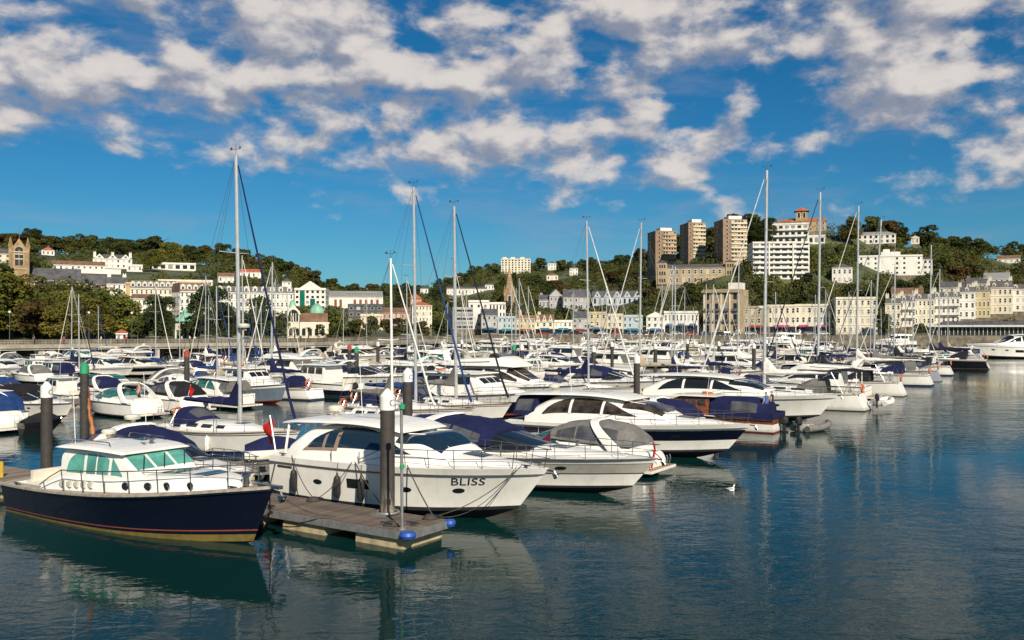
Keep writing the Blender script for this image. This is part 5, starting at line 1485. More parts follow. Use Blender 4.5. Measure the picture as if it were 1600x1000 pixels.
# --- sailing yacht
def sailboat(name='sailing_yacht', L=10.8, B=3.4, hs=1.05, hb=1.35, mast=14.5, mastx=.58, bands=None, fine=False, cover=C_NAVY, jib=C_NAVY, hood=C_NAVY, anti=ANTIFB, mast_m=ALU, spread=2, wires=True, radar=False, boom_len=.40, bimini=None, mr=.095, rake=.012, boom_droop=0.0, text=None, stern_gear=True):
    h = Hull(L, B, hs, hb, rake=1.3, t0=.46, p=1.9, stern=.64, zc=-.12, rise=.25, cw=.80, cn=.25, flare=.25, keel=-.7, sag=.10, tr=.45)
    b = Boat(name, h, fine)
    b.hull(bands or [(.13, ANTIFB), (.22, C_NAVY), (.86, GEL), (.90, C_NAVY), (1, GEL)], anti)
    b.rub(1.0, .03, TEAK)
    b.deck(well=(.05, .27, .60, hs - .40), floor=TEAK)
    z = h.sheer
    H = b.house('coachroof', [(.28 * L, z(.3) - .05, z(.3) + .50, .33 * B, .28 * B), (.50 * L, z(.5) - .05, z(.5) + .46, .32 * B, .26 * B), (.68 * L, z(.68) - .05, z(.68) + .30, .22 * B, .16 * B), (.78 * L, z(.78) - .05, z(.78) + .06, .12 * B, .07 * B)], GEL, 3.6)
    for a, c in ((.32, .40), (.43, .50), (.53, .58)): b.band(H, 'cabin_window', a * L, c * L, .42, .74, GLASS, nx=4, nr=2)
    b.screen(H, 'deck_hatch', .60 * L, .65 * L, -.2, .2, GLASS, off=.02)
    if hood is not None:
        sh = b.house('sprayhood', [(.22 * L, z(.25) + .10, z(.25) + 1.12, .30 * B, .25 * B), (.29 * L, z(.25) + .10, z(.25) + 1.12, .30 * B, .24 * B), (.37 * L, z(.35) + .35, z(.35) + .60, .27 * B, .20 * B)], hood, 3)
        b.screen(sh, 'hood_window', .30 * L, .36 * L, -.5, .5, VINYL)
    if bimini is not None:
        b.house('bimini', [(.02 * L, z(0) + 1.75, z(0) + 1.82, .34 * B, .30 * B), (.10 * L, z(0) + 1.8, z(0) + 1.98, .35 * B, .30 * B), (.20 * L, z(0) + 1.75, z(0) + 1.84, .34 * B, .30 * B)], bimini, 3)
        for x in (.04, .18):
            mb = MB(); mb.tube([(.11 * L, -.36 * B, z(0)), (x * L, -.32 * B, z(0) + 1.78), (x * L, .32 * B, z(0) + 1.78), (.11 * L, .36 * B, z(0))], .018, 4)
            b.add('bimini_hoop', mb, STEEL)
    # mast, boom and rig
    mx = mastx * L; z0 = z(mastx) + .3; zt = mast
    mtop = Vector((mx - rake * mast, 0, zt))
    mb = MB(); mb.tube([(mx, 0, z0 - .3), ((mx + mtop.x) / 2, 0, (z0 + zt) / 2), mtop], mr, 8, r1=mr * .72)
    mo = b.add('mast', mb, mast_m)
    gz = z0 + 1.0
    bl = boom_len * L
    mb = MB(); mb.tube([(mx - .1, 0, gz), (mx - bl, 0, gz + .12 - boom_droop)], .07, 6); b.add('boom', mb, mast_m)
    if cover is not None:
        rows = []
        for i in range(12):
            u = i / 11; x = mx - .02 - (bl - .15) * u
            hh = lerp(.62, .20, u ** .7) * (1 + .10 * math.sin(i * 1.9)) + (1.0 if i == 0 else .5 if i == 1 else 0); wd = lerp(.20, .13, u)
            zb = gz - .10 + (.12 - boom_droop) * u
            rows.append([(x, 0, zb), (x, wd, zb + .12), (x, wd * .8, zb + hh * .6), (x, .03, zb + hh), (x, -.03, zb + hh), (x, -wd * .8, zb + hh * .6), (x, -wd, zb + .12)])
        mb = MB(); ids = mb.grid(rows, closed=True); mb.face(ids[0]); mb.face(ids[-1][::-1])
        cv = b.add('boom_cover', mb, cover, sharp=60)
        if text:
            v, f = text_shape(text)
            for sd_ in (1, -1):
                mb = MB()
                for x, y, _ in v: mb.vert((mx - bl * .48 + (-sd_) * x * .42, sd_ * (.19 - .0), gz + .14 + y * .40))
                for q in f: mb.face(q)
                b.add('lettering', mb, INKW, parent=cv, flat=True)
    rig = MB(); bow = Vector((L - .25, 0, h.hb + .05)); ch = [h.P(mastx - .02, 1, sd_, -.08) for sd_ in (1, -1)]
    for i in range(spread):
        zz = z0 + (zt - z0) * (i + 1) / (spread + 1.15); sw = B * (.34 - .06 * i); xm = mx - rake * zz
        mb = MB(); mb.tube([(xm - .25, sw, zz + .05), (xm, 0, zz), (xm - .25, -sw, zz + .05)], .032, 5); b.add('spreader', mb, mast_m, parent=mo)
        for k, sd_ in enumerate((1, -1)):
            rig.tube([ch[k] if i == 0 else (prev[0], sd_ * prev[1], prev[2]), (xm - .25, sd_ * sw, zz + .05)], .011, 3, cap=False)
        prev = (xm - .25, sw, zz + .05)
    for sd_ in (1, -1):
        rig.tube([(prev[0], sd_ * prev[1], prev[2]), mtop - Vector((0, 0, .25))], .011, 3, cap=False)
        rig.tube([ch[0 if sd_ == 1 else 1], (mx, 0, z0 + (zt - z0) / (spread + 1.15))], .010, 3, cap=False)
    rig.tube([(.02 * L, 0, z(0)), mtop], .011, 3, cap=False)
    rig.tube([(mx - bl, 0, gz + .12 - boom_droop), mtop], .008, 3, cap=False)
    if wires: b.add('rigging', rig, WIRE)
    fs = mtop.lerp(bow, .04)
    mb = MB(); mb.tube([bow + Vector((0, 0, .35)), bow.lerp(fs, .12), bow.lerp(fs, .6), fs], .085, 6, r1=.035)
    b.add('furled_jib', mb, jib)
    mb = MB(); mb.tube([(0, 0, 0), (0, 0, .55)], .012, 3); mb.tube([(-.35, 0, .3), (.3, 0, .3)], .012, 3); mb.box((-.35, 0, .36), (.16, .02, .14)); mb.box((.32, 0, .36), (.07, .07, .1))
    b.add('wind_vane', mb, DARKST, parent=mo, loc=mtop)
    if radar:
        b.put('radar_dome', DOME_ME, (mx + .42 - rake * zt * .4, 0, z0 + (zt - z0) * .36), parent=mo)
        mb = MB(); mb.box((mx + .2, 0, z0 + (zt - z0) * .36 - .14), (.5, .12, .06)); b.add('radar_bracket', mb, mast_m, parent=mo)
    b.rail(.86, 1.0, .62, .08, 3, drop=False)
    mb = MB()
    for sd_ in (1, -1):
        for k in (.34, .62):
            mb.tube([h.P(t, 1, sd_, -.08) + Vector((0, 0, k)) for t in (.03, .2, .4, .6, .87)], .008, 3)
        for t in (.04, .2, .4, .6, .75): mb.tube([h.P(t, 1, sd_, -.08), h.P(t, 1, sd_, -.08) + Vector((0, 0, .62))], .014, 4)
    mb.tube([h.P(.03, 1, 1, -.08) + Vector((0, 0, .62)), h.P(.03, 1, -1, -.08) + Vector((0, 0, .62))], .014, 4)
    b.add('lifelines', mb, STEEL)
    b.put('steering_wheel', WHEEL_ME, (.10 * L, 0, hs + .45), 0, (1, 1, 1))
    if stern_gear:
        b.put('lifebuoy', LIFEB_ME, (.015 * L, .28 * B, hs + .5))
    if fine:
        b.fenders((.35, .55), -1); b.fenders((.35, .55), 1)
    return b

# --- rubber dinghy with outboard
def dinghy(name='rubber_dinghy', L=2.9, B=1.5, m=C_GREY, motor=True):
    h = Hull(L, B, .4, .5)
    b = Boat(name, h)
    r = .21
    pts = [(0, B / 2 - r, .22), (L * .5, B / 2 - r, .24), (L * .78, B / 2 - r - .12, .30), (L * .93, .28, .38), (L, 0, .42), (L * .93, -.28, .38), (L * .78, -B / 2 + r + .12, .30), (L * .5, -B / 2 + r, .24), (0, -B / 2 + r, .22)]
    mb = MB(); mb.tube(pts, r, 9); b.add('collar', mb, m)
    mb = MB(); mb.prism([(.05, B / 2 - r), (L * .7, B / 2 - r), (L * .9, 0), (L * .7, -B / 2 + r), (.05, -B / 2 + r)], .02, .10, axis='z'); b.add('floor', mb, C_GREY, flat=True)
    mb = MB(); mb.box((.1, 0, .28), (.08, B - 2 * r, .42)); b.add('transom', mb, GEL)
    mb = MB(); mb.box((L * .45, 0, .34), (.25, B - .5, .05)); b.add('thwart', mb, GEL2)
    if motor: b.put('outboard_motor', OUTB_ME, (-.08, 0, .28), 0, (.8, .8, .8))
    return b
# ------------------------------------------------------------------ the marina: positions
TH = R(-33.4)                                        # the boats of the nearest row point this way
VX, VY = math.cos(TH), math.sin(TH)
UX, UY = -VY, VX
def MW(s, r): return (s * UX + r * VX, 29.7 + s * UY + r * VY)
def project(x, y, z=0): return (800 + FPX * x / y, HOR - (z - CAM_H) * FPX / y)
def set_boat(root, L, s, rw, o, bow_out, dr=0.0, yaw=0.0):
    """moor a boat with its inner end at the walkway edge rw; o is the outward direction along r"""
    ri = rw + o * (.6 + dr)
    if bow_out: p = MW(s, ri); th = TH if o > 0 else TH + math.pi
    else: p = MW(s, ri + o * L); th = TH + math.pi if o > 0 else TH
    root.location = (p[0], p[1], 0); root.rotation_euler = (0, 0, th + R(yaw))
ROWS = [(-13.4, 1), (-15.8, -1), (-53.0, 1), (-55.5, -1), (-97.0, 1), (-99.5, -1), (-141.0, 1), (-143.5, -1)]
taken = {i: [] for i in range(8)}
def hero(b, row, s, bow_out, label, cat, dr=0.0, yaw=0.0, group=None, width=None):
    rw, o = ROWS[row]
    set_boat(b.root, b.L, s, rw, o, bow_out, dr, yaw)
    tag(b.root, label, cat, group)
    taken[row].append((s, (width or b.B) / 2))
    return b

# --- navy launch in the left foreground
def classic():
    h = Hull(12.1, 3.55, 1.0, 1.78, rake=1.1, t0=.45, p=2.2, stern=.86, zc=-.10, rise=.12, cw=.88, cn=.35, flare=.5, keel=-.6, tr=-.1, sag=.06, n=30)
    b = Boat('navy_motor_launch', h, True); L, B_ = h.L, h.B
    b.hull([(.10, YELLOWLINE), (.135, YELLOWLINE), (.20, NAVYHULL), (.226, REDLINE), (1, NAVYHULL)], ANTIF)
    b.rub(1.0, .06, TEAKG, off=.03)
    b.rub(.95, .03, NAVYHULL, off=.03)
    b.deck(TEAKG, well=(.04, .22, .80, .55), floor=TEAKG)
    z = h.sheer
    tr = b.house('cabin_trunk', [(.20 * L, z(.2) - .04, z(.2) + .30, .43 * B_, .40 * B_), (.27 * L, z(.27) - .04, z(.27) + .62, .42 * B_, .385 * B_), (.60 * L, z(.6) - .04, z(.6) + .58, .385 * B_, .34 * B_), (.78 * L, z(.78) - .04, z(.78) + .45, .27 * B_, .22 * B_), (.87 * L, z(.87) - .04, z(.87) + .24, .17 * B_, .12 * B_), (.89 * L, z(.89) - .04, z(.89) + .05, .14 * B_, .09 * B_)], GEL, 5)
    zt = 2.52
    wh = b.house('wheelhouse', [(.275 * L, z(.28) + .3, zt - .18, .375 * B_, .36 * B_), (.29 * L, z(.28) + .3, zt, .375 * B_, .35 * B_), (.525 * L, z(.5) + .3, zt - .02, .365 * B_, .325 * B_), (.60 * L, z(.6) + .3, z(.6) + .60, .345 * B_, .32 * B_)], GEL, 11, smooth=False)
    b.band(wh, 'side_window', .302 * L, .378 * L, .28, lambda u: .28 + .56 * min(1, (1 - (1 - min(1, u / .75)) ** 2) ** .5 + .02), GREENGL, nx=12, nr=4)
    b.band(wh, 'side_window', .390 * L, .430 * L, .28, .86, GREENGL, nx=5); b.band(wh, 'side_window', .436 * L, .486 * L, .28, lambda u: .86 - .10 * u * u, GREENGL, nx=8)
    b.band(wh, 'quarter_window', .498 * L, .545 * L, lambda u: .28, lambda u: .84 - .50 * u, GREENGL, nx=6)
    for a0, a1 in ((-.92, -.38), (-.29, .29), (.38, .92)):
        b.screen_y(wh, 'windscreen', .533 * L, .588 * L, a0, a1, GREENGL)
    for a in (-.75, -.12, .52):
        q0 = Vector((.590 * L, a * 1.2, z(.6) + .64)); q1 = Vector((.556 * L, (a + .25) * 1.2, z(.6) + 1.02))
        mb = MB(); mb.tube([q0 + Vector((.06, 0, .04)), q1 + Vector((.07, 0, .06))], .018, 4); b.add('wiper', mb, RUBBER, parent=wh.o)
    rf = b.house('wheelhouse_roof', [(.245 * L, zt - .06, zt + .00, .37 * B_, .34 * B_), (.28 * L, zt - .03, zt + .08, .40 * B_, .37 * B_), (.39 * L, zt, zt + .15, .40 * B_, .36 * B_), (.50 * L, zt - .02, zt + .11, .385 * B_, .35 * B_), (.548 * L, zt - .06, zt + .02, .36 * B_, .32 * B_)], GEL, 4)
    b.screen(rf, 'solar_panel', .30 * L, .37 * L, .10, .50, RUBBER, off=.02); b.screen(rf, 'roof_hatch', .39 * L, .44 * L, .05, .42, GLASS, off=.03)
    mb = MB()
    for sy in (-1, 1): mb.tube([(.29 * L, sy * .30 * B_, zt + .05), (.30 * L, sy * .30 * B_, zt + .24), (.46 * L, sy * .29 * B_, zt + .24), (.47 * L, sy * .29 * B_, zt + .05)], .02, 5)
    b.add('roof_rail', mb, STEEL)
    b.put('radar_dome', DOME_ME, (.285 * L, .10 * B_, zt + .28), 0, (.8, .8, .8)); b.put('antenna', ANT_ME, (.30 * L, -.28 * B_, zt + .1)); b.put('horn', CLEAT_ME, (.50 * L, -.1, zt + .1))
    b.put('searchlight', VENT_ME, (.50 * L, .2, zt + .1))
    mb = MB(); mb.tube([(0, 0, 0), (-.25, 0, 1.9)], .025, 6); st = b.add('flag_staff', mb, VARN, loc=(.262 * L, -.02 * B_, zt + .02))
    rows = []
    for i in range(9):
        u = i / 8; rr = .07 * (1 + .35 * math.sin(i * 2.3)) * (1 - .35 * u)
        rows.append([(-.25 * (1.0 * u + .06) + rr * math.cos(k * 1.047) + .03 * math.sin(i), rr * math.sin(k * 1.047), .25 + u * 1.25) for k in range(6)])
    mb = MB(); ids = mb.grid(rows, closed=True); mb.face(ids[0]); mb.face(ids[-1][::-1]); b.add('furled_cloth', mb, canvas('cloth_orange', (.42, .16, .05)), parent=st)
    for x in (.57, .65, .71, .78):
        th = tr.at(x * L)
        for sd_ in (-1, 1):
            p = tr.S(x * L, .42, sd_); mb = MB(); mb.lathe([(.15, -.02), (.15, .02)], n=14); mb.lathe([(.115, .022), (.115, .03)], n=14, m=1)
            o = b.add('porthole', mb, [STEEL, GLASS], parent=tr.o); o.location = p + Vector((0, sd_ * .012, 0)); o.rotation_euler = (R(-90) * sd_, 0, R(-8) * -sd_ if x > .7 else 0); o.scale = (1.15, .9, 1)
    scoop = MB(); House([(-.16, -.05, .05, .04, .03), (.0, -.09, .10, .07, .05), (.13, -.10, .11, .09, .07)], 2.4).mesh(scoop, na=5); scoop_me = scoop.mesh('air_scoop', GEL)
    for i in range(5):
        for sd_ in (-1, 1):
            p = tr.S((.30 + .032 * i) * L, .42, sd_); b.put('air_scoop', scoop_me, p + Vector((0, sd_ * .02, 0)), parent=tr.o)
    b.screen(tr, 'deck_hatch', .64 * L, .69 * L, -.20, .06, GLASS, off=.03); b.screen(tr, 'deck_hatch', .755 * L, .80 * L, -.20, .12, GLASS, off=.03)
    mb = MB()
    for sy in (-1, 1): mb.tube([tr.P(x * L, sy * .42) + Vector((0, 0, .10)) for x in (.60, .66, .74, .80)], .016, 5)
    b.add('grab_rail', mb, STEEL)
    b.rail(.22, 1.0, .74, .10, 9, DARKST, r=.02, mid=False, lean=.3)
    b.put('anchor', ANCH_ME, (L + .0, 0, 1.68), 0, (1.2, 1.2, 1.2))
    mb = MB(); mb.box((L - .15, 0, 1.80), (.9, .16, .10)); b.add('bow_roller', mb, STEEL)
    for t, sd_ in ((.90, -1), (.90, 1), (.08, -1), (.08, 1)):
        p = h.P(t, 1, sd_, -.12); b.put('cleat', CLEAT_ME, p, 0, (1.4, 1.4, 1.4))
    mb = MB(); mb.box((.10 * L, 0, .82), (1.2, 2.0, .5)); b.add('engine_box', mb, GEL2); b.put('bench', BENCH_ME, (.06 * L + .3, 0, .57))
    mb = MB(); mb.lathe([(.10, 0), (.10, .25), (.14, .28), (.14, .36), (.03, .40)], n=8); b.add('windlass', mb, STEEL, loc=(.90 * L, 0, 1.72))
    return b
A = classic()
A.root.location = (*MW(-7.0, -16.05), 0); A.root.rotation_euler = (0, 0, TH + R(1.0))
tag(A.root, 'navy blue classic motor launch with white wheelhouse and green windows', 'motor launch')

# --- the white hardtop cruiser beside the pontoon
BL = hardtop('white_hardtop_cruiser', 11.4, 3.95, 1.68, 1.93, fine=True, roof_h=1.34, frame=BRONZE, aft_canvas=False, glass=GLASSB, ports=(.24, .60, .775), hw=(.37, .46), pq=.48)
BL.hullpane('air_intake', .045, .12, .72, .78, DARKST)
BL.letters('BLISS', .80, .69, .40, stretch=1.35)
BL.put('ensign', FLAG_ME, (-.15, -1.2, 1.5), R(-20), (1.6, 1.6, 1.25)); BL.put('burgee', BURG_ME, (11.45, 0, 2.52))
BL.fenders((.14, .34, .44), -1, 'k', .9)
for t, sd_ in ((.94, -1), (.94, 1), (.52, -1), (.06, -1)):
    BL.put('cleat', CLEAT_ME, BL.h.P(t, 1, sd_, -.14), 0, (1.3, 1.3, 1.3))
for k in (.30, .42, .52):
    mb = MB(); mb.tube([BL.h.P(k, 1, -1, -.1), BL.h.P(k, 1, -1, -.1) + Vector((0, 0, .42))], .016, 5); BL.add('rail_post', mb, DARKST)
hero(BL, 0, 0.0, True, 'white hardtop cruiser with brown-framed side windows beside the wooden pontoon', 'motor cruiser', dr=2.85)

# --- the rest of the nearest row
Hb = sport_cruiser('canopied_cruiser', 9.6, 3.1, 1.25, 1.6, fine=True, canvas_m=C_NAVY)
Hb.root.scale.z = .92; Hb.root.location = (*MW(-3.7, -17.9), 0); Hb.root.rotation_euler = (0, 0, TH)
Hb.put('ensign', FLAG_ME, (.1, .9, 1.3)); Hb.put('antenna', ANT_ME, (2.3, .6, 2.9)); Hb.put('radar_dome', DOME_ME, (2.3, 0, 3.15))
tag(Hb.root, 'white cruiser with tall navy canopy and clear panels behind the navy launch', 'motor cruiser')
Cb = sport_cruiser('long_sports_cruiser', 13.4, 3.9, 1.30, 1.72, fine=True, canvas_m=C_NAVY, bands=[(.07, ANTIF), (.46, GEL), (.50, DARKST), (.80, SHADEHULL), (.82, DARKST), (1, GEL)])
for k in (.60, .72): Cb.put('vent', VENT_ME, (k * 13.4, .5, Cb.h.sheer(k) + .3))
Cb.root.scale.z = .92
hero(Cb, 0, 6.2, True, 'long white sports cruiser with navy cockpit hood and grey shade painted on its hull', 'sports cruiser', dr=1.9)
Db = sport_cruiser('grey_hooded_cruiser', 8.8, 3.0, 1.2, 1.55, fine=True, canvas_m=C_GREY, glass=TEALGL)
Db.root.scale.z = .80
hero(Db, 0, 11.6, False, 'small white cruiser with grey cockpit hood, stern to the open water', 'sports cruiser', dr=3.6)
ta = MB(); ta.tube([(-.6, .9, .5), (-.75, .85, 1.5), (-.6, .7, 1.9)], .05, 5); ta.tube([(-.62, .9, 1.5), (-.75, .2, .9)], .03, 4); Db.add('davit', ta, REDF)
Eb = hardtop('navy_striped_cruiser', 13.2, 4.0, 1.55, 2.0, fine=True, roof_h=1.55, bands=[(.08, ANTIF), (.42, GEL), (.78, NAVYHULL), (1, GEL)], glass=GLASSBR, aft_canvas=True, canvas_m=C_NAVY)
Eb.root.scale.z = .93
hero(Eb, 0, 17.4, True, 'white hardtop cruiser with a broad navy hull stripe', 'motor cruiser', dr=2.0)
H2 = sport_cruiser('blue_topped_cruiser', 9.8, 3.3, 1.3, 1.6, fine=True, canvas_m=C_NAVY)
H2.root.scale.z = .82
hero(H2, 0, 23.0, False, 'white cruiser with rounded navy hood behind the navy-striped cruiser', 'sports cruiser', dr=.6)
Fb = wheelhouse('wooden_launch', 10.4, 3.2, 1.1, 1.6, bands=[(.08, ANTIFR), (.66, GEL), (1, VARN)], wood=True, canvas_m=C_NAVY, fine=True, cab=(.40, .64), glass=GLASSBR)
mb = MB()
for sy in (-1, 1): mb.grid([[Fb.h.P(t, 1, sy, -.06) + Vector((0, 0, .0)), Fb.h.P(t, 1, sy, -.06) + Vector((0, 0, .55))] for t in (.0, .1, .2, .34)])
mb.poly([Fb.h.P(0, 1, -1, -.06), Fb.h.P(0, 1, 1, -.06), Fb.h.P(0, 1, 1, -.06) + Vector((0, 0, .55)), Fb.h.P(0, 1, -1, -.06) + Vector((0, 0, .55))])
Fb.add('spray_dodger', mb, C_NAVY)
Fb.root.scale.z = .74
hero(Fb, 0, 30.6, False, 'varnished wooden launch with navy canvas dodgers, stern to open water', 'wooden launch', dr=2.2)
Gb = hardtop('large_white_cruiser', 15.0, 4.3, 1.75, 2.25, fine=True, roof_h=1.6, aft_canvas=False, glass=GLASS)
Gb.root.scale.z = .88
hero(Gb, 0, 37.2, True, 'large white cruiser with black windscreen behind the wooden launch', 'motor cruiser', dr=-.4)
def mast_yacht(row, s, bow_out, label, mast, dr=0.0, group='sailing yachts with tall masts', **k):
    y = sailboat(mast=mast, **k)
    hero(y, row, s, bow_out, label, 'sailing yacht', dr=dr, group=group)
    return y
# tall masts of the nearest row, from left to right
M6 = mast_yacht(0, 48.6, False, 'big white sailing yacht with the tallest right-hand mast and white boom cover', 19.6, L=14.2, B=4.2, hs=1.3, hb=1.7, cover=C_WHITE, jib=C_WHITE, hood=C_GREY, bimini=C_BLACK, mr=.15, fine=True, spread=3, radar=True, bands=[(.13, ANTIF), (1, GEL)])
M7 = mast_yacht(0, 66.0, False, 'white sailing yacht with black boom cover, second tall mast of the right row', 20.0, L=14.0, B=4.1, hs=1.3, hb=1.7, cover=C_BLACK, jib=C_BLACK, hood=C_BLACK, bimini=C_BLACK, mr=.14, spread=3, bands=[(.13, ANTIF), (1, GEL)])
M8 = mast_yacht(0, 83.0, False, 'white sailing yacht with grey furled jib, third tall mast of the right row', 20.6, L=14.0, B=4.1, hs=1.3, hb=1.7, cover=C_WHITE, jib=C_WHITE, hood=C_NAVY, mr=.13, spread=3)
M9 = mast_yacht(0, 93.0, False, 'grey sailing yacht with a leaning mast, fourth of the right row', 20.0, L=13.5, B=4.0, hs=1.3, hb=1.6, cover=C_GREY, jib=C_GREY, hood=C_GREY, mr=.13, spread=2, rake=.05, bands=[(.13, ANTIF), (1, GREYHULL)])
CK = mast_yacht(0, 108.0, False, 'sailing yacht with lettered black boom cover far along the right row', 15.0, L=13.0, B=3.9, hs=1.3, hb=1.6, cover=C_BLACK, jib=C_WHITE, hood=C_BLACK, text='CHECKMATE', mr=.13)
M10 = mast_yacht(0, 134.0, False, 'black-hulled sailing yacht at the far right end of the row', 20.0, L=15, B=4.2, hs=1.4, hb=1.9, cover=C_BLACK, jib=C_BLACK, hood=C_BLACK, mr=.13, spread=3, bands=[(.10, ANTIFR), (.9, BLACKHULL), (1, GEL)])
M11 = mast_yacht(0, 150.0, False, 'white sailing yacht beyond the black-hulled yacht', 17.0, L=13, B=4.0, hs=1.3, hb=1.7, cover=C_NAVY, jib=C_WHITE, mr=.12)
dg = dinghy(m=C_GREY); dg.root.location = (*MW(31.2, .9), 0); dg.root.rotation_euler = (0, 0, TH + R(70)); tag(dg.root, 'grey rubber dinghy with outboard afloat behind the wooden launch', 'dinghy')
dg2 = dinghy(m=C_WHITE); dg2.root.location = (*MW(49.0, 2.0), .35); dg2.root.rotation_euler = (0, 0, TH + R(84)); tag(dg2.root, 'pale rubber dinghy astern of the big white sailing yacht', 'dinghy')
# second row
Ib = mast_yacht(1, 5.9, False, 'white sailing yacht with navy boom cover, tallest mast on the left', 15.5, L=11.0, B=3.4, hs=1.15, hb=1.4, mastx=.60, fine=True, radar=True, cover=C_NAVY, jib=C_NAVY, hood=C_NAVY, mr=.12, rake=.022, boom_len=.42)
I2 = mast_yacht(1, 17.0, False, 'small white sailing yacht with cream mast and dark grey boom cover', 10.8, L=8.8, B=2.9, hs=1.0, hb=1.25, mastx=.58, mast_m=MASTW, cover=C_GREY, jib=C_WHITE, hood=None, spread=1)
M2 = mast_yacht(1, 20.6, False, 'white sailing yacht with blue furled jib left of centre', 15.8, L=11.4, B=3.4, hs=1.15, hb=1.4, fine=True, cover=C_BLUE, jib=C_BLUE, hood=C_NAVY, mr=.11)
M3 = mast_yacht(1, 24.8, False, 'white sailing yacht with black furled jib at the picture centre', 15.0, L=11.0, B=3.4, hs=1.15, hb=1.4, cover=C_GREY, jib=C_BLACK, hood=C_NAVY, mr=.12, fine=True)
Jb = wheelhouse('trawler_yacht', 12.6, 4.0, 1.35, 1.95, bands=[(.08, ANTIFR), (.60, NAVYHULL), (.64, GEL), (1, GEL)], fine=True, cab=(.22, .60), canvas_m=C_BLUE)
hero(Jb, 1, 29.2, False, 'white trawler yacht with long cabin and blue aft awning', 'trawler yacht')
M4 = mast_yacht(1, 44.6, False, 'sailing yacht with navy boom cover, fourth tall mast', 16.0, L=11.6, B=3.5, hs=1.15, hb=1.4, cover=C_NAVY, jib=C_WHITE, radar=True, mr=.11)
M5 = mast_yacht(1, 59.5, True, 'sailing yacht with white furled jib left of the tower blocks', 17.4, L=12, B=3.7, hs=1.2, hb=1.5, cover=C_BEIGE, jib=C_WHITE, radar=True, mr=.12)
M12 = mast_yacht(1, 88.0, True, 'sailing yacht with pale mast below the white balcony flats', 15.6, L=11, B=3.4, hs=1.15, hb=1.4, cover=C_WHITE, jib=C_WHITE)
NC = sport_cruiser('big_hooded_cruiser', 11.0, 3.5, 1.3, 1.7, canvas_m=C_NAVY)
hero(NC, 1, 50.5, False, 'white cruiser under a broad domed navy hood left of the dark pile', 'sports cruiser')
BR = flybridge('bronze_windowed_yacht', 13.5, 4.2, 1.6, 2.1, glass=GLASSBR, bimini=False)
hero(BR, 1, 35.2, False, 'white flybridge yacht with brown windows beside the dark pile', 'motor yacht')
# far side of the channel, left
L1 = sport_cruiser('blue_canopy_cruiser', 9.0, 3.2, 1.2, 1.5, canvas_m=C_BLUE, fine=True)
hero(L1, 2, 3.6, False, 'white cruiser with blue canopy and a covered water scooter at its stern, far left', 'sports cruiser', dr=3.5)
js = Boat('water_scooter', Hull(2.6, 1.0, .45, .6, rake=.5, n=12))
js.hull([(1, BLACKHULL)]); js.house('cover', [(.1, .40, .62, .40, .34), (.9, .45, .95, .36, .20), (1.6, .5, 1.02, .32, .16), (2.4, .5, .66, .15, .08)], C_BLACK, 2.6)
mb = MB(); mb.tube([(1.6, -.4, 1.08), (1.65, 0, 1.0), (1.6, .4, 1.08)], .025, 5); js.add('handlebar', mb, RUBBER)
p = MW(3.6, -37.9); js.root.location = (*p, .28); js.root.rotation_euler = (0, 0, TH + R(90)); tag(js.root, 'black covered water scooter on the stern of the far left cruiser', 'water scooter')
L2 = sport_cruiser('black_covered_cruiser', 10.4, 3.3, 1.2, 1.5, canvas_m=C_BLACK, clear=False, arch=False)
hero(L2, 2, 9.8, True, 'white cruiser under a flat black cover left of the channel', 'sports cruiser', dr=.4)
L3 = sport_cruiser('open_cruiser', 9.6, 3.3, 1.2, 1.5, hood=False, glass=TEALGL, fine=True)
for q in (L1, L2, L3): q.root.scale = (.88, .88, .86)
hero(L3, 2, 14.2, False, 'open white cruiser with a bare-backed person in its cockpit', 'sports cruiser', dr=2.0)
L4 = sport_cruiser('black_hooded_cruiser', 10.4, 3.4, 1.25, 1.6, canvas_m=C_BLACK, glass=TEALGL, fine=True)
hero(L4, 2, 18.4, False, 'white cruiser with tall black cockpit hood left of the tallest left mast', 'sports cruiser', dr=1.0)
L4.put('ensign', FLAG_ME, (.0, .9, 1.2), 0, (1.2, 1.2, 1.2)); L4.put('outboard_motor', OUTB_ME, (-.4, -.6, .5))
L5 = hardtop('grey_canopy_cruiser', 10.6, 3.5, 1.4, 1.7, canvas_m=C_GREY, roof_h=1.5, glass=TEALGL)
hero(L5, 2, 22.6, False, 'white hardtop cruiser with clear aft enclosure left of the tallest left mast', 'motor cruiser', dr=1.0)
for q in (L4, L5): q.root.scale = (.88, .88, .82)
Kb = wheelhouse('blue_grey_fishing_boat', 9.8, 3.3, 1.2, 1.75, bands=[(.06, ANTIFR), (.80, BLUEGREY), (.86, GEL), (1, GEL)], fine=True, cab=(.34, .62))
hero(Kb, 2, 27.6, True, 'fishing boat with blue-grey hull and white wheelhouse right of the tall left mast', 'fishing boat', dr=1.5)
S5 = mast_yacht(2, 32.0, False, 'white sailing yacht showing its broad stern with two lifebuoys', 12.6, L=10.4, B=3.4, cover=C_NAVY, jib=C_WHITE, hood=C_NAVY, group='sailing yachts with short masts')
L6 = wheelhouse('brown_cabin_boat', 10, 3.4, 1.2, 1.6, cab=(.26, .62), glass=GLASSBR, bands=[(.1, ANTIF), (.5, NAVYHULL), (1, GEL)])
hero(L6, 2, 37.0, False, 'white cabin boat with brown windows and dark hull right of the broad-sterned yacht', 'cabin boat')
L7 = sport_cruiser('white_bow_cruiser', 12.0, 3.7, 1.4, 1.8, hood=False, canvas_m=C_GREY)
hero(L7, 2, 43.0, True, 'white sports cruiser pointing its bow into the channel left of the capped piles', 'sports cruiser', dr=.8)

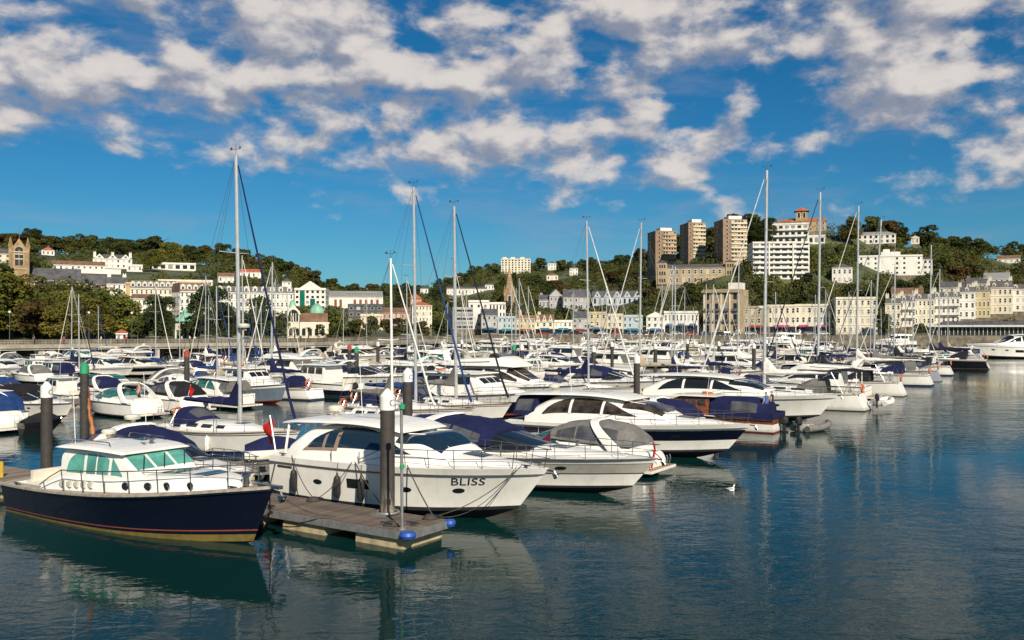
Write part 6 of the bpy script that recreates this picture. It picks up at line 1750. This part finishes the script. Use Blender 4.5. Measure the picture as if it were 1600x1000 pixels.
# ------------------------------------------------------------------ the packed rest of the marina, from shared prototypes
def simplify(b, keep):
    """for boats too far away to show their fittings: everything small becomes one part"""
    src = b.root; mb_v, mb_f, mb_m, mats = [], [], [], []
    def walk(o, M):
        for c in list(o.children):
            Mc = M @ Matrix.LocRotScale(c.location, c.rotation_euler, c.scale)
            walk(c, Mc)
            if c.type == 'MESH' and c.name.split('.')[0] not in keep:
                k = len(mb_v); me = c.data
                mb_v.extend([tuple(Mc @ v.co) for v in me.vertices])
                for p in me.polygons:
                    m = me.materials[p.material_index] if me.materials else GEL
                    if m not in mats: mats.append(m)
                    mb_f.append(tuple(k + i for i in p.vertices)); mb_m.append(mats.index(m))
                gone.append(c)
    gone = []
    bpy.context.view_layer.update()
    walk(src, Matrix.Identity(4))
    for c in gone:
        for ch in list(c.children): ch.parent = src
        bpy.data.objects.remove(c)
    m = MB(); m.v, m.f, m.m = mb_v, mb_f, mb_m
    if m.v: m.build('fittings', mats, src)['kind'] = 'stuff'
    return b
KEEP = {'hull', 'deck', 'cabin', 'saloon', 'canopy', 'windscreen', 'hardtop_roof', 'flybridge', 'mast', 'boom_cover', 'furled_jib', 'coachroof', 'sprayhood', 'bimini', 'aft_canopy', 'cabin_roof', 'foredeck_trunk', 'rigging', 'boom', 'fly_screen', 'radar_arch'}
def P_(b, look, cat, w=1.0): b.look, b.cat, b.w = look, cat, w; return b
def protos():
    return [
        P_(sport_cruiser(L=9.8, B=3.3), 'white sports cruiser with {c} hood', 'sports cruiser', 3.0),
        P_(sport_cruiser(L=11.2, B=3.5, hs=1.25, hb=1.75, stripe=DARKST), 'larger white sports cruiser with {c} hood', 'sports cruiser', 2.2),
        P_(sport_cruiser(L=8.2, B=2.8, hs=1.0, hb=1.4, hood=False, canvas_m=C_NAVY), 'open white sports boat', 'sports boat', 1.0),
        P_(hardtop(L=11.4, B=3.7, hs=1.45, hb=1.8, roof_h=1.6), 'white hardtop cruiser with {c} aft canopy', 'motor cruiser', 2.2),
        P_(hardtop(L=12.6, B=3.9, hs=1.5, hb=1.95, roof_h=1.6, bands=[(.08, ANTIF), (.40, GEL), (.76, NAVYHULL), (1, GEL)]), 'hardtop cruiser with dark hull stripe and {c} canopy', 'motor cruiser', .6),
        P_(flybridge(L=13.6, B=4.1, hs=1.55, hb=2.1), 'white flybridge yacht with {c} bimini', 'motor yacht', 1.7),
        P_(flybridge(L=15.5, B=4.5, hs=1.75, hb=2.4, bimini=False), 'big white flybridge yacht', 'motor yacht', .9),
        P_(wheelhouse(L=7.8, B=2.8), 'small white wheelhouse boat', 'cabin boat', 1.0),
        P_(wheelhouse(L=8.8, B=3.0, hs=1.05, hb=1.6, canvas_m=C_NAVY), 'white wheelhouse boat with {c} aft canopy', 'cabin boat', .9),
        P_(sailboat(L=9.6, B=3.1, mast=11.8, radar=False), 'white sailing yacht with {c} boom cover', 'sailing yacht', 1.5),
        P_(sailboat(L=11.2, B=3.5, mast=14.2, jib=C_WHITE, bands=[(.12, ANTIF), (1, GEL)]), 'larger white sailing yacht with {c} boom cover', 'sailing yacht', 1.2),
    ]
NEARP = protos()
FARP = [simplify(b, KEEP) for b in protos()]
for b in NEARP + FARP: index_kids(b.root); b.used = False
SWAPS = [('navy', C_NAVY), ('black', C_BLACK), ('blue', C_BLUE), ('beige', C_BEIGE), ('grey', C_GREY), ('white', C_WHITE)]
g2 = random.Random(23)
fill = []
ROWPH = ['in the nearest row', 'in the second row', 'just across the channel', 'behind the channel row', 'in the middle rows', 'in the middle rows', 'in the back rows', 'in the back rows']
S0 = [42.5, 33.0, -2, -2, 15, 18, 40, 45]; S1 = [172, 185, 240, 240, 240, 235, 235, 235]
for row, (rw, o) in enumerate(ROWS):
    s = S0[row]
    while s < S1[row]:
        pool = NEARP; x, y = MW(s, rw + o * 6); far = y > 118
        pool = FARP if far else NEARP
        b = g2.choices(pool, [q.w * (.35 if (q.cat == 'sailing yacht' and row in (0,)) else 1) * (.4 if q.L > 14 and row < 2 else 1) * (2.3 if q.cat == 'sailing yacht' and s > 55 and row in (1, 2, 3) else 1) for q in pool])[0]
        gap = b.B * .42 + .15
        c = s + gap
        hit = [t for t, wd in taken[row] if abs(t - c) < wd + gap]
        if hit:
            s = max(t + wd for t, wd in taken[row] if abs(t - c) < wd + gap) + .02; continue
        s = c + b.B * .42 + (.15 if g2.random() < .5 else .9)
        x, y = MW(c, rw + o * (b.L / 2 + .6))
        qx, qy = project(x, y)
        if qx < -70 or qx > 1680 or y < 30: continue
        if y > shore(qx) - 19: continue
        if g2.random() < .03: continue
        nm, cm = g2.choice(SWAPS)
        swap = {C_NAVY: cm} if cm is not C_NAVY else {}
        if g2.random() < .25: swap[GEL] = GEL2
        swap[GLASS] = g2.choice((GLASS, GLASS, GLASSBR, GLASSB, TEALGL))
        if not b.used: root = b.root; b.used = True; nm = 'navy'
        else: root = copy_tree(b.root, None, swap)
        set_boat(root, b.L * .88, c, rw, o, g2.random() < (.72 if row == 0 and b.cat != 'sailing yacht' else .5), g2.uniform(-.2, .5), g2.uniform(-1.2, 1.2))
        k_ = g2.uniform(.74, .92); root.scale = (k_, k_, k_ * .93 if b.cat != 'sailing yacht' else g2.uniform(.86, 1.02))
        fill.append((b.look.format(c=nm), ROWPH[row], qx, b.cat, root, c, row))
for b in NEARP + FARP:
    if not b.used:
        def rm(o):
            for c in list(o.children): rm(c)
            bpy.data.objects.remove(o)
        rm(b.root)
# big yachts lying along the far quay on the right
for p, yw, L_, lab, hd in ((1585, 560, 19, 'large white motor yacht with dark saloon windows at the right edge', 176), (1120, 537, 20, 'long white motor yacht before the grand beige hotel', 184), (1215, 540, 18, 'long white motor yacht below the white balcony flats', 180), (985, 537, 15, 'white motor yacht before the turquoise awnings', 178), (1395, 541, 15, 'white motor yacht before the seafront houses', 182)):
    d = CAM_H * FPX / (yw - HOR); u = (p - 800) / FPX
    b = flybridge('large_motor_yacht', L_, L_ * .27, L_ * .125, L_ * .165, bimini=False) if p != 1585 else hardtop('large_motor_yacht', L_, L_ * .26, L_ * .13, L_ * .165, roof_h=2.4, aft_canvas=False)
    simplify(b, KEEP)
    b.root.location = (u * d + math.copysign(L_ / 2, 1), d, 0); b.root.rotation_euler = (0, 0, R(hd))
    tag(b.root, lab, 'motor yacht')
# labels of the packed boats: look, row and place in that row
from collections import defaultdict
bylab = defaultdict(list)
for f in fill: bylab[(f[0], f[1])].append(f)
def nth(i):
    w_ = ['leftmost', 'second from left', 'third from left', 'fourth from left', 'fifth from left', 'sixth from left', 'seventh from left', 'eighth from left', 'ninth from left', 'tenth from left']
    return w_[i] if i < len(w_) else '%dth from left' % (i + 1) if i % 10 + 1 > 3 or i in (10, 11, 12) else '%d%s from left' % (i + 1, {1: 'st', 2: 'nd', 3: 'rd'}[i % 10 + 1])
GRP = {'sports cruiser': 'sports cruisers in the marina', 'sports boat': 'open sports boats in the marina', 'motor cruiser': 'hardtop cruisers in the marina', 'motor yacht': 'flybridge yachts in the marina', 'cabin boat': 'wheelhouse boats in the marina', 'sailing yacht': 'sailing yachts in the marina'}
for (look, ph), fs in bylab.items():
    fs.sort(key=lambda f: f[2])
    for i, f in enumerate(fs):
        tag(f[4], look + ' ' + ph + (', ' + nth(i) if len(fs) > 1 else ''), f[3], GRP[f[3]])

# ------------------------------------------------------------------ pontoons
def plank_mat():
    m = mat('pontoon_timber', (.125, .098, .075), .85, var=.16, vscale=1.2, bump=.5, bscale=18, objvar=.22)
    return m
WOOD = plank_mat()
FLOATM = mat('float_concrete', (.40, .33, .20), .9, var=.16, vscale=2.2, bump=.4, bscale=12, streaks=.5)
GALV = mat('galvanised_steel', (.27, .275, .27), .5, .5, var=.1, vscale=5)
DZ = .55
def near_pontoon():
    x, y = MW(-3.95, 0)
    e = empty('wooden_pontoon', (x, y, 0), TH)
    tag(e, 'wooden plank pontoon on concrete floats between launch and hardtop cruiser', 'pontoon')
    Wd = 2.0
    pl = MB(); pl.box((0, 0, 0), (.142, Wd, .05)); me = pl.mesh('plank', WOOD, flat=True)
    for i in range(52):
        o = inst('plank', me, e, (-.50 - .152 * i, 0, DZ - .025 + rng.uniform(-.004, .004)), rng.uniform(-.004, .004))
    mb = MB()
    for sy in (-1, 1): mb.box((-4.36, sy * (Wd / 2 + .03), DZ - .12), (8.06, .06, .22))
    mb.box((-.36, 0, DZ - .12), (.06, Wd + .12, .22)); mb.box((-4.36, 0, DZ - .16), (7.9, .12, .16))
    e2 = mb.build('steel_frame', GALV, e, flat=True)
    fl = MB(); fl.box((0, 0, 0), (1.9, Wd - .12, .75), taper=.97); fme = fl.mesh('float', FLOATM)
    for xx in (-1.55, -4.75, -7.6): inst('float', fme, e, (xx, 0, .06))
    fe = MB(); fe.lathe([(.10, -.13), (.23, -.11), (.27, 0), (.23, .11), (.10, .13)], n=14); fm = fe.mesh('corner_fender', BLUEP)
    inst('corner_fender', fm, e, (-.38, -Wd / 2 + .02, DZ - .08), 0, (.95, .95, .8)); inst('corner_fender', fm, e, (-.34, Wd / 2 - .02, DZ - .08), 0, (.7, .7, .8))
    for xx, yy in ((-.8, .9), (-1.4, -.75), (-6.0, .95), (-6.3, -.9), (-.75, -.3)): inst('cleat', CLEAT_ME, e, (xx, yy, DZ + .0), 0, (1.6, 1.6, 1.6))
    gd = MB(); gd.tube([(-2.55 + .36 * math.cos(i * math.pi / 8), .60 + .36 * math.sin(i * math.pi / 8), DZ + .07) for i in range(17)], .045, 6, cap=False); gd.box((-2.55, .16, DZ + .04), (.5, .16, .08)); gd.build('pile_guide', GALV, e)
    return e
near_pontoon()
def boards_mat():
    m = bpy.data.materials.new('boarded_deck'); m.use_nodes = True
    t = NT(m.node_tree); b = t.n['Principled BSDF']; b.inputs['Roughness'].default_value = .85
    tc = t.add('ShaderNodeTexCoord')
    wv = t.add('ShaderNodeTexWave', wave_type='BANDS', bands_direction='X', wave_profile='SAW'); t.put(wv.inputs['Vector'], tc.outputs['Object']); wv.inputs['Scale'].default_value = 1.05
    n = t.noise(t.vmath('MULTIPLY', tc.outputs['Object'], (6.6, .3, 1)), 1.0, 3)
    c = t.mix(t.ramp(n, .3, .7), (.13, .105, .08), (.26, .215, .17))
    c = t.mix(t.ramp(wv.outputs['Fac'], .90, .97), c, (.02, .018, .015))
    t.l.new(c, b.inputs['Base Color'])
    return m
BOARDS = boards_mat()
fb = MB(); fb.box((0, 0, 0), (2.0, 1.0, .7)); FLT = fb.mesh('float', FLOATM, flat=True)
def pontoon(name, label, s, r, ls, lr, group=None, floats=2):
    """a simple boarded pontoon centred on (s, r), ls along the row and lr across it"""
    e = empty(name, (*MW(s, r), 0), TH)
    tag(e, label, 'pontoon', group)
    mb = MB(); mb.box((0, 0, DZ - .03), (lr, ls, .06)); mb.build('deck', BOARDS, e, flat=True)
    mb = MB()
    for sy in (-1, 1): mb.box((0, sy * (ls / 2 - .04), DZ - .17), (lr - .06, .07, .2)); mb.box((sy * (lr / 2 - .04), 0, DZ - .17), (.07, ls - .2, .2))
    mb.build('frame', GALV, e, flat=True)
    for k in range(floats):
        if lr > ls: inst('float', FLT, e, (-lr / 2 + lr * (k + .5) / floats, 0, .05), 0, (min(1, lr * .2), ls * .85, 1))
        else: inst('float', FLT, e, (0, -ls / 2 + ls * (k + .5) / floats, .05), 0, (lr * .42, 1.6, 1))
    return e
pontoon('walkway_pontoon', 'long boarded walkway pontoon behind the nearest row of boats', 88, -14.6, 181, 2.1, floats=36)
pontoon('walkway_pontoon', 'long boarded walkway pontoon across the channel', 125, -54.25, 256, 2.1, floats=50)
pontoon('walkway_pontoon', 'boarded walkway pontoon through the packed middle rows', 140, -98.25, 250, 2.1, floats=40)
lp = pontoon('landing_pontoon', 'small boarded landing with two yellow posts behind the left capped pile', -6.2, -20.6, 2.6, 4.6)
for k in (-.2, .75):
    mb = MB(); mb.tube([(-.2 + k, -.3, DZ), (-.2 + k, -.3, DZ + .62)], .07, 8); mb.build('yellow_post', mat('yellow_paint', (.50, .33, .03), .5), lp)
fp = [(0, 3.6, 'left of the long sports cruiser'), (0, 14.4, 'left of the navy-striped cruiser'), (0, 26.8, 'left of the wooden launch'), (0, 43.0, 'left of the big white sailing yacht')]
for row, s, wh in fp: pontoon('finger_pontoon', 'narrow finger pontoon ' + wh, s, -7.6, .7, 11.4, 'finger pontoons', 3)

# ------------------------------------------------------------------ mooring piles
def worn_pile():
    m = bpy.data.materials.new('pile_sleeve_worn'); m.use_nodes = True
    t = NT(m.node_tree); b = t.n['Principled BSDF']; b.inputs['Roughness'].default_value = .7
    tc = t.add('ShaderNodeTexCoord'); o = tc.outputs['Object']
    sp = t.add('ShaderNodeSeparateXYZ'); t.l.new(o, sp.inputs[0])
    n1 = t.noise(t.vmath('MULTIPLY', o, (5, 5, 1.2)), 1.0, 5, .65)
    base = t.mix(t.ramp(t.noise(o, 3, 4), .3, .7), (.036, .031, .026), (.056, .049, .042))
    h = t.math('ADD', sp.outputs[2], t.math('MULTIPLY', t.math('SUBTRACT', n1, .5), 1.8))
    wear = t.math('MULTIPLY', t.ramp(h, .55, 1.75, 1, 0), t.ramp(n1, .40, .60))
    c = t.mix(wear, base, (.30, .25, .19))
    c = t.mix(t.math('MULTIPLY', t.ramp(t.noise(o, 7, 3), .55, .72), t.ramp(h, .2, 1.3, .8, 0)), c, (.16, .07, .03))
    t.l.new(c, b.inputs['Base Color'])
    return m
WPILE = worn_pile()
def pile(s, r, cap, label, r0=.235, letter='C', top=4.56, wood=WPILE):
    x, y = MW(s, r)
    e = empty('mooring_pile', (x, y, 0), 0)
    tag(e, label, 'mooring pile', 'mooring piles')
    mb = MB(); mb.lathe([(r0, -2.5), (r0, top - .68)], n=20); mb.build('sleeve', wood, e)
    if cap:
        mb = MB(); mb.lathe([(r0 * 1.05, top - .68), (r0 * 1.05, top - .24), (.06, top - .02), (.02, top)], n=20); co = mb.build('cap', cap, e, sharp=25)
        if letter:
            v, f = text_shape(letter); mb = MB()
            a0 = math.atan2(-y, -x) + R(38)                  # the letter looks a little to the right of the viewer
            for tx, ty, _ in v:
                a = a0 + tx * .32 / r0; mb.vert((r0 * 1.06 * math.cos(a), r0 * 1.06 * math.sin(a), top - .46 + ty * .32))
            for q in f: mb.face(q)
            mb.build('lettering', INK, co, flat=True)
    return e
def pile_px(p, ytop, top=4.56):
    d = (CAM_H - top) * FPX / (ytop - HOR); x = (p - 800) / FPX * d
    dx, dy = x, d - 29.7
    return dx * UX + dy * UY, dx * VX + dy * VY
pile(-3.35, -2.55, PILEW, 'thick dark pile with white C cap rising through the wooden pontoon')
for p, yt, cap, lab, let in ((637, 574.5, PILEW, 'dark pile with white C cap, second right of the hardtop cruiser', 'C'), (73, 596, PILEW, 'dark pile with white C cap at the left edge behind the launch', 'C'), (132, 565, PILEG, 'dark pile with green cap at the left of the channel', None), (995, 553, PILEW, 'brown pile with plain white cap right of centre', None),
                             (1178, 536, PILEW, 'dark pile with white cap below the white balcony flats', None), (803, 538, PILEG, 'green-capped pile at the picture centre', None), (292, 546, PILER, 'red-capped pile across the channel on the left', None), (546, 538, PILER, 'red-capped pile right of the cream hall', None), (557, 541, PILEG, 'green-capped pile right of the cream hall', None)):
    tp = 4.2 if p == 73 else 4.56
    s, r = pile_px(p, yt, tp)
    pile(s, r, cap, lab, letter=let, wood=PILE, top=tp)
for k, (s, row) in enumerate(((60, -29), (76, -29), (98, -29), (120, -29), (70, -69), (90, -69), (110, -69), (140, -69), (62, -39.5), (85, -39.5), (112, -39.5))):
    pile(s, row, PILEW, 'slim dark capped pile among the packed boats, %s' % ['first past the channel bend', 'second along the channel', 'third along the channel', 'fourth along the channel', 'in the back near the promenade', 'farther back near the promenade', 'in the back at mid picture', 'far back toward the shops', 'on the far channel side', 'second on the far channel side', 'third on the far channel side'][k], letter=None, wood=PILE)
# thin pole with a blue foot at the pontoon end
px_, py_ = MW(-4.75, -.75)
e = empty('dock_pole', (px_, py_, DZ)); tag(e, 'thin galvanised pole with small green light at the pontoon end', 'pole')
mb = MB(); mb.tube([(0, 0, 0), (-.02, 0, 3.55)], .045, 8); mb.build('post', GALV, e)
mb = MB(); mb.lathe([(.05, 3.52), (.09, 3.56), (.09, 3.68), (.03, 3.72)], n=8); mb.build('light', PILEG, e)
mb = MB(); mb.lathe([(.12, 0), (.12, .05), (.05, .07)], n=10); mb.build('foot', GALV, e)
mb = MB(); mb.lathe([(.07, 1.80), (.07, 1.92)], n=8); mb.build('clamp', PILEG, e)

# ------------------------------------------------------------------ mooring ropes
def rope(label, a, b, sag, r=.016, m=ROPE):
    a, b = Vector(a), Vector(b); pts = []
    for i in range(11):
        t = i / 10; q = a.lerp(b, t); q.z -= sag * 4 * t * (1 - t); pts.append(q - a)
    mb = MB(); mb.tube(pts, r, 5); o = mb.build('mooring_rope', m, loc=a)
    tag(o, label, 'rope', 'mooring ropes at the pontoon')
def pont(xl, yl, z=DZ + .1):
    x, y = MW(-3.95, 0); co, si = math.cos(TH), math.sin(TH)
    return (x + xl * co - yl * si, y + xl * si + yl * co, z)
def onboat(b, t, q, side, off=.03):
    th = b.root.rotation_euler.z; p = b.h.P(t, q, side, off); co, si = math.cos(th), math.sin(th); l = b.root.location
    return (l.x + p.x * co - p.y * si, l.y + p.x * si + p.y * co, p.z + .08)
rope('bow rope from the hardtop cruiser to the pontoon corner', onboat(BL, .93, 1, -1, -.1), pont(-.8, .9), .25)
rope('second bow rope of the hardtop cruiser, hanging lower', onboat(BL, .92, 1, -1, -.1), pont(-.85, .8), .55, .012)
rope('spring rope falling from mid hull of the hardtop cruiser to the pontoon end', onboat(BL, .61, 1, -1, 0), pont(-.9, .85), .08, .022)
rope('spring rope from the hardtop cruiser amidships toward the stern cleat', onboat(BL, .40, 1, -1, 0), pont(-6.0, .95), .15)
rope('rope from the hardtop cruiser amidships toward the pile', onboat(BL, .41, 1, -1, 0), pont(-2.6, .6), .10, .02)
rope('stern rope of the hardtop cruiser', onboat(BL, .12, 1, -1, 0), pont(-6.2, .9), .2)
rope('bow rope from the navy launch to the pontoon', onboat(A, .97, 1, 1, -.05), pont(-6.3, -.9), .25, .02)
rope('spring rope from the navy launch along the pontoon', onboat(A, .93, 1, 1, 0), pont(-3.4, -.8), .30)
for k, (xl, yl) in enumerate(((-1.35, -.6), (-.95, .75), (-6.1, .8))):
    mb = MB()
    for j in range(4): mb.tube([((.22 - .03 * j) * math.cos(i * .5236), (.17 - .02 * j) * math.sin(i * .5236), .03 * j) for i in range(13)], .022, 4, cap=False)
    o = mb.build('rope_coil', ROPE, loc=pont(xl, yl, DZ + .03)); tag(o, 'coil of dark rope on the planks ' + ['near the thin pole', 'at the outer pontoon corner', 'beside the hardtop cruiser stern'][k], 'rope coil')
# navy covered tender on the pontoon behind the launch bow
tb = Boat('covered_tender', Hull(2.8, 1.4, .5, .6, rake=.4, n=12)); tb.hull([(1, GEL)]); tb.house('cover', [(.0, .45, .70, .66, .5), (1.0, .48, 1.05, .66, .3), (2.0, .5, .95, .5, .2), (2.75, .52, .62, .12, .05)], C_NAVY, 2.4)
tb.root.location = (*MW(1.6, -15.3), .58); tb.root.rotation_euler = (0, 0, TH + R(50)); tag(tb.root, 'small tender under a navy cover behind the launch bow', 'tender')

# ------------------------------------------------------------------ people, cars and a gull
SKIN = mat('skin', (.46, .26, .17), .6, var=.03); HAIR = mat('hair_dark', (.03, .02, .015), .7)
CLOTH = {k: canvas('clothes_' + k, c) for k, c in (('red', (.42, .04, .04)), ('blue', (.05, .13, .32)), ('white', (.66, .65, .62)), ('dark', (.03, .03, .04)), ('khaki', (.30, .25, .16)))}
def person_mesh(shirt, trousers, bare=False, sit=False):
    """one continuous skinned figure about 1.72 m tall"""
    J = [(0, 0, .95), (0, 0, 1.2), (0, 0, 1.42), (0, .01, 1.5), (0, .02, 1.62), (0, .02, 1.70),
         (.19, 0, 1.40), (.25, .03, 1.13), (.24, .14, .92), (.24, .17, .84), (-.19, 0, 1.40), (-.27, .0, 1.14), (-.27, .10, .92), (-.27, .13, .84),
         (.10, 0, .90), (.11, .03, .50), (.11, -.02, .09), (.12, .12, .04), (-.10, 0, .90), (-.12, -.04, .50), (-.13, -.10, .09), (-.13, .04, .04)]
    if sit:
        J[15] = (.13, .42, .88); J[16] = (.13, .45, .46); J[17] = (.13, .57, .42); J[19] = (-.13, .42, .88); J[20] = (-.13, .45, .46); J[21] = (-.13, .57, .42)
    E = [(0, 1), (1, 2), (2, 3), (3, 4), (4, 5), (2, 6), (6, 7), (7, 8), (8, 9), (2, 10), (10, 11), (11, 12), (12, 13), (0, 14), (14, 15), (15, 16), (16, 17), (0, 18), (18, 19), (19, 20), (20, 21)]
    rad = [.15, .14, .14, .06, .10, .085, .065, .05, .038, .04, .065, .05, .038, .04, .095, .065, .045, .045, .095, .065, .045, .045]
    me = bpy.data.meshes.new('person'); me.from_pydata(J, E, [])
    o = bpy.data.objects.new('person', me); COL.objects.link(o)
    sk = o.modifiers.new('skin', 'SKIN'); o.modifiers.new('sub', 'SUBSURF').levels = 1
    for i, v in enumerate(me.skin_vertices[0].data): v.radius = (rad[i], rad[i] * .8); v.use_root = (i == 0)
    bpy.context.view_layer.update()
    out = bpy.data.meshes.new_from_object(o.evaluated_get(bpy.context.evaluated_depsgraph_get()))
    bpy.data.objects.remove(o)
    out.materials.clear()
    for m in (SKIN, HAIR, shirt, trousers): out.materials.append(m)
    for p in out.polygons:
        c = p.center; p.use_smooth = True
        p.material_index = 1 if c.z > 1.66 or (c.z > 1.58 and c.y < -.02) else 0 if c.z > 1.47 or abs(c.x) > .225 else (0 if bare else 2) if c.z > .95 else 3
    return out
PM = {'a': person_mesh(CLOTH['red'], CLOTH['dark']), 'b': person_mesh(CLOTH['blue'], CLOTH['dark']), 'c': person_mesh(CLOTH['white'], CLOTH['khaki']), 'd': person_mesh(CLOTH['dark'], CLOTH['dark']), 'bare': person_mesh(SKIN, CLOTH['dark'], True)}
def person(key, loc, rz, label):
    o = inst('person', PM[key], None, loc, rz); tag(o, label, 'person', 'people'); return o
person('bare', onboat(L3, .16, .3, -1, -1.2)[:2] + (.78,), R(120), 'bare-backed person in dark shorts standing in the open cruiser cockpit')
person('b', onboat(Fb, .06, .5, 1, -.7)[:2] + (.80,), R(40), 'person in blue top standing at the wooden launch stern')
person('d', onboat(Fb, .06, .5, -1, -.8)[:2] + (.80,), R(60), 'person in dark top beside the one in blue on the wooden launch')
for k, (p, key, lab) in enumerate(((184, 'b', 'person in blue walking on the promenade near the kiosk'), (197, 'a', 'person in red on the promenade right of the kiosk'), (54, 'd', 'person in dark clothes on the promenade below the broad trees'), (158, 'c', 'person in white beside the promenade rail'), (470, 'd', 'person in dark clothes before the cream hall'), (640, 'c', 'person in white on the curved promenade'), (700, 'a', 'person in red on the curved promenade'), (100, 'a', 'person in red at the promenade rail on the left'))):
    (x, y), = shore_pts(p, p, 1, -4 - (k % 3))[:1]
    person(key, (x, y, QZ - .05), rng.uniform(0, 6), lab)
def car_proto(col):
    mb = MB(); prof = [(-2.1, .35), (2.1, .35), (2.15, .75), (1.3, .95), (.75, 1.42), (-1.1, 1.45), (-1.9, .98), (-2.15, .9)]
    mb.prism(prof, -.85, .85); e = empty('parked_car'); mb.build('body', mat('car_paint_' + col[0], col[1], .3, coat=.6, var=0), e, flat=True)
    gl = MB(); gl.prism([(1.18, .98), (.72, 1.37), (-1.06, 1.40), (-1.7, 1.0)], -.865, .865); gl.build('side_glass', GLASS, e, flat=True)
    wh = MB(); wh.lathe([(.33, -.1), (.33, .1)], n=12); wme = wh.mesh('wheel', RUBBER)
    for x in (-1.35, 1.35):
        for y in (-.82, .82):
            o = inst('wheel', wme, e, (x, y, .33)); o.rotation_euler = (R(90), 0, 0)
    index_kids(e); return e
cars = [car_proto(c) for c in (('red', (.35, .03, .03)), ('dark', (.02, .02, .025)), ('white', (.7, .7, .68)), ('blue', (.03, .08, .25)), ('silver', (.4, .41, .42)))]
cn = ['red', 'dark', 'white', 'blue', 'silver']; seen = defaultdict(int)
for i in range(20):
    p = 850 + 23 * i; k = (i * 3) % 5
    (x, y), = shore_pts(p, p, 1, 4.0)[:1]
    root = cars[k] if seen[k] == 0 else copy_tree(cars[k])
    root.location = (x, y, QZ + .4); root.rotation_euler = (0, 0, R(rng.uniform(-4, 4)))
    tag(root, '%s car parked on the far quay, %s' % (cn[k], nth(seen[k])), 'car', 'cars parked on the far quay'); seen[k] += 1
def gull(x, y):
    e = empty('gull', (x, y, 0), R(25)); e.scale = (.62, .62, .62); tag(e, 'white gull floating on the open water', 'bird')
    mb = MB(); House([(-.30, .06, .10, .03, .02), (-.12, .0, .17, .09, .06), (.08, -.02, .20, .10, .06), (.20, .05, .19, .05, .03)], 2.2).mesh(mb, na=6)
    mb.tube([(.14, 0, .14), (.19, 0, .27)], .045, 7); mb.ball((.21, 0, .31), .055, 7); mb.build('body', mat('gull_white', (.8, .8, .78), .7), e)
    mb = MB(); mb.lathe([(.02, 0), (.004, .07)], n=6); o = mb.build('beak', mat('beak_yellow', (.5, .3, .03), .6), e, loc=(.26, 0, .30)); o.rotation_euler = (0, R(95), 0)
    mb = MB()
    for sy in (-1, 1): House([(-.38, .11, .13, .02, .01), (-.1, .08, .19, .04, .03), (.06, .08, .17, .03, .02)], 2.2).mesh(mb, na=4)
    for i, v in enumerate(mb.v): mb.v[i] = (v[0], v[1] + (.075 if i < len(mb.v) // 2 else -.075), v[2])
    mb.build('folded_wings', mat('gull_grey', (.30, .31, .33), .7), e)
d = CAM_H * FPX / (766 - HOR); gull((1143 - 800) / FPX * d, d)
